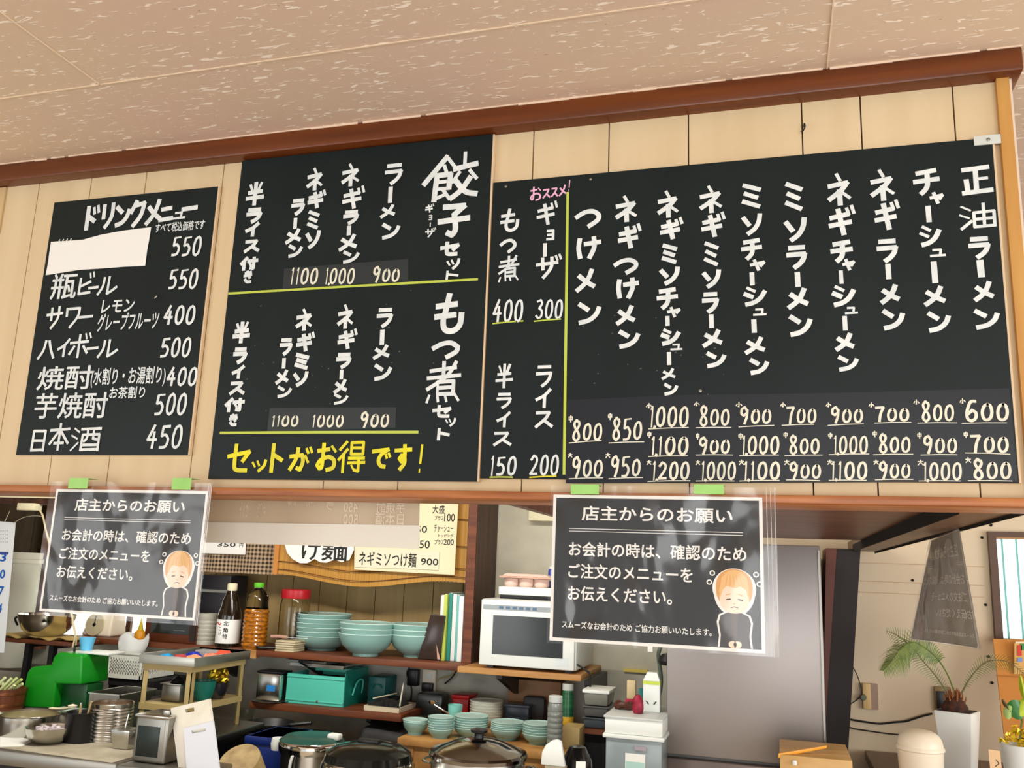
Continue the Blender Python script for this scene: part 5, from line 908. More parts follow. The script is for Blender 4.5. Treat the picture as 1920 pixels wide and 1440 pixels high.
# ------------------------------------------------------------------ socket, adaptor and cables on the splashback
YS_ = YB-.018
def outlet(lab, px, py, wpx, hpx, Y, m=M_CREAMP, holes=True, dark=False):
    p = at(px, py, Y); w, h = span(px, px+wpx, py, Y), span(px, px, py, Y) ; h = at(px, py, Y).z-at(px, py+hpx, Y).z
    t = T('wall_socket', lab, 'socket', (p.x, Y-.02, p.z-h)); mb = MB(); mb.box(0, w, 0, .019, 0, h); mb.build('plate', m, t, bevel=.003)
    if holes:
        for k in (0, 1): mb = MB(); mb.box(w*.3, w*.7, -.003, 0, h*(.18+.4*k), h*(.42+.4*k)); mb.build('socket_insert', M_BLACKP if dark else M_WHITEP, t, bevel=.001)
    return t, w, h
t, w, h = outlet('cream double socket with a black plug under the bowl shelf', 796, 1254, 24, 43, YS_)
mb = MB(); mb.box(w*.1, w*.95, -.03, -.004, h*.06, h*.45); mb.build('plug', M_BLACKP, t, bevel=.006)
pA = at(776, 1262, YS_-.03); t = T('power_adaptor', 'black power adaptor hanging under the bowl shelf by its cord', 'adaptor', (pA.x, YS_-.05, pA.z)); mb = MB(); mb.box(-.028, .028, 0, .04, -.06, .02); mb.build('body', M_BLACKP, t, bevel=.006)
def cable(name, lab, pts, Y, r, m=M_CABLE, dys=None):
    P = [at(x, y, Y-(dys[i] if dys else 0)) for i, (x, y) in enumerate(pts)]; o = P[0].copy(); t = T(name, lab, 'cable', o); MB().tube(smoothpath([p-o for p in P], 6), r, 8).build('sheath', m, t, True); return t
cable('extension_cable', 'black cord looping from the adaptor down past the small bowls', [(771, 1246), (763, 1262), (768, 1278), (772, 1296), (768, 1325), (757, 1348), (752, 1362)], YS_-.03, .0038)
cable('extension_cable', 'black cord running from the socket up to the microwave shelf', [(834, 1282), (846, 1272), (858, 1255), (866, 1242)], YS_-.02, .004)
cable('extension_cable', 'thin black cord under the bowl shelf above the socket', [(788, 1250), (812, 1252), (840, 1246), (868, 1240)], YS_-.03, .0036)
cable('extension_cable', 'yellowish cord curling around the right side of the socket', [(862, 1232), (858, 1250), (846, 1266), (826, 1272), (820, 1278)], YS_-.035, .0026, mat('yellowish cord', (170, 150, 80), .6))
cable('extension_cable', 'black cord dropping beside the plastic containers from the microwave shelf', [(1082, 1246), (1098, 1256), (1106, 1266), (1106, 1300), (1107, 1340), (1108, 1364)], 2.30, .0045)
# ------------------------------------------------------------------ things behind the small bowls
def zw(px, py, Y): return zt(px, py, Y)-ZW
def box_on_table(name, lab, cat, x_0, x_1, ytop, Y, depth, m, base=ZW, lid=None, bev=.004):
    A_, B_ = xat(x_0, Y, base), xat(x_1, Y, base); h = zt((x_0+x_1)/2, ytop, Y)-base; t = T(name, lab, cat, (A_, Y, base)); mb = MB(); mb.box(0, B_-A_, 0, depth, 0, h); mb.build('body', m, t, bevel=bev)
    if lid: mb = MB(); mb.box(-.004, B_-A_+.004, -.004, depth+.004, h, h+lid[1]); mb.build('lid', lid[0], t, bevel=.002)
    return t, B_-A_, h
t, w, h = box_on_table('red_box', 'red lidded box behind the wide dish stack', 'box', 846, 876, 1310, 2.50, .12, mat('red plastic', (190, 12, 24), .35), lid=(mat('red plastic', (190, 12, 24), .35), .016))
t, w, h = box_on_table('steel_pan_lid', 'tall grey steel container behind the narrow dish stacks', 'container', 776, 828, 1300, 2.56, .1, mat('blue grey steel', (92, 100, 100), .35, .6), bev=.02)
Yc = 2.32; r = rsize(840, 866, 1335, Yc); h = zw(852, 1321, Yc); t = T('cyan_cup', 'pale cyan cup with a spoon standing in it', 'cup', (xat(853, Yc, .9), Yc, ZW)); MB().lathe([(0, 0), (r*.8, 0), (r, h), (r*.9, h), (r*.72, .006), (0, .006)], 24).build('body', mat('cyan plastic', (130, 206, 194), .3), t, True)
t = T('steel_ladle', 'shiny ladle leaning behind the narrow dish stack', 'ladle', (xat(822, 2.28, .95), 2.28, zt(822, 1330, 2.28))); MB().tube([(-.028, 0, .022), (0, 0, .008), (.05, .02, -.02)], .004, 8).build('handle', M_CHROME, t, True); mb = MB(); mb.lathe([(0, 0), (.014, .004), (.02, .014), (.018, .014), (.012, .006), (0, .003)], 16, (-.03, 0, .018)); mb.build('scoop', M_CHROME, t, True)
t = T('table_spoon', 'bright spoon bowl sticking out of the cyan cup', 'spoon', (xat(860, 2.30, .93), 2.315, zt(858, 1340, 2.31))); mb = MB(); mb.lathe([(0, -.022), (.006, -.018), (.011, 0), (.008, .016), (0, .02)], 16, (0, 0, 0), sq=.4); mb.tube([(0, 0, -.02), (-.004, .0, -.06)], .0025, 6); mb.build('metal', M_CHROME, t, True)
t, w, h = box_on_table('storage_box', 'dark blue translucent box right of the off white bowls', 'box', 946, 990, 1326, 2.48, .1, mat('dark slate blue plastic', (58, 76, 96), .3), lid=(mat('slate lid', (84, 98, 112), .3), .01))
t, w, h = box_on_table('cardboard_box', 'brown cardboard carton below the microwave shelf', 'box', 950, 1050, 1276, 2.60, .1, mat('dull brown cardboard', (166, 128, 96), .8, rgb2=(146, 108, 76), scale=(8, 8, 8)))
t, w, h = box_on_table('black_bag', 'dark grey bag behind the green grey dishes', 'bag', 978, 1020, 1306, 2.54, .05, mat('dark grey bag', (64, 66, 68), .5), bev=.018)
Yb = 2.06; r = rsize(1026, 1055, 1350, Yb); h = zw(1040, 1304, Yb); t = T('clear_bottle', 'empty clear ribbed plastic bottle at the end of the dish stacks', 'bottle', (xat(1040, Yb, .9), Yb, ZW)); pr = [(0, 0), (r, 0)]
for k in range(7): pr += [(r, h*(.08+k*.1)), (r*.93, h*(.11+k*.1)), (r, h*(.14+k*.1))]
MB().lathe(pr+[(r*.9, h*.86), (r*.7, h*.88)], 24).build('body', mat('grey clear plastic', (128, 134, 128), .12, spec=.7), t, True); MB().lathe([(0, h*.88), (r*.88, h*.88), (r*.88, h*.985), (r*.8, h), (0, h)], 24).build('cap', mat('grey white cap', (186, 190, 184), .4), t, True)
Yb = 2.30; r = rsize(1051, 1074, 1330, Yb); h = zw(1063, 1281, Yb); t = T('green_jar', 'dark green jar with a white lid behind the clear bottle', 'jar', (xat(1064, Yb, .95), Yb, ZW)); MB().lathe([(0, 0), (r, 0), (r, h*.75), (r*.85, h*.88), (0, h*.88)], 20).build('body', mat('dark green label', (18, 62, 40), .3, rgb2=(40, 110, 66), scale=(2, 2, 60)), t, True); MB().lathe([(0, h*.88), (r*.9, h*.88), (r*.9, h), (0, h)], 20).build('lid', mat('grey white cap', (186, 190, 184), .4), t, True); MB().lathe([(r*1.01, h*.28), (r*1.02, h*.3), (r*1.02, h*.4), (r*1.01, h*.42)], 20).build('label_band', mat('amber band', (206, 160, 40), .5), t, True)
t, w, h = box_on_table('wooden_crate', 'small slatted wooden crate under the green jar', 'crate', 1052, 1086, 1364, 2.12, .12, mat('pale crate wood', (180, 156, 104), .6))
# wooden stand, containers, drawers right of the table
ZD = zt(1150, 1440, 1.95)
t = T('drawer_stand', 'black stand under the stacked plastic drawers beside the fridge', 'stand', (-.58, 1.83, 0)); mb = MB(); mb.box(-.125, .13, 0, .18, 0, .74); mb.build('body', M_BLACKM, t)
Yd = 1.86; a, b = xat(1132, Yd, .8), xat(1243, Yd, .8); w = b-a; zt1, zt2 = zt(1140, 1375, Yd), zt(1140, 1341, Yd); z0 = .74
t = T('storage_case', 'translucent grey plastic drawer case with a paper label beside the fridge', 'drawer case', (a, Yd, z0)); hh = zt1-z0
mb = MB(); mb.box(.004, w-.004, .004, .34, .008, hh-.012); mb.build('body', mat('translucent grey plastic', (138, 150, 152), .25), t, bevel=.006)
mb = MB(); mb.box(0, w, 0, .35, 0, .012); mb.build('base_rail', M_WHITEP, t, bevel=.003); mb = MB(); mb.box(-.006, w+.004, -.006, .35, hh-.014, hh); mb.build('top_rail', M_WHITEP, t, bevel=.003)
mb = MB(); mb.box(w*.36, w*.70, .001, .006, hh*.32, hh*.72, 0); mb.box(w*.37, w*.69, .0005, .006, hh*.34, hh*.60, 1); mb.build('label', [M_PAPER, mat('pale aqua print', (176, 214, 204), .6)], t); mb = MB(); mb.box(w*.52, w*.72, -.002, .006, hh*.78, hh*.84); mb.build('finger_grip', mat('mauve tab', (160, 150, 158), .4), t)
z0 = zt1; hh = zt2-zt1
t = T('storage_case', 'white shallow drawer case stacked on the translucent one', 'drawer case', (a, Yd, z0)); mb = MB(); mb.box(0, w-.002, .002, .34, 0, hh-.006); mb.build('body', M_WHITEP, t, bevel=.006); mb = MB(); mb.box(-.004, w, -.003, .345, hh-.008, hh); mb.build('top_rail', mat('grey white rim', (196, 200, 196), .3), t, bevel=.002)
ztop = zt2
t = T('milk_carton', 'white and lime printed milk carton with slanted vent marks on the drawers', 'carton', (xat(1221, 2.02, ztop), 2.02, ztop)); w2 = span(1207, 1238, 1300, 2.02); h2 = zt(1222, 1262, 2.02)-ztop
mb = MB(); mb.box(-w2/2, w2/2, 0, .05, 0, h2*.80); mb.build('body', mat('carton white', (222, 228, 222), .5), t, bevel=.003)
mb = MB(); mb.slab([(-w2/2, 0, h2*.8), (w2/2, 0, h2*.8), (w2*.3, .02, h2), (-w2*.3, .02, h2)], (0, .028, 0)); mb.build('folded_top', mat('carton white', (222, 228, 222), .5), t)
mb = MB(); mb.box(-w2/2-.001, w2/2+.001, -.001, .051, h2*.70, h2*.79); mb.build('lime_band', M_LIME, t)
for sx in (-1, 1): mb = MB(); mb.slab([(sx*w2*.12, -.001, h2*.20), (sx*w2*.20, -.001, h2*.20), (sx*w2*.34, -.001, h2*.28), (sx*w2*.26, -.001, h2*.28)], (0, -.001, 0)); mb.build('slanted_mark', M_BLACKP, t)
t = T('clip_lamp', 'dark grey clip lamp leaning over the milk carton', 'lamp', (xat(1224, 2.12, ztop), 2.12, ztop)); mb = MB(); mb.tube(smoothpath([(.012, .02, 0), (.03, .02, .10), (.02, .01, .2), (.03, .0, .245), (.005, -.01, .265), (-.02, -.01, .25)]), .008, 10); mb.build('arm', mat('grey green arm', (86, 98, 84), .4), t, True); mb = MB(); mb.lathe([(0, 0), (.03, .004), (.036, .02), (.02, .045), (0, .05)], 20, (.055, .0, .165)); mb.build('shade', M_BLACKP, t, True); mb = MB(); mb.box(-.02, .0, -.012, 0, .215, .25); mb.build('switch_plate', M_PAPER, t)
t = T('red_pepper_net', 'crimson netting bag of peppers on the white drawer', 'net bag', (xat(1196, 1.96, ztop), 1.96, ztop)); s = .022; MB().lathe([(0, 0), (s*.8, .002), (s, .02), (s*.9, .05), (s*.4, .068), (0, .07)], 18).build('net', mat('crimson net', (160, 18, 52), .5, rgb2=(110, 8, 34), scale=(50, 50, 50)), t, True)
t = T('brown_coil', 'dark brown coil of dried food behind the netting bag', 'food', (xat(1170, 2.04, ztop), 2.04, ztop)); mb = MB(); mb.tube([(.028*math.cos(a_), .022*math.sin(a_), .014+.006*math.sin(a_*3)) for a_ in [k*.33 for k in range(20)]], .012, 8); mb.build('coil', mat('dark brown food', (76, 36, 20), .5), t, True)
t = T('spice_packet', 'beige spice packet with a crimson foot beside the coil', 'packet', (xat(1183, 2.12, ztop), 2.12, ztop)); mb = MB(); mb.box(-.018, .018, 0, .02, .028, .1); mb.build('packet', mat('beige packet', (206, 184, 140), .5), t, bevel=.004); mb = MB(); mb.box(-.022, .024, -.004, .02, 0, .028); mb.build('foot', mat('crimson paper', (176, 20, 60), .5), t, bevel=.003)
t = T('teal_packet', 'narrow teal packet between beige packet and milk carton', 'packet', (xat(1202, 2.10, ztop), 2.10, ztop)); mb = MB(); mb.box(-.01, .01, 0, .015, 0, .075); mb.build('packet', mat('teal foil', (20, 110, 110), .3), t, bevel=.002)
mb = MB(); p = at(1170, 1253, YB-.02); q = at(1215, 1262, YB-.02); t = T('yellow_tag', 'yellow notepad pinned on the wall left of the clip lamp', 'notepad', (p.x, YB-.03, q.z)); mb.box(0, q.x-p.x, 0, .018, 0, p.z-q.z); mb.build('pad', mat('yellow paper', (226, 204, 96), .6), t)
# stacked food containers below the microwave's right end
Yk = 2.20; a, b = xat(1088, Yk, .95), xat(1143, Yk, .95); w = b-a
zz = zt(1110, 1368, Yk)
t = T('container_stand', 'brown board stand carrying the stacked food containers', 'stand', (a+w/2, Yk, 0)); mb = MB(); mb.box(-w*.55, w*.62, 0, .25, zz-.018, zz); mb.build('board', M_SHELF, t); mb = MB(); mb.box(-w*.52, -w*.40, .0, .2, 0, zz-.018); mb.build('upright', mat('grey brown wood', (126, 104, 84), .6), t)
mb = MB(); mb.box(-w*.36, w*.6, .03, .24, .0, zz-.02); mb.build('back_panel', M_BLACKM, t)
zA, zB, zC = zz, zt(1115, 1325, Yk), zt(1115, 1294, Yk)
for lab, z_0, z_1, m, lid in (('lowest smoky food container of the stack under the microwave', zA, (zA+zB)/2, mat('smoky blue plastic', (70, 80, 86), .25), False), ('middle smoky food container of the stack under the microwave', (zA+zB)/2, zB, mat('smoky grey plastic', (92, 92, 90), .25), False), ('topmost food container with a white lid under the microwave', zB, zC, mat('clear grey plastic', (128, 128, 118), .25), True)):
    tt = T('food_container', lab, 'container', (a+w/2, Yk+.01, z_0)); h = z_1-z_0-(.010 if lid else .001); k = .43
    mb = MB(); mb.hexa([(-w*k*.92, 0.01, 0), (w*k*.92, .01, 0), (w*k*.92, .15, 0), (-w*k*.92, .15, 0)], [(-w*k, 0, h), (w*k, 0, h), (w*k, .16, h), (-w*k, .16, h)]); mb.build('body', m, tt, bevel=.008)
    mb = MB(); mb.box(-w*k-.004, w*k+.004, -.004, .164, h-.004, h+(.009 if lid else .0)); mb.build('lid' if lid else 'rim', M_WHITEP if lid else m, tt, bevel=.002)
# ------------------------------------------------------------------ cookers and pots in front
def cyl_at(x_0, x_1, py, Y): return xat((x_0+x_1)/2, Y, zt((x_0+x_1)/2, py, Y)), span(x_0, x_1, py, Y)/2
ZS = .55
Yr = 1.50; cx, r = cyl_at(612, 768, 1440, Yr); zt_lid = zt(690, 1390, Yr)
t = T('rice_cooker', 'large rice cooker with a black and chrome domed lid', 'rice cooker', (cx, Yr, ZS)); H_ = zt_lid-ZS
MB().lathe([(0, 0), (r*.9, 0), (r, .02), (r, H_-.14), (r*1.01, H_-.13)], 48).build('body', M_CREAMP, t, True)
MB().lathe([(r*1.02, H_-.135), (r*1.04, H_-.12), (r*1.03, H_-.075), (r*.98, H_-.06)], 48).build('chrome_band', M_CHROME, t, True)
MB().lathe([(r*.99, H_-.065), (r*.93, H_-.035), (r*.70, H_-.012), (r*.3, H_-.001), (0, H_)], 48).build('lid', mat('black glossy lid', (26, 28, 26), .12, .4), t, True)
mb = MB(); mb.box(-r*.25, r*.25, -r*.12, r*.12, H_-.006, H_+.010); mb.build('steam_vent', M_BLACKP, t, bevel=.005)
mb = MB(); mb.box(-r*.22, r*.12, -r*1.06, -r*.98, H_-.12, H_-.075); mb.build('latch', M_BLACKP, t, bevel=.006)
Yt = 1.74; cx, r = cyl_at(528, 640, 1400, Yt); H_ = zt(585, 1377, Yt)-ZS
t = T('vacuum_pot', 'steel soup warmer pot with a dark green lid and white hinge', 'pot', (cx, Yt, ZS))
MB().lathe([(0, 0), (r*.92, 0), (r*.92, H_-.06), (r*.96, H_-.055)], 40).build('body', M_STEEL, t, True); MB().lathe([(r*.97, H_-.06), (r, H_-.045), (r, H_-.025), (r*.96, H_-.018)], 40).build('rim', M_CHROME, t, True)
MB().lathe([(r*.96, H_-.02), (r*.8, H_-.004), (r*.4, H_), (0, H_)], 40).build('lid', mat('dark green lid', (28, 74, 66), .3), t, True)
mb = MB(); mb.lathe([(0, -.022), (.026, -.022), (.030, 0), (.026, .022), (0, .022)], 16, (-r*.98, -r*.25, H_-.04)); mb.build('hinge', M_WHITEP, t, True); mb = MB(); mb.box(r*.55, r*.95, -.02, .02, H_-.012, H_+.012); mb.build('handle', M_WHITEP, t, bevel=.008); mb = MB(); mb.tube(smoothpath([(-.01, -r*.97, H_-.06), (-.015, -r*1.0, H_-.1), (-.015, -r*.95, H_-.2)]), .006, 8); mb.build('clasp', M_WHITEP, t, True)
Yp = 1.60; cx, r = cyl_at(809, 985, 1408, Yp); zr = zt(897, 1412, Yp); ztop_ = zt(897, 1385, Yp)
t = T('stock_pot', 'wide steel stock pot with a shiny lid and black knob', 'pot', (cx, Yp, ZS)); H_ = zr-ZS
MB().lathe([(0, 0), (r*.93, 0), (r*.95, .02), (r*.95, H_-.012), (r*.98, H_-.008)], 48).build('body', M_STEEL, t, True)
lid = MB().lathe([(r*.99, H_-.012), (r*1.0, H_), (r*.97, H_+.008), (r*.9, H_+.006), (r*.80, H_+.018), (r*.5, H_+.040), (r*.25, H_+.050), (0, H_+.052)], 48).build('lid', mat('shiny lid steel', (150, 146, 140), .12, 1), t, True)
hk = zt(905, 1366, Yp)-ZS; mb = MB(); mb.lathe([(0, H_+.045), (r*.10, H_+.047), (r*.09, hk-.018), (r*.17, hk-.012), (r*.18, hk-.004), (r*.1, hk), (0, hk)], 20); mb.build('knob', M_BLACKP, lid, True)
for sx in (-1, 1): mb = MB(); mb.tube(smoothpath([(sx*r*.94, -.04, H_-.04), (sx*r*1.12, -.03, H_-.035), (sx*r*1.12, .03, H_-.035), (sx*r*.94, .04, H_-.04)]), .005, 8); mb.build('side_handle', M_STEEL, t, True)
Yw = 1.52; cx = xat(1035, Yw, .83); zz = zt(1035, 1440, Yw)
t = T('rice_paddle_holder', 'white rounded rice paddle standing in a holder at the lower edge', 'paddle', (cx, Yw, ZS)); hT = zt(1032, 1386, Yw)-ZS; hB = hT-.085; w = span(1012, 1058, 1430, Yw)/2
mb = MB(); mb.slab([(-w, 0, hB), (w, 0, hB), (w*.62, 0, hT-.004), (w*.3, 0, hT), (-.1*w, 0, hT-.004), (-w*.62, 0, hT-.02), (-w*.92, 0, hT-.045)], (0, .02, 0)); mb.build('paddle', M_WHITEP, t, bevel=.005)
mb = MB(); mb.box(-w*.6, w, -.004, .03, hB-.02, hB); mb.build('collar', mat('grey gold collar', (160, 150, 126), .4), t); mb = MB(); mb.box(-w*.6, w, -.004, .04, 0, hB-.02); mb.build('holder', mat('brown plastic', (96, 60, 48), .4), t, bevel=.003)
cx, r = cyl_at(1052, 1112, 1440, 1.62); t = T('black_kettle', 'round black kettle lid right of the white rice paddle', 'kettle', (cx, 1.62, ZS)); H_ = zt(1080, 1396, 1.62)-ZS; MB().lathe([(0, 0), (r*.95, 0), (r, H_*.7), (r*.9, H_*.88), (r*.5, H_*.985), (0, H_)], 32).build('body', mat('glossy black', (14, 14, 15), .12), t, True)
t = T('price_tag_card', 'small white card with a printed row leaning on the black kettle', 'card', (xat(1086, 1.40, .8), 1.40, .55)); zz = zt(1086, 1428, 1.40)-.55; mb = MB(); mb.slab([(-.016, 0, 0), (.016, 0, 0), (.016, .01, zz), (-.016, .012, zz-.003)], (0, .001, 0)); mb.build('card', M_PAPER, t)
# ------------------------------------------------------------------ things left of the cookers
YBX = 1.75; a, b = xat(486, YBX, .85), xat(530, YBX, .85)
t = T('blue_crate', 'dark blue plastic crate beside the soup warmer pot', 'crate', ((a+b)/2-.03, YBX, .45)); hh = zt(508, 1384, YBX)-.45; mb = MB(); mb.box(-(b-a)/2-.03, (b-a)/2+.03, 0, .24, 0, hh); mb.build('body', mat('dark blue plastic', (16, 40, 110), .4), t, bevel=.006); mb = MB(); mb.box(-(b-a)/2-.035, (b-a)/2+.035, -.005, .245, hh-.03, hh); mb.build('rim', mat('dark blue plastic', (16, 40, 110), .4), t, bevel=.004)
t = T('crate_stand', 'dark floor stand under the blue crate and chopping block', 'stand', (-1.95, 1.38, 0)); mb = MB(); mb.box(-.18, .24, 0, .66, 0, .45); mb.build('body', M_BLACKM, t)
Yg = 1.42; cx, r = cyl_at(430, 500, 1420, Yg); t = T('round_chopping_block', 'round worn wooden chopping block with dark cracks at the lower edge', 'chopping block', (cx, Yg, .45)); zc_ = zt(470, 1418, Yg)-.45; mb = MB(); mb.lathe([(0, 0), (r, 0), (r, .09), (r*.97, .095), (0, .095)], 36)
q = Matrix.Rotation(R(38), 3, 'X'); mb.v = [tuple(q @ Vector(v)+Vector((0, 0, zc_-.08))) for v in mb.v]; mb.build('block', mat('olive tan end grain', (164, 142, 94), .6, rgb2=(132, 108, 66), scale=(20, 20, 20)), t, True)
mb = MB(); mb.box(-r*1.0, r*.9, -r*.6, r*.5, 0, zc_-.10); mb.build('steel_rest', M_STEELD, t)
Ye = 2.09; zsh = zt(462, 1376, Ye); t = T('wire_shelf', 'black low rack holding the orange beaker beside the angle steel rack', 'rack', (xat(500, Ye, .85), Ye, 0)); mb = MB(); mb.box(-.16, .2, 0, .24, zsh-.016, zsh); mb.build('shelf_board', M_BLACKP, t)
for x in (-.15, .19): mb = MB(); mb.box(x-.01, x+.01, .02, .22, .30, zsh-.016); mb.build('upright', M_BLACKP, t)
mb = MB(); mb.tube([(-.16, -.004, zsh-.006), (.06, -.004, zsh-.012)], .004, 8); mb.build('front_rail', M_STEEL, t, True)
cx, r = cyl_at(448, 474, 1355, Ye+.05); h = zt(460, 1328, Ye+.05)-zsh; t = T('measuring_beaker', 'clear beaker a third full of orange liquid beside the angle rack', 'beaker', (cx, Ye+.05, zsh)); MB().lathe([(0, 0), (r*.9, 0), (r, h), (r*.94, h), (r*.86, .004), (0, .004)], 24).build('glass_body', glass('beaker glass', (236, 240, 236), .03), t, True); MB().lathe([(0, .005), (r*.84, .005), (r*.88, h*.42), (0, h*.42)], 24).build('liquid', mat('orange liquid', (186, 104, 30), .2), t, True)
t = T('dark_pan', 'dark frying pan lying behind the beaker on the low rack', 'pan', (xat(508, Ye+.12, .9), Ye+.125, zsh)); MB().lathe([(0, 0), (.09, 0), (.11, .035), (.105, .035), (.085, .004), (0, .004)], 28).build('body', mat('black iron', (30, 30, 32), .4), t, True); mb = MB(); mb.tube([(.1, 0, .03), (.2, .02, .045)], .008, 8); mb.build('handle', M_BLACKP, t, True)
t = T('dusty_pot', 'dusty dark lidded pot under the lower shelf', 'pot', (xat(578, 2.51, .72), 2.51, .30)); MB().lathe([(0, 0), (.12, 0), (.125, .28), (.13, .29), (.1, .31), (.03, .33), (0, .33)], 28).build('body', mat('dusty grey green', (66, 66, 52), .5), t, True)
t = T('grey_sack', 'dark grey mottled sack under the end of the lower shelf', 'sack', (xat(705, 2.3, .7), 2.3, .3)); mb = MB(); mb.hexa([(-.13, 0, 0), (.13, 0, 0), (.13, .2, 0), (-.13, .2, 0)], [(-.10, .02, .52), (.12, .02, .50), (.11, .17, .51), (-.09, .17, .53)]); mb.build('sack', mat('mottled grey sack', (58, 58, 58), .7, rgb2=(36, 36, 38), scale=(14, 14, 14)), t, bevel=.03, seg=3)
t = T('low_bench', 'dark low bench along the back wall under the sack and pot', 'bench', (-2.05, 2.085, 0)); mb = MB(); mb.box(-.45, .46, 0, .6, 0, .30); mb.build('body', M_BLACKM, t)
# ------------------------------------------------------------------ left end of the kitchen
def S(name, lab, cat, mb, m, loc=(0, 0, 0), smooth=False, bevel=0, rz=0, part='body', group=None):
    t = T(name, lab, cat, loc, rz, group); mb.build(part, m, t, smooth, bevel); return t
# angle steel rack with the shallow tray
YK0, YK1 = 1.60, 1.97; xk0, xk1 = xat(271, YK0, 1.13), xat(362, YK0, 1.13); zk = zt(365, 1250, YK0)
t = T('angle_steel_rack', 'beige angle steel rack holding a shallow tray of packets', 'rack', (xk0, YK0, ZP)); w = xk1-xk0; d = YK1-YK0; hT = zk-ZP
for sx in (0, 1):
    for sy in (0, 1):
        X, Yq = sx*w, sy*d; q = -1 if sx else 1; q2 = -1 if sy else 1
        mb = MB(); mb.box(min(X, X+q*.024), max(X, X+q*.024), min(Yq, Yq+q2*.003), max(Yq, Yq+q2*.003), 0, hT); mb.box(min(X, X+q*.003), max(X, X+q*.003), min(Yq, Yq+q2*.024), max(Yq, Yq+q2*.024), 0, hT); mb.build('leg', M_RACK, t)
zs = zt(360, 1328, YK0)-ZP
for z, nm in ((hT-.024, 'top_frame'), (zs-.02, 'shelf_frame')):
    mb = MB(); mb.box(.0, w, -.003, .0, z, z+.024); mb.box(0, w, d, d+.003, z, z+.024); mb.box(-.003, 0, 0, d, z, z+.024); mb.box(w, w+.003, 0, d, z, z+.024); mb.build(nm, M_RACK, t)
mb = MB(); mb.box(.0, w, 0, d, zs-.0, zs+.003); mb.build('shelf_panel', M_RACK, t)
zsh_ = ZP+zs+.003
t = T('shallow_tray', 'shallow grey aluminium tray of colourful packets on the beige rack', 'tray', (xk0, YK0, zk)); g = .012; hh = zt(365, 1236, YK0)-zk+.006
M_ALU = mat('dull aluminium', (176, 178, 168), .34, .7)
mb = MB(); mb.box(-g, w+g, -g, d+g, 0, .003); mb.build('base', M_ALU, t)
mb = MB(); mb.box(-g-.003, w+g+.003, -g-.003, -g, 0, hh); mb.box(-g-.003, w+g+.003, d+g, d+g+.003, 0, hh); mb.box(-g-.003, -g, -g, d+g, 0, hh); mb.box(w+g, w+g+.003, -g, d+g, 0, hh); mb.build('wall', M_ALU, t, bevel=.001)
pk = [('sky blue seasoning packet at the left of the tray', .06, .06, (30, 150, 210)), ('royal blue crumpled packet at the middle of the tray', .12, .17, (28, 50, 160)), ('dark red flat packet at the front of the tray', .13, .07, (170, 60, 66)), ('orange pink packet at the tray corner', .20, .07, (226, 150, 110)), ('salmon packet along the right side of the tray', .20, .19, (224, 130, 104)), ('red and white packet near the far right of the tray', .19, .29, (214, 84, 60)), ('grey plastic tub in the tray below the oven', .10, .30, (150, 148, 150))]
for k, (lab, x, y, rgb) in enumerate(pk):
    mb = MB(); n = 8; vs = []
    tub = 'tub' in lab
    if tub: mb.box(-.05, .06, -.03, .03, 0, .03)
    else:
        for j in range(n+1):
            for i in range(n+1):
                u, v = i/n-.5, j/n-.5; vs.append((u*.085, v*.06, .012+.018*(1-4*u*u)*(1-4*v*v)+.010*mnoise.noise(Vector((u*6+k*3, v*6, k)))))
        mb.add(vs, [(j*(n+1)+i, j*(n+1)+i+1, (j+1)*(n+1)+i+1, (j+1)*(n+1)+i) for j in range(n) for i in range(n)])
        mb.add([(v[0], v[1], .001) for v in vs], [(j*(n+1)+i, (j+1)*(n+1)+i, (j+1)*(n+1)+i+1, j*(n+1)+i+1) for j in range(n) for i in range(n)])
    S('plastic_tub' if tub else 'seasoning_packet', lab, 'tub' if tub else 'packet', mb, mat('packet print %s' % lab[:8], rgb, .3), (xk0+x*w/.25, YK0+y, zk+.0035+(.004 if k % 2 else 0)), not tub, .003 if tub else 0, random.uniform(-.6, .6) if not tub else 0)
# on the rack's lower shelf
def vessel(name, lab, cat, x0, x1, ytop, Y, base, m, prof='pan', extra=None):
    X = xat((x0+x1)/2, Y, base+.03); r = span(x0, x1, ytop+10, Y)/2; h = zt((x0+x1)/2, ytop, Y-r*.6)-base; t = T(name, lab, cat, (X, Y, base))
    if prof == 'pan': pr = [(0, 0), (r*.92, 0), (r*.95, .006), (r*.95, h-.004), (r, h), (r*.99, h+.002), (r*.93, h-.003), (r*.93, .006), (0, .005)]
    else: pr = [(0, 0), (r*.55, 0), (r*.8, h*.3), (r*.95, h*.75), (r, h), (r*1.01, h+.002), (r*.96, h), (r*.9, h*.7), (r*.7, h*.25), (0, h*.1)]
    MB().lathe(pr, 36).build('body', m, t, True); return t, r, h
Yv = 1.70; X = xat(328, Yv, zsh_+.03); w_ = span(311, 346, 1295, Yv); h_ = zt(328, 1282, Yv)-zsh_
t = T('steel_insert', 'square steel insert with a black lid knob on the rack shelf', 'container', (X, Yv, zsh_)); mb = MB(); mb.box(-w_/2, w_/2, -.03, .06, 0, h_); mb.build('body', M_STEELD, t, bevel=.006); mb = MB(); mb.box(-w_/2-.005, w_/2+.005, -.035, .065, h_, h_+.004); mb.build('rim', M_STEEL, t); mb = MB(); mb.lathe([(0, 0), (.03, .002), (.02, .016), (.008, .022), (0, .03)], 16, (0, .01, h_+.004)); mb.build('lid', M_BLACKP, t, True)
t, r, h = vessel('teal_bowl', 'teal plastic bowl on the rack shelf under the gold foil', 'bowl', 363, 400, 1279, 1.76, zsh_, mat('teal plastic', (28, 110, 94), .3), 'bowl')
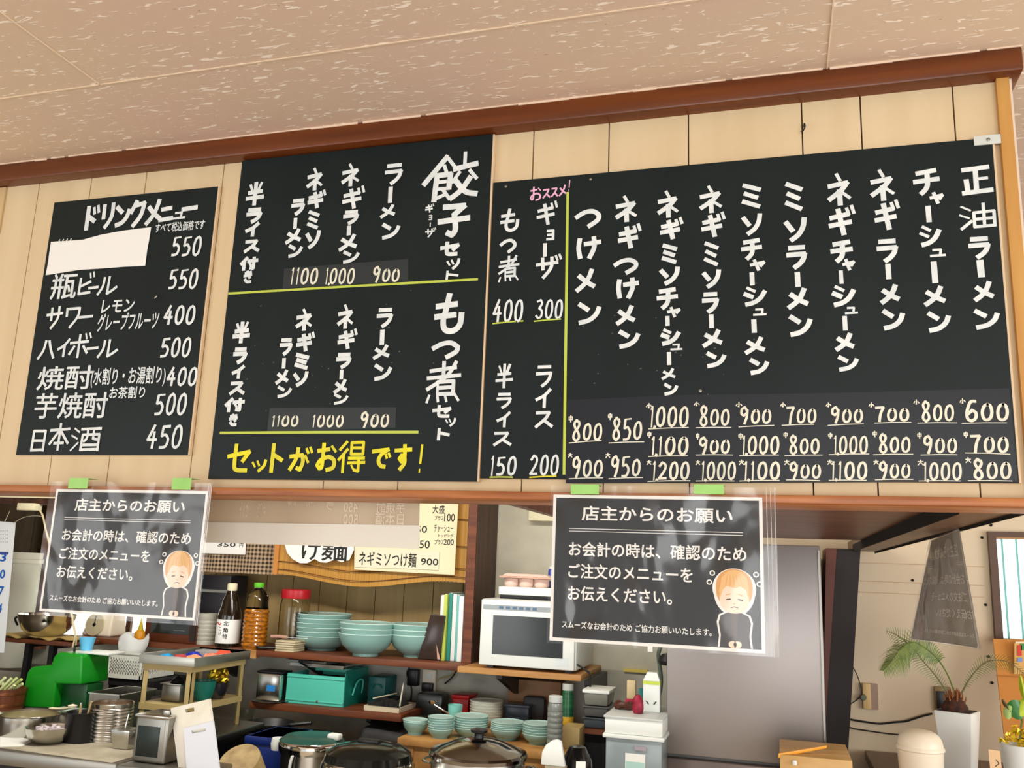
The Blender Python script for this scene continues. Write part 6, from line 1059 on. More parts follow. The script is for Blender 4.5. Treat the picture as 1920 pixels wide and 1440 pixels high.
t, r, h = vessel('dark_bowl', 'dark grey steel bowl in front of the gold foil bundle', 'bowl', 384, 425, 1281, 1.84, zsh_, mat('dark steel', (92, 92, 98), .25, .9), 'bowl')
Yf_ = 1.90; X = xat(408, Yf_, 1.0); rf = span(391, 428, 1265, Yf_)/2; hf = zt(410, 1246, Yf_)-zsh_
mb = MB(); vs = []; n = 22; mm = 14
for j in range(mm+1):
    for i in range(n):
        a, b = 6.283*i/n, 3.1416*j/mm; k = 1+.32*mnoise.noise(Vector((math.cos(a)*3, math.sin(a)*3, b*2.4+5)))
        vs.append((rf*k*math.sin(b)*math.cos(a), rf*.7*k*math.sin(b)*math.sin(a), hf*.5*(1-math.cos(b)*min(k, 1.0))))
mb.add(vs, [(j*n+i, j*n+(i+1) % n, (j+1)*n+(i+1) % n, (j+1)*n+i) for j in range(mm) for i in range(n)])
S('gold_foil_bundle', 'crumpled gold foil bundle at the back of the rack shelf', 'foil', mb, mat('gold foil', (214, 176, 50), .18, .9), (X, Yf_, zsh_), False, part='foil')
# green slicer
YG_ = 1.76; prof = [(33, 1326), (44, 1290), (50, 1262), (55, 1254), (62, 1250), (96, 1248), (99, 1234), (104, 1227), (112, 1223), (150, 1228), (154, 1231), (151, 1284), (104, 1282), (99, 1328)]
P = [at(x, y, YG_) for x, y in prof]; ox, oz = P[0].x, ZP
t = T('vegetable_slicer', 'bright green stepped vegetable slicer on the steel table', 'slicer', (ox, YG_, ZP))
mb = MB(); mb.slab([(p.x-ox, 0, p.z-oz) for p in P], (0, .17, 0)); mb.build('housing', M_GREEN, t, bevel=.008, seg=3)
mb = MB(); mb.box(-.012, P[-1].x-ox+.004,   .01, .16, .0, P[0].z-oz+.002); mb.build('base', M_WHITEP, t, bevel=.004)
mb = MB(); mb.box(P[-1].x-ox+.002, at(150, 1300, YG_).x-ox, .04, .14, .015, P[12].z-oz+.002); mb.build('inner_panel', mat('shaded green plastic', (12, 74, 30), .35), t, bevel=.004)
zc_ = max(p.z for p in P)
mb = MB(); mb.box(at(135, 1225, YG_).x-ox, at(192, 1225, YG_).x-ox, .04, .15, P[9].z-oz, P[9].z-oz+.010); mb.build('feed_plate', M_WHITEP, t, bevel=.003)
mb = MB(); mb.lathe([(0, 0), (.006, 0), (.007, .01), (0, .014)], 12, (at(91, 1249, YG_).x-ox, .03, P[5].z-oz)); mb.build('pilot_lamp', mat('lime lamp', (170, 220, 40), .3), t, True)
mb = MB(); mb.tube([(at(120, 1222, YG_).x-ox, .06, P[8].z-oz), (at(122, 1212, YG_).x-ox, .06, P[8].z-oz+.022), (at(130, 1208, YG_).x-ox, .06, P[8].z-oz+.028)], .005, 8); mb.build('crank', M_BLACKP, t, True)
zcup = P[9].z+.010; Yc_ = YG_+.10; X = xat(163, Yc_, zcup+.03); r = span(152, 176, 1205, Yc_)/2; h = zt(163, 1195, Yc_)-zcup
S('blue_cup', 'light blue plastic cup standing on top of the green slicer', 'cup', MB().lathe([(0, 0), (r*.74, 0), (r*.76, .012), (r, h), (r*.92, h), (r*.7, .006), (0, .006)], 28), mat('sky blue plastic', (96, 184, 226), .3), (X, Yc_, zcup), True)
# spring onions in a wooden tub
Yo = 1.70; r = .085; X = xat(8, Yo, .9)
zt_o = zt(15, 1296, Yo-.08); t = T('wooden_tub', 'brown hooped wooden tub of spring onions at the left edge', 'tub', (X, Yo, ZP)); h = zt_o-ZP; MB().lathe([(0, 0), (r*.9, 0), (r, h), (r*.9, h), (r*.82, .01), (0, .01)], 28).build('staves', mat('wet brown wood', (112, 60, 28), .5, rgb2=(80, 36, 16), scale=(30, 30, 3)), t, True)
for z in (.3, .75): MB().lathe([(r*(.9+.1*z)*1.0, h*z), (r*(.9+.1*z)*1.02, h*z+.002), (r*(.9+.1*z)*1.02, h*z+.012), (r*(.9+.1*z)*1.0, h*z+.014)], 28).build('hoop', mat('copper hoop', (120, 70, 40), .3, .6), t, True)
tips = [(10, 1270), (22, 1272), (32, 1271), (40, 1274), (42, 1282), (2, 1276), (28, 1284)]
for k, (px, py) in enumerate(tips):
    p = at(px, py, Yo-.02+.02*(k % 3)); q = Vector((X-.06+.012*k, Yo-.03+.01*k, zt_o-.05)); o = q.copy()
    S('spring_onion', 'spring onion stalk fanning out of the wooden tub, one of a bunch', 'spring onion', MB().tube(smoothpath([q-o, (q*.5+p*.5)-o+Vector((0, 0, .004)), p-o], 4), .0065, 8), mat('onion green', (186, 206, 110), .5, rgb2=(226, 232, 190), scale=(14, 14, 14)), o, True, part='stalk', group='spring onions in the wooden tub')
# pots, tins and bowls on the steel table
t, r, h = vessel('saucepan', 'wide stainless saucepan with a side handle on the white towel', 'pot', 9, 98, 1345, 1.40, ZP, M_STEEL); mb = MB(); mb.tube(smoothpath([(-r*.97, -.02, h-.01), (-r*1.25, -.05, h+.005), (-r*1.5, -.09, h)]), .008, 8); mb.build('handle', M_STEEL, t, True); MB().lathe([(0, h*.55), (r*.92, h*.55), (0, h*.56)], 28).build('soup', mat('pale broth', (190, 176, 110), .15), t, True)
t, r, h = vessel('small_steel_bowl', 'small steel bowl of chopped onion in front of the saucepan', 'bowl', 57, 126, 1369, 1.29, ZP, M_STEEL, 'bowl')
mb = MB()
for k in range(46): a_, q = random.uniform(0, 6.28), r*.62*math.sqrt(random.random()); mb.box(q*math.cos(a_)-.007, q*math.cos(a_)+.007, q*math.sin(a_)-.005, q*math.sin(a_)+.005, h*.55, h*.78+random.uniform(0, .014), 0, random.uniform(0, 3))
mb.build('chopped_onion', mat('chopped onion', (232, 226, 224), .5, rgb2=(200, 186, 196), scale=(60, 60, 60)), t)['kind'] = 'stuff'
Yq = 1.56; X = xat(107, Yq, .9); w_ = span(84, 131, 1350, Yq); h = zt(107, 1336, Yq)-ZP
t = T('condiment_box', 'grey plastic condiment box with tongs resting across it', 'box', (X, Yq, ZP)); mb = MB(); mb.box(-w_/2, w_/2, 0, .10, 0, h); mb.build('body', mat('beige grey plastic', (172, 168, 146), .4), t, bevel=.006); mb = MB(); mb.box(-w_/2-.004, w_/2+.004, -.004, .104, h, h+.006); mb.build('lid', mat('pale green lid', (186, 204, 190), .3), t, bevel=.002)
t = T('steel_tongs', 'pale tongs lying over the condiment box and black utensil pot', 'tongs', (X+.03, Yq-.02, ZP+h+.012)); mb = MB(); mb.tube(smoothpath([(-.07, .02, 0), (0, 0, .006), (.09, -.04, .026)]), .005, 8); mb.build('arm', M_CREAMPAPER, t, True); mb = MB(); mb.tube(smoothpath([(-.07, .03, 0), (0, .02, .004), (.09, -.03, .028)]), .005, 8); mb.build('arm', M_CREAMPAPER, t, True); mb = MB(); mb.lathe([(0, 0), (.016, 0), (.018, .008), (0, .014)], 16, (.09, -.035, .024)); mb.build('end_cap', M_CREAMP, t, True)
t, r, h = vessel('utensil_pot', 'matt black ridged utensil pot between steel bowl and tin', 'pot', 126, 174, 1338, 1.36, ZP, M_BLACKP)
for k, (dx, dy, hh) in enumerate(((-.01, .01, .03), (.015, 0, .04), (.0, -.015, .025))): mb = MB(); mb.tube([(dx*.5, dy, .01), (dx*2.2, dy, h+hh)], .004, 8); mb.build('utensil', M_RACK if k else M_STEEL, t, True)
Yn = 1.44; X = xat(206, Yn, .9); r = span(173, 238, 1360, Yn)/2; h = zt(206, 1322, Yn-r*.7)-ZP
t = T('ribbed_tin', 'open ribbed tin can on the cloth, filled with brown sauce', 'tin can', (X, Yn, ZP+.002)); pr = [(0, 0), (r*.98, 0)]
for k in range(9): z = h*(.04+k*.095); pr += [(r*.96, z), (r*1.0, z+h*.03), (r*1.0, z+h*.055), (r*.96, z+h*.085)]
MB().lathe(pr+[(r*.97, h*.92), (r, h*.985), (r*.98, h), (r*.93, h*.985), (r*.92, .01), (0, .01)], 40).build('body', M_STEEL, t, True); MB().lathe([(0, h*.80), (r*.92, h*.80), (0, h*.81)], 28).build('sauce', mat('brown sauce', (120, 78, 34), .3), t, True)
Yn = 1.34; X = xat(236, Yn, .87); w_ = span(218, 254, 1375, Yn); h = zt(236, 1367, Yn)-ZP
t = T('small_square_pan', 'small square steel cup between the ribbed tin and oil can', 'cup', (X, Yn, ZP+.002)); mb = MB(); mb.hexa([(-w_*.4, -.03, 0), (w_*.4, -.03, 0), (w_*.4, .03, 0), (-w_*.4, .03, 0)], [(-w_*.5, -.04, h), (w_*.5, -.04, h), (w_*.5, .04, h), (-w_*.5, .04, h)]); mb.build('body', M_STEEL, t, bevel=.004); mb = MB(); mb.box(-w_*.44, w_*.44, -.034, .034, h-.002, h+.001); mb.build('inside', M_STEELD, t); mb = MB(); mb.tube([(-.01, 0, h), (-.004, .004, h+.05)], .003, 6); mb.build('spoon_handle', M_STEEL, t, True)
def open_pan(name, lab, x0, x1, ytop, Y, depth, m, base=ZP):
    A_, B_ = xat(x0, Y, base+.08), xat(x1, Y, base+.08); w_ = B_-A_; h = zt((x0+x1)/2, ytop, Y)-base; t = T(name, lab, 'pan', (A_, Y, base)); mb = MB(); e = .0025
    mb.box(0, w_, 0, e, 0, h); mb.box(0, w_, depth-e, depth, 0, h); mb.box(0, e, 0, depth, 0, h); mb.box(w_-e, w_, 0, depth, 0, h); mb.box(0, w_, 0, depth, 0, e); mb.build('body', m, t)
    mb = MB(); mb.box(-.008, w_+.008, -.008, 0, h-.003, h); mb.box(-.008, w_+.008, depth, depth+.008, h-.003, h); mb.box(-.008, 0, -.008, depth+.008, h-.003, h); mb.box(w_, w_+.008, -.008, depth+.008, h-.003, h); mb.build('rim', M_STEEL, t); return t
open_pan('deep_steel_pan', 'deep rectangular steel pan behind the ribbed tin', 164, 222, 1300, 1.60, .22, M_STEELD)
X = xat(276, 1.84, .95); r = span(246, 312, 1320, 1.84)/2; h = zt(276, 1300, 1.84)-ZP
t = T('steel_stock_can', 'round steel stock can behind the left leg of the beige rack', 'pot', (X, 1.86, ZP)); MB().lathe([(0, 0), (r*.97, 0), (r*.97, h-.004), (r, h), (r*.95, h), (r*.94, .01), (0, .01)], 36).build('body', M_STEELD, t, True)
YO = 1.17; A_, B_ = xat(251, YO, .95), xat(312, YO, .95); w_ = B_-A_; h = zt(280, 1342, YO)-ZP
t = T('oil_can', 'tall square steel oil can with a recessed dark panel', 'can', ((A_+B_)/2, YO, ZP)); mb = MB(); mb.box(-w_/2, w_/2, 0, .13, 0, h); mb.build('body', M_STEELD, t, bevel=.012, seg=3); mb = MB(); mb.box(-w_*.38, w_*.30, -.0015, .002, h*.14, h*.78); mb.build('recessed_panel', mat('dark green black panel', (44, 52, 48), .35, .5), t, bevel=.001)
mb = MB(); mb.box(-w_/2-.002, w_/2+.002, -.002, .132, h-.006, h+.002); mb.build('top_seam', M_STEEL, t, bevel=.002); mb = MB(); mb.lathe([(0, 0), (.022, 0), (.022, .006), (.018, .010), (0, .008)], 20, (w_*.15, .06, h+.002)); mb.build('spout_ring', M_STEELD, t, True)
def cutting_board(lab, quad, Yt_, Yb_, th, m, hole):
    tl, tr, br, bl = [at(x, y, Yt_ if i < 2 else Yb_) for i, (x, y) in enumerate(quad)]; o = Vector(((bl.x+br.x)/2, Yb_, ZP)); t = T('cutting_board', lab, 'cutting board', o)
    # down to the worktop
    k = (tl.z-ZP)/(tl.z-bl.z); bl = tl+(bl-tl)*k; k = (tr.z-ZP)/(tr.z-br.z); br = tr+(br-tr)*k
    B = lambda u, v: (tl*(1-u)+tr*u)*(1-v)+(bl*(1-u)+br*u)*v-o
    us, vs_ = [0, hole[0], hole[1], 1], [0, hole[2], hole[3], 1]; mb = MB()
    for i in range(3):
        for j in range(3):
            if (i, j) != (1, 1): mb.slab([B(us[i], vs_[j+1]), B(us[i+1], vs_[j+1]), B(us[i+1], vs_[j]), B(us[i], vs_[j])], (0, th, 0))
    mb.build('board', m, t); return t
cutting_board('large white plastic cutting board with a handle slot leaning on the oil can', [(320, 1328), (391, 1311), (409, 1450), (338, 1470)], 1.22, 1.16, .014, mat('worn white board', (222, 218, 206), .5, rgb2=(206, 200, 180), scale=(10, 10, 10)), (.36, .60, .07, .13))
cutting_board('smaller translucent cutting board leaning in front of the large white one', [(344, 1366), (399, 1352), (412, 1455), (352, 1470)], 1.185, 1.125, .008, mat('bluish translucent board', (206, 210, 218), .3), (.25, .74, .09, .16))
# white basket with bag and mustard bottle
Yw_ = 2.16; A_, B_ = xat(203, Yw_, 1.0), xat(263, Yw_, 1.0); zb_, ztp = zt(230, 1274, Yw_), zt(230, 1222, Yw_); w_ = B_-A_; hB = ztp-zb_
t = T('basket_stand', 'dark metal stand carrying the white plastic basket', 'stand', ((A_+B_)/2, Yw_, 0)); mb = MB(); mb.box(-w_*.5, w_*.9, .01, .30, zb_-.03, zb_); mb.build('top', M_BLACKM, t)
for sx in (-.45, .85): mb = MB(); mb.box(w_*sx-.012, w_*sx+.012, .02, .28, 0, zb_-.03); mb.build('leg', M_BLACKM, t)
t = T('white_basket', 'white slotted plastic basket behind the green slicer', 'basket', (A_, Yw_, zb_)); M_BASK = mat('white basket plastic', (226, 228, 216), .4)
def slotted(x0, x1, yc, axis):
    mb = MB(); n = 12; L_ = x1-x0
    def bx(a, b, z0, z1):
        if axis == 'x': mb.box(a, b, yc, yc+.004, z0, z1)
        else: mb.box(yc, yc+.004, a, b, z0, z1)
    bx(x0, x1, 0, hB*.18); bx(x0, x1, hB*.78, hB)
    for k in range(n+1): bx(x0+L_*k/n-.003, x0+L_*k/n+.003, hB*.18, hB*.78)
    for k in range(1, 5): bx(x0, x1, hB*(.18+.12*k)-.003, hB*(.18+.12*k)+.003)
    return mb
slotted(0, w_, 0, 'x').build('front_wall', M_BASK, t); slotted(0, .26, w_-.004, 'y').build('side_wall', M_BASK, t); slotted(0, .26, 0, 'y').build('side_wall', M_BASK, t); slotted(0, w_, .256, 'x').build('back_wall', M_BASK, t)
mb = MB(); mb.box(0, w_, 0, .26, 0, .004); mb.build('base', M_BASK, t); mb = MB(); mb.box(-.006, w_+.006, -.006, .0, hB-.01, hB); mb.box(w_, w_+.006, -.006, .266, hB-.01, hB); mb.box(-.006, 0, -.006, .266, hB-.01, hB); mb.build('rim', M_BASK, t)
X = xat(248, Yw_+.1, ztp); mb = MB(); vs = []; n = 20; mm = 12; rr = span(226, 272, 1205, Yw_+.1)/2; hh = zt(248, 1190, Yw_+.1)-zb_-.01
for j in range(mm+1):
    for i in range(n):
        a, b = 6.283*i/n, j/mm; k = (.75+.25*b)*(1+.16*mnoise.noise(Vector((math.cos(a)*2, math.sin(a)*2, b*3)))) if j else 0.0
        vs.append((rr*k*math.cos(a), rr*.8*k*math.sin(a), hh*b*(1+.08*math.sin(3*a)*b)))
mb.add(vs, [(j*n+i, j*n+(i+1) % n, (j+1)*n+(i+1) % n, (j+1)*n+i) for j in range(mm) for i in range(n)])
S('plastic_bag', 'crumpled white plastic bag standing in the white basket', 'bag', mb, mat('white bag film', (226, 228, 226), .3), (X, Yw_+.1, zb_+.005), True, part='bag')
Ym = Yw_+.13; X = xat(262, Ym, 1.15); r = span(254, 272, 1185, Ym)/2; z0 = zb_+.005; h = zt(265, 1159, Ym)-z0
t = T('mustard_bottle', 'amber mustard squeeze bottle with a pointed yellow nozzle in the bag', 'bottle', (X, Ym, z0)); MB().lathe([(0, 0), (r, 0), (r, h*.62), (r*.85, h*.76), (r*.4, h*.8), (0, h*.8)], 20).build('body', mat('mustard', (206, 140, 24), .3), t, True); MB().lathe([(0, h*.78), (r*.5, h*.79), (r*.3, h*.88), (r*.12, h), (0, h)], 16).build('nozzle', mat('yellow green nozzle', (176, 160, 30), .3), t, True)
# window shelf: kitchen scale and oven
Ys = 2.40; A_, B_ = xat(153, Ys, 1.18), xat(212, Ys, 1.18); w_ = B_-A_; h = zt(180, 1150, Ys)-ZU
t = T('kitchen_scale', 'cream kitchen scale with a round dial under the window', 'scale', ((A_+B_)/2, Ys, ZU)); mb = MB(); mb.hexa([(-w_*.5, 0, 0), (w_*.42, 0, 0), (w_*.42, .13, 0), (-w_*.5, .13, 0)], [(-w_*.32, .02, h), (w_*.38, .02, h), (w_*.38, .12, h), (-w_*.32, .12, h)]); mb.build('housing', M_CREAMP, t, bevel=.012, seg=3)
r = w_*.28; rot = Matrix.Rotation(R(90-8), 3, 'X')
def onface(mb, z=.0): mb.v = [tuple(rot @ Vector(v)+Vector((-w_*.10, .006-z, h*.50))) for v in mb.v]; return mb
onface(MB().lathe([(0, -.004), (r, -.004), (r*1.06, .002), (r, .006), (r*.96, .003), (0, .003)], 32)).build('dial', mat('pale dial face', (196, 186, 150), .4), t, True)
onface(MB().box(-.002, .002, -.01, r*.8, .004, .006)).build('pointer', M_BLACKP, t); onface(MB().lathe([(0, .003), (.008, .003), (.008, .008), (0, .009)], 16)).build('hub', M_BLACKP, t, True)
mb = MB(); mb.box(-w_*.4, w_*.42, .01, .13, h+.006, h+.016); mb.box(-.02, .02, .05, .09, h-.002, h+.006); mb.build('weighing_plate', M_CREAMP, t, bevel=.003)
Yn = 2.36; A_, B_ = xat(270, Yn, 1.15), xat(368, Yn, 1.15); w_ = B_-A_; h = zt(320, 1150, Yn)-ZU
t = T('toaster_oven', 'brown toaster oven with a dark glass door behind the packet tray', 'oven', (A_, Yn, ZU)); mb = MB(); mb.box(0, w_, 0, .125, .0, h); mb.build('body', mat('red brown enamel', (88, 44, 24), .35), t, bevel=.006); mb = MB(); mb.box(w_*.12, w_*.86, -.003, .0, h*.30, h*.92); mb.build('glass_door', mat('dark oven glass', (34, 40, 38), .12), t); mb = MB(); mb.box(w_*.28, w_*.56, -.004, -.003, h*.66, h*.685); mb.box(w_*.56, w_*.78, -.004, -.003, h*.42, h*.435); mb.build('rack_bar', M_STEELD, t); mb = MB(); mb.box(w_*.88, w_*.985, -.005, 0, h*.1, h*.96); mb.build('control_panel', mat('dark control panel', (40, 26, 20), .4), t); mb = MB(); mb.tube([(w_*.15, -.012, h*.96), (w_*.85, -.012, h*.96)], .004, 8); mb.build('handle', M_STEEL, t, True)
# bracket shelf with cardboard and steel bowl, heater and calendar at the far left
ZS2 = 1.115; YS2 = 2.12; A_, B_ = xat(-12, YS2, ZS2), xat(136, YS2, ZS2)
t = T('bracket_shelf', 'brown shelf on black brackets at the far left under the steel bowl', 'shelf', (A_, YS2, ZS2-.02)); mb = MB(); mb.box(0, B_-A_, 0, .19, 0, .02); mb.build('board', M_SHELF, t, bevel=.002)
for px in (50, 95): x_ = xat(px, YS2+.02, ZS2-.05)-A_; mb = MB(); mb.box(x_-.014, x_+.014, .02, .05, -.30, 0); mb.box(x_-.012, x_+.012, .05, .62, -.02, 0); mb.build('bracket', M_BLACKP, t)
vs = []; n = 40; wC = B_-A_
for j in range(5):
    for i in range(n+1): u = i/n; vs.append((u*wC, j*.045, .006+.006*math.sin(u*16)*(1-j*.2)+.004*math.sin(u*31+1)))
mb = MB(); mb.add(vs, [(j*(n+1)+i, j*(n+1)+i+1, (j+1)*(n+1)+i+1, (j+1)*(n+1)+i) for j in range(4) for i in range(n)]); k = len(vs); mb.add([(v[0], v[1], v[2]-.0025) for v in vs], [(j*(n+1)+i, (j+1)*(n+1)+i, (j+1)*(n+1)+i+1, j*(n+1)+i+1) for j in range(4) for i in range(n)])
S('cardboard_sheet', 'wavy tan cardboard sheet lying on the bracket shelf', 'cardboard', mb, mat('pale cardboard', (206, 176, 104), .8), (A_, YS2-.004, ZS2+.004), True, part='sheet')
t, r, h = vessel('large_steel_bowl', 'large shiny steel bowl on the cardboard of the bracket shelf', 'bowl', 44, 128, 1154, 2.22, ZS2+.013, M_CHROME, 'bowl'); mb = MB(); mb.tube(smoothpath([(-r*.95, -.03, h*.85), (-r*1.16, -.04, h*.75), (-r*.95, -.05, h*.45)]), .006, 8); mb.build('handle', M_BLACKP, t, True)
Yh = 2.55; X = xat(40, Yh, 1.3); r = span(18, 62, 1100, Yh)/2; z0 = ZS2-.2; h = zt(45, 1036, Yh)-z0
t = T('water_heater_pipe', 'white lagged cylinder beside the calendar, with a pale cap band', 'cylinder', (X, Yh, z0)); MB().lathe([(0, 0), (r, 0), (r, h*.9), (r*.96, h*.91), (0, h*.91)], 28).build('body', mat('off white lagging', (196, 196, 178), .6), t, True); MB().lathe([(0, h*.905), (r*1.08, h*.905), (r*1.08, h*.94), (r*1.02, h*.945), (r*1.02, h), (0, h)], 28).build('cap', mat('off white cap', (206, 204, 184), .5), t, True)
mb = MB(); mb.box(-r*1.2, r*1.2, -.03, .17, -.02, 0); mb.build('bracket_plate', M_STEELD, t)
YCa = 1.90; P0, P1, P2, P3 = at(-40, 974, YCa), at(29, 980, YCa), at(7, 1224, YCa), at(-60, 1222, YCa); o = Vector((P3.x, YCa, P3.z)); t = T('wall_calendar', 'white hanging calendar page with blue dates at the left edge', 'calendar', o)
mb = MB(); mb.slab([P3-o, P2-o, P1-o, P0-o], (0, .002, 0)); mb.build('page', mat('bluish white page', (226, 232, 234), .6), t)
for s_, b in (('3', (1, 1037, 12, 1053)), ('0', (0, 1068, 10, 1085)), ('7', (-2, 1099, 7, 1117)), ('4', (-4, 1131, 4, 1149))):
    cx, cz, ww, hh = boxm(lambda x, y: (x, y), b, YCa); mb = MB(); vs, fs = text_shape(s_, .03); mb.add([(cx-ww/2+u*ww-o.x, -.0008-e, cz-hh/2+v*hh-o.z) for u, v, e in vs], fs); mb.build('date_number', mat('calendar blue', (20, 90, 180), .6), t)
mb = MB(); p, q = at(-30, 1038, YCa), at(17, 1031, YCa); mb.box(p.x-o.x, q.x-o.x, -.001, 0, p.z-o.z, p.z-o.z+.012); mb.build('header_bar', mat('calendar navy', (60, 74, 140), .6), t)
mb = MB()
for j in range(4):
    for i in range(4): p = at(1+i*4, 996+j*7, YCa); mb.box(p.x-o.x, p.x-o.x+.004, -.001, 0, p.z-o.z, p.z-o.z+.004)
mb.build('small_print', mat('grey print', (120, 124, 124), .6), t)
mb = MB(); mb.tube(smoothpath([P1-o+Vector((-.01, 0, -.002)), at(45, 970, YCa)-o, at(68, 967, YCa)-o, at(80, 969, YCa)-o]), .002, 6); mb.tube([at(9, 978, YCa)-o, at(19, 957, YCa)-o], .0016, 6); mb.build('string', mat('pale string', (196, 184, 156), .8), t, True)
# rail with lamp cord along the left top of the opening
YRl = 1.85; A_, B_ = at(-30, 926, YRl), at(108, 931, YRl); z_ = at(40, 945, YRl).z; zq = at(40, 926, YRl).z
t = T('timber_rail', 'dark timber rail with a cream strip along the left top of the kitchen', 'rail', (A_.x, YRl, z_)); mb = MB(); mb.box(-.5, B_.x-A_.x+.2, 0, .05, 0, zq-z_); mb.build('beam', M_POST, t); mb = MB(); mb.box(-.5, B_.x-A_.x+.2, -.004, 0, (zq-z_)*.62, (zq-z_)*.92); mb.build('cream_strip', M_CREAMPAPER, t); p, q = at(40, 957, YRl), at(74, 946, YRl); mb = MB(); mb.box(p.x-A_.x, q.x-A_.x, -.03, .02, p.z-z_, q.z-z_+.004); mb.build('lamp_holder', M_CREAMPAPER, t, bevel=.003)
mb = MB(); mb.box(-.5, -.46, 0, .05, zq-z_, 2.4585-z_); mb.box(B_.x-A_.x+.16, B_.x-A_.x+.2, 0, .05, zq-z_, 2.4585-z_); mb.build('hanger', M_POST, t)
cable('hanging_cable', 'pale lamp cord hanging from the rail past the left notice down to the slicer', [(74, 957), (80, 966), (84, 985), (90, 1010), (100, 1050), (120, 1110), (134, 1150), (138, 1176), (141, 1192), (136, 1214)], 1.86, .004, mat('pale cord', (206, 192, 150), .6))
cable('hanging_cable', 'second pale cord twisting beside the first above the slicer', [(76, 958), (82, 975), (88, 1000), (98, 1030), (118, 1095), (132, 1148), (140, 1180), (143, 1200), (141, 1218)], 1.88, .0035, mat('pale cord', (206, 192, 150), .6))
# window post between heater and window
t = T('window_post', 'brown timber upright left of the kitchen window', 'post', (at(80, 1060, 2.66).x, 2.66, 1.0)); mb = MB(); mb.box(-.03, .05, 0, .06, 0, 1.4585); mb.build('shaft', M_DKWOOD, t)
mb = MB(); A_, B_ = at(0, 352, -.004), at(19, 352, -.004); C_ = at(0, 438, -.004); mb.box(A_.x-.1, B_.x-.012, -.006, 0, C_.z, A_.z); S('wooden_plate', 'small cream wooden plate on the wall at the far left edge', 'wall plate', mb, mat('darker cream wood', (206, 178, 130), .6), (0, 0, 0), False, .002)

A_, B_ = at(-40, 940, 2.66), at(76, 940, 2.66); zq0 = zt(40, 1150, 2.66)
t = T('wall_cabinet', 'dark olive brown wall cabinet behind the calendar at the far left', 'cabinet', (A_.x, 2.66, zq0)); mb = MB(); mb.box(0, B_.x-A_.x, 0, .075, 0, A_.z-zq0+.4); mb.build('carcass', mat('dark olive brown', (70, 58, 36), .6, rgb2=(54, 44, 28), scale=(10, 10, 2)), t)
mb = MB(); mb.box(.02, (B_.x-A_.x)-.02, -.008, 0, .02, A_.z-zq0+.38); mb.build('door', mat('dark olive brown', (70, 58, 36), .6), t, bevel=.003)
# ------------------------------------------------------------------ right end: notice from behind, counter things, planter
quad = [(1736, 1013, 1.12), (1812, 992, .72), (1838, 1216, .86), (1708, 1198, 1.22)]
TL, TR, BR, BL = [at(*q) for q in quad]; o = (TL+TR)/2
TL.x = TR.x = (TL.x+TR.x)/2
t = T('reversed_notice', 'grey notice seen from behind, its reversed writing showing, hanging from the canopy edge', 'notice', o)
def BI(u, v, d=0):
    p = (TL*(1-u)+TR*u)*(1-v)+(BL*(1-u)+BR*u)*v; n_ = (TR-TL).cross(BL-TL).normalized(); bulge = .012*math.sin(u*3.1416)*v
    if n_.dot(CAM-p) < 0: n_ = -n_
    return p-o+n_*(d+bulge)
n = 16; mb = MB()
mb.add([BI(i/n, j/n) for j in range(n+1) for i in range(n+1)]+[BI(i/n, j/n, -.0006) for j in range(n+1) for i in range(n+1)], [(j*(n+1)+i, j*(n+1)+i+1, (j+1)*(n+1)+i+1, (j+1)*(n+1)+i) for j in range(n) for i in range(n)]+[((n+1)**2+j*(n+1)+i, (n+1)**2+(j+1)*(n+1)+i, (n+1)**2+(j+1)*(n+1)+i+1, (n+1)**2+j*(n+1)+i+1) for j in range(n) for i in range(n)])
mb.build('paper', paper_mat('show through and glare grey', (178, 171, 160), (158, 152, 141)), t, True)  # grey made paler than the dark print, sleeve glare put into the colour
mb = MB()
for u0, u1, v0, v1 in ((0, 1, 0, .012), (0, 1, .985, 1), (0, .018, 0, 1), (.982, 1, 0, 1)): mb.add([BI(u0, v0, .0012), BI(u1, v0, .0012), BI(u1, v1, .0012), BI(u0, v1, .0012)], [(0, 1, 2, 3)])
mb.build('pale_border', paper_mat('pale grey border', (255, 250, 240), (250, 244, 236)), t)
M_RV = paper_mat('faint reversed ink', (255, 252, 246), (250, 246, 240))
for s_, u0, u1, v0, v1, off in (('店主からのお願い', .12, .9, .10, .22, .02), ('お会計の時は、確認のため', .05, .95, .36, .46, .02), ('ご注文のメニューを', .32, .95, .52, .61, .02), ('お伝えください。', .45, .98, .67, .76, .02), ('スムーズなお会計のため ご協力お願いいたします。', .26, .97, .88, .92, .015)):
    vs, fs = text_shape(s_, off); mb = MB(); mb.add([BI(u1-(u1-u0)*a, v1+(v0-v1)*c, .0016+e) for a, c, e in vs], fs); mb.build('reversed_lettering', M_RV, t)
mb = MB()
for v in (.265, .285): mb.add([BI(.1, v, .0014), BI(.95, v, .0014), BI(.95, v+.006, .0014), BI(.1, v+.006, .0014)], [(0, 1, 2, 3)])
mb.build('rule_line', M_RV, t)
mb = MB(); mb.add([BI(u, v, .0015) for u, v in ((.06, .99), (.06, .78), (.10, .74), (.06, .66), (.06, .56), (.12, .51), (.19, .53), (.22, .62), (.19, .70), (.20, .74), (.25, .80), (.25, .99))], [tuple(range(12))]); mb.build('reversed_illustration', mat('faint pinkish print', (178, 160, 148), .6), t)
mb = MB(); vs = [BI(-.02+1.05*i/n, -.01+1.03*j/n, .004+.003*mnoise.noise(Vector((i*.4, j*.3, 3)))) for j in range(n+1) for i in range(n+1)]; mb.add(vs, [(j*(n+1)+i, (j+1)*(n+1)+i, (j+1)*(n+1)+i+1, j*(n+1)+i+1) for j in range(n) for i in range(n)]); mb.build('clear_sleeve', M_FILM, t, True)
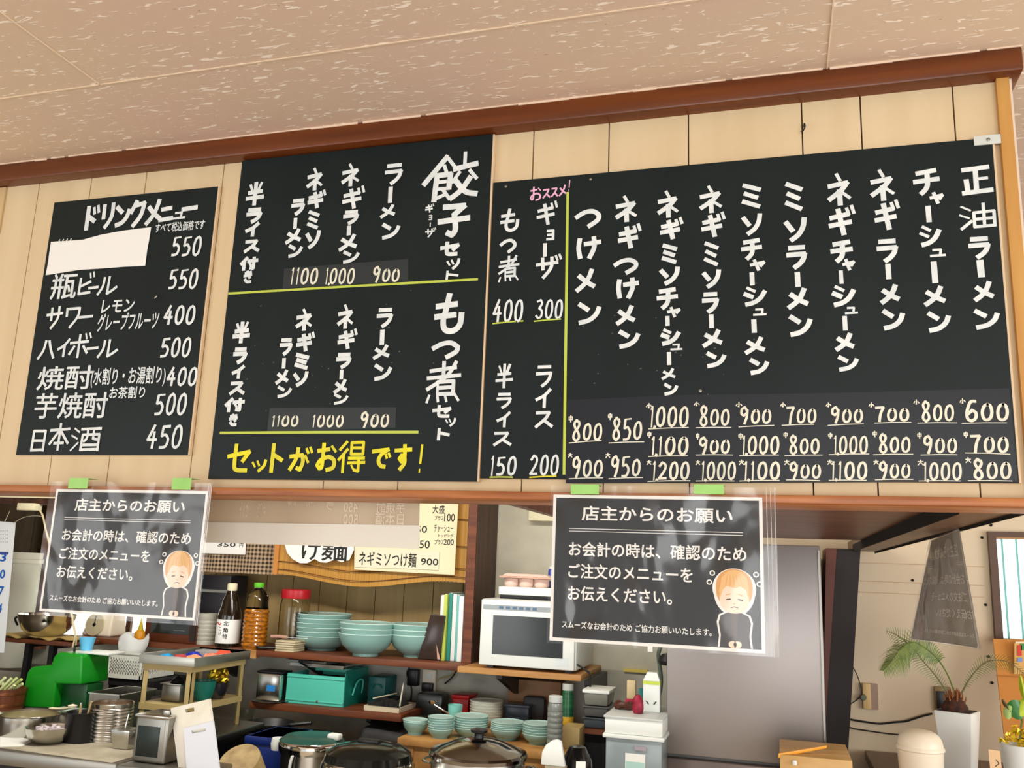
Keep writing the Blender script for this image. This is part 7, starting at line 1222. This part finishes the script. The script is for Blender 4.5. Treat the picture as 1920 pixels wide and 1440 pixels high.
# planter with cycad
Ypl = 2.10; cxp = xat(1797, Ypl+.06, 1.08); sp = span(1750, 1845, 1338, Ypl)/2*.98; hp = zt(1800, 1338, Ypl)-ZR; rz = -.42
t = T('white_planter', 'tall tapered square white planter holding a small cycad', 'planter', (cxp, Ypl+.08, ZR), rz); a1, a0 = sp*.78, sp*.52
mb = MB(); mb.hexa([(-a0, -a0, 0), (a0, -a0, 0), (a0, a0, 0), (-a0, a0, 0)], [(-a1, -a1, hp), (a1, -a1, hp), (a1, a1, hp), (-a1, a1, hp)]); mb.build('pot', M_WHITEP, t, bevel=.004)
mb = MB(); mb.box(-a1*.90, a1*.90, -a1*.90, a1*.90, hp-.002, hp+.0006); mb.build('soil', mat('dark soil', (60, 44, 38), .9, rgb2=(34, 24, 24), scale=(90, 90, 90)), t)
Pp = Vector((cxp, Ypl+.08, ZR+hp)); base = Vector((xat(1790, Ypl+.08, ZR+hp+.02), Ypl+.08, ZR+hp+.001))
t = T('cycad', 'small cycad with arching green fronds growing in the white planter', 'plant', base)
mb = MB(); vs = []; fs = []; rb_ = .034
mb.lathe([(0, 0), (rb_*1.3, 0), (rb_*1.35, .012), (rb_*1.0, .03), (rb_*.7, .045), (0, .05)], 18); mb.build('caudex', mat('brown fibrous stem', (84, 46, 26), .9, rgb2=(44, 28, 24), scale=(80, 80, 50)), t, True)
mb = MB()
for k in range(26):
    a = k*.81; rr = rb_*(.9-.025*k); z = .02+.0012*k; mb.tube([(rr*math.cos(a), rr*math.sin(a), z), (rr*1.25*math.cos(a), rr*1.25*math.sin(a), z+.018), (rr*1.3*math.cos(a), rr*1.3*math.sin(a), z+.03)], .003, 6, taper=[1.2, 1, .3])
mb.build('leaf_bases', mat('orange brown scales', (140, 84, 44), .7), t)
M_FROND = mat('olive green frond', (104, 122, 44), .5, rgb2=(74, 98, 34), scale=(30, 30, 30)); M_FRDRY = mat('dry thin leaflets', (112, 104, 72), .6)
def frond(pts, leaf, dense, m, ys, droop, start=.12):
    P = [at(x, y, Yy)-base for (x, y), Yy in zip(pts, ys)]; path = smoothpath(P, 8); o_ = MB().tube(path, .0028, 6, taper=[1.1-.7*i/len(path) for i in range(len(path))]).build('frond', M_FROND if dense else M_FRDRY, t, True)
    mb = MB(); N = len(path)
    cum = [0]
    for i in range(1, N): cum.append(cum[-1]+(path[i]-path[i-1]).length)
    cnt = int(cum[-1]/(.0095 if dense else .010))
    for k in range(cnt):
        s_ = start+(1-start)*k/cnt; d_ = s_*cum[-1]; i = max(j for j in range(N) if cum[j] <= d_); i = min(i, N-2); p = path[i]+(path[i+1]-path[i])*((d_-cum[i])/max(cum[i+1]-cum[i], 1e-6)); tg = (path[i+1]-path[i]).normalized()
        L_ = leaf*min(1, .35+2.2*(s_-start))*min(1, .25+3.0*(1-s_))
        for sd in (-1, 1):
            side = tg.cross(Vector((0, -1, 0))).normalized()*sd; dr = (side*.8+tg*.55+Vector((0, sd*.25, -droop))).normalized(); q = p+dr*L_*.55+Vector((0, 0, .002)); e = p+dr*L_+Vector((0, 0, -droop*L_*.35)); wd = tg*(.0027 if dense else .0012)
            mb.add([p-wd, p+wd, q+wd, q-wd, e], [(0, 1, 2, 3), (3, 2, 4)])
    mb.build('leaflets', m, o_); return o_
Y0 = Ypl+.08
frond([(1783, 1308), (1756, 1269), (1733, 1242), (1706, 1210), (1680, 1190), (1661, 1183)], .055, False, M_FROND, [Y0, Y0-.02, Y0-.04, Y0-.06, Y0-.08, Y0-.10], .25, .10)
frond([(1791, 1305), (1779, 1270), (1760, 1238), (1735, 1215), (1710, 1204), (1688, 1218), (1670, 1242), (1655, 1258)], .085, True, M_FROND, [Y0, Y0-.03, Y0-.07, Y0-.10, Y0-.14, Y0-.18, Y0-.22, Y0-.25], .55, .32)
frond([(1800, 1305), (1820, 1270), (1841, 1247), (1856, 1239), (1883, 1239), (1904, 1250), (1925, 1268)], .045, False, M_FROND, [Y0, Y0-.02, Y0-.03, Y0-.04, Y0-.05, Y0-.06, Y0-.07], .3, .14)
# cream lidded bin, wooden box, cards, second pot, cardboard
Yb_ = 1.86; cx = xat(1727, Yb_, .95); r = span(1682, 1772, 1420, Yb_)/2; zT = zt(1725, 1368, Yb_); h = zT-ZR
t = T('swing_lid_bin', 'cream plastic table bin with a domed swing lid on the side counter', 'bin', (cx, Yb_, ZR)); hb_ = zt(1725, 1405, Yb_)-ZR
MB().lathe([(0, 0), (r*.86, 0), (r*.97, hb_), (0, hb_)], 32).build('body', M_CREAMP, t, True); MB().lathe([(r*.99, hb_-.002), (r*1.03, hb_+.001), (r*1.02, hb_+.008), (r*.99, hb_+.012)]+[(r*.97*math.cos(a_*.196)**.6, hb_+.012+(h-hb_-.012)*math.sin(a_*.196)) for a_ in range(8)]+[(0, h)], 32).build('lid', M_CREAMP, t, True)
mb = MB(); mb.box(-.014, -.008, -r*.62, -r*.60, h*.88, h*.90); mb.box(-.004, .012, -r*.62, -r*.60, h*.885, h*.895); mb.build('embossed_mark', mat('brown grey print', (140, 120, 100), .6), t)
YX = 1.62; zX = ZR
A_, B_ = at(1462, 1424, YX), at(1598, 1424, YX)
t = T('wooden_box', 'pale wooden box with orange edge strip and white knob before the fridge', 'box', ((A_.x+B_.x)/2, YX, .70)); w = (B_.x-A_.x)/2; hX = zt(1500, 1418, YX)-.70
mb = MB(); mb.box(-w, w, 0, .30, 0, hX); mb.build('body', mat('pale box wood', (214, 176, 116), .5, rgb2=(196, 152, 88), scale=(4, 20, 20)), t, bevel=.002)
mb = MB(); q = [at(1459, 1421, YX-.004), at(1550, 1403, YX+.10), at(1551, 1398, YX+.10), at(1460, 1413, YX-.004)]; oo = t.location; mb.slab([p-oo for p in q], (0, .014, 0)); mb.build('orange_strip', mat('orange wood edge', (240, 164, 40), .4), t, bevel=.001)
p = at(1490, 1432, YX-.01)-oo; mb = MB(); mb.lathe([(0, -.006), (.006, -.004), (.008, .002), (.006, .01), (0, .012)], 16, tuple(p)); mb.build('knob', M_WHITEP, t, True)
t2 = T('box_stand', 'dark stand under the pale wooden box', 'stand', ((A_.x+B_.x)/2, YX, 0)); mb = MB(); mb.box(-w, w, 0, .30, 0, .70); mb.build('body', M_BLACKM, t2)
mb = MB(); mb.tube(smoothpath([(-.02, 0, .002), (0, -.01, .006), (.02, -.004, .002), (.0, .01, .002), (-.015, .004, .008), (.012, -.006, .010)]), .0012, 6); S('clear_tie', 'coil of clear plastic string on the side counter near the bin', 'string', mb, mat('clear string', (222, 214, 200), .2), (xat(1622, 1.95, ZR), 1.95, ZR+.002), True, part='string')
YQ = 1.94; cx = xat(1915, YQ, .92); r = span(1880, 1950, 1410, YQ)/2; hq = zt(1915, 1396, YQ)-ZR
t = T('round_flower_pot', 'round white flower pot lined with gold wrapping at the right edge', 'flower pot', (cx, YQ, ZR)); MB().lathe([(0, 0), (r*.72, 0), (r*.98, hq-.004), (r, hq), (r*.92, hq), (r*.88, hq-.01), (0, hq-.012)], 32).build('pot', M_WHITEP, t, True)
mb = MB()
for k in range(70):
    a, q = random.uniform(0, 6.28), r*.9*math.sqrt(random.random()); z = hq+random.uniform(.0, .06)*(1.1-q/r); x_, y_ = q*math.cos(a), q*math.sin(a)*.8; s_ = random.uniform(.008, .02)
    pts = [Vector((x_, y_, z))+Vector((random.uniform(-1, 1), random.uniform(-.6, .6), random.uniform(-.6, .8)))*s_ for _ in range(4)]; mb.add(pts, [(0, 1, 2), (0, 2, 3), (1, 2, 3)])
mb.build('gold_wrapping', mat('yellow gold film', (232, 200, 40), .25, .4), t)['kind'] = 'stuff'
t = T('leafy_plant', 'round leaved green plant rising from the gold lined pot', 'plant', (cx, YQ, ZR+hq-.008))
mb = MB(); mb.tube(smoothpath([(0, 0, 0), at(1916, 1350, YQ)-t.location, at(1914, 1325, YQ)-t.location]), .003, 6); mb.build('stem', M_FROND, t, True)
for (px, py, rw, rh, ang, m) in ((1905, 1330, 16, 20, .3, mat('deep green leaf', (42, 112, 36), .35)), (1891, 1335, 9, 14, -.2, mat('light green leaf', (150, 176, 96), .4)), (1886, 1322, 4, 14, .5, mat('dry brown leaf', (96, 84, 52), .6)), (1920, 1325, 12, 22, -.5, mat('yellow green leaf', (176, 196, 40), .4)), (1917, 1290, 5, 26, .1, mat('yellow green leaf', (176, 196, 40), .4))):
    c_ = at(px, py, YQ-.02)-t.location; mp = span(0, 1, py, YQ) if False else span(px, px+1, py, YQ); mb = MB(); K_ = 18
    mb.add([c_+Vector((rw*mp*math.cos(6.283*k/K_)*math.cos(ang)-rh*mp*math.sin(6.283*k/K_)*math.sin(ang), .008*math.cos(12.566*k/K_), rw*mp*math.cos(6.283*k/K_)*math.sin(ang)+rh*mp*math.sin(6.283*k/K_)*math.cos(ang))) for k in range(K_)]+[c_+Vector((0, -.008, 0))], [(k, (k+1) % K_, K_) for k in range(K_)]); mb.build('leaf', m, t, True)
t = T('plant_tag', 'small tan card with black writing leaning by the round pot', 'card', (xat(1874, 1.84, .87), 1.84, ZR)); hk_ = zt(1872, 1409, 1.84)-ZR; mb = MB(); mb.slab([(-.018, 0, 0), (.018, 0, 0), (.014, .012, hk_), (-.02, .012, hk_+.002)], (0, .0012, 0)); mb.build('card', mat('tan card', (226, 188, 140), .6), t)
mb = MB()
for k in range(3): ribbon(mb, [(.002-.006*(k % 2), hk_*(.85-.2*k)), (.010, hk_*(.78-.2*k)), (-.002, hk_*(.72-.2*k))], .0022, lambda x, z, d: (x-.002, .012*z/hk_-.0012, z))
mb.build('brush_mark', M_INK, t)
YCd = 2.50; q = [at(1862, 1198, YCd+.10), at(1960, 1200, YCd+.10), at(1960, 1390, YCd), at(1884, 1390, YCd)]; q2 = at(1866, 1290, YCd+.06); o = Vector((q[3].x, YCd, ZR)); t = T('packing_cardboard', 'brown cardboard panel leaning on the wall below the window', 'cardboard', o)
k = (q[0].z-ZR)/(q[0].z-q[3].z); q[3] = q[0]+(q[3]-q[0])*k; k = (q[1].z-ZR)/(q[1].z-q[2].z); q[2] = q[1]+(q[2]-q[1])*k
mb = MB(); mb.slab([q[3]-o, q[2]-o, q[1]-o, q[0]-o], (0, .008, 0)); mb.build('sheet', mat('orange cardboard', (206, 140, 66), .8, rgb2=(196, 126, 54), scale=(3, 3, 3)), t)
mb = MB(); A_, B_ = at(1866, 1266, YCd+.055), at(1960, 1266, YCd+.055); mb.box(A_.x-o.x, B_.x-o.x, A_.y-o.y-.012, A_.y-o.y-.004, A_.z-o.z-.002, A_.z-o.z); mb.build('fold_line', mat('cardboard fold', (176, 112, 50), .8), t)
def chip(x0, y0, x1, y1, rgb, nm):
    mb = MB(); Yx = YCd+.055; mb.slab([at(x0, y1, Yx)-o, at(x1, y1, Yx)-o, at(x1, y0, Yx)-o, at(x0, y0, Yx)-o], (0, .001, 0)); return mb.build(nm, mat('print '+str(rgb), rgb, .6), t)
chip(1902, 1206, 1945, 1264, (222, 170, 96), 'printed_picture'); Yold = YCd; YCd = YCd-.004
chip(1908, 1210, 1916, 1230, (214, 60, 40), 'printed_patch'); chip(1914, 1207, 1922, 1219, (60, 140, 70), 'printed_patch'); chip(1908, 1233, 1917, 1241, (120, 150, 210), 'printed_patch'); chip(1904, 1203, 1926, 1206, (240, 226, 190), 'paper_strip')
# sockets and cables on the right part of the wall
YW_ = YB-.001
t, w, h = outlet('beige surface socket box beside the dark partition board', 1616, 1280, 15, 48, YW_, mat('beige socket', (206, 176, 120), .5), False); mb = MB(); mb.box(w, w*1.9, .004, .019, 0, h); mb.build('side_plate', mat('grey brown plate', (156, 130, 110), .5), t); mb = MB(); mb.lathe([(0, 0), (.014, 0), (.012, .012), (0, .014)], 14); mb.v = [(.002+x, -z, h*.45+y) for x, y, z in mb.v]; mb.build('plug', mat('grey green plug', (96, 100, 76), .5), t, True)
t, w, h = outlet('brown framed socket on the wall behind the planter', 1751, 1286, 30, 46, YW_, mat('brown socket frame', (140, 116, 76), .5), False); mb = MB(); mb.box(w*.06, w*.62, -.006, 0, h*.1, h*.82); mb.build('black_plug', M_BLACKP, t, bevel=.003)
cable('wall_cable', 'thin dark cable from the partition down to the beige socket box', [(1593, 1238), (1600, 1252), (1608, 1268), (1615, 1292), (1616, 1303)], YW_-.02, .0022)
cable('wall_cable', 'thin dark cable from the beige socket box back behind the partition', [(1614, 1306), (1604, 1314), (1592, 1322), (1584, 1328)], YW_-.02, .0022)
cable('wall_cable', 'thick black cable sagging along the wall toward the planter', [(1588, 1347), (1600, 1350), (1625, 1354), (1650, 1357), (1680, 1354), (1700, 1352), (1725, 1344), (1748, 1338)], YW_-.012, .0042)
cable('wall_cable', 'thinner dark cable along the wall ending behind the cream bin', [(1588, 1361), (1600, 1366), (1625, 1370), (1660, 1375), (1690, 1378)], YW_-.012, .0028)
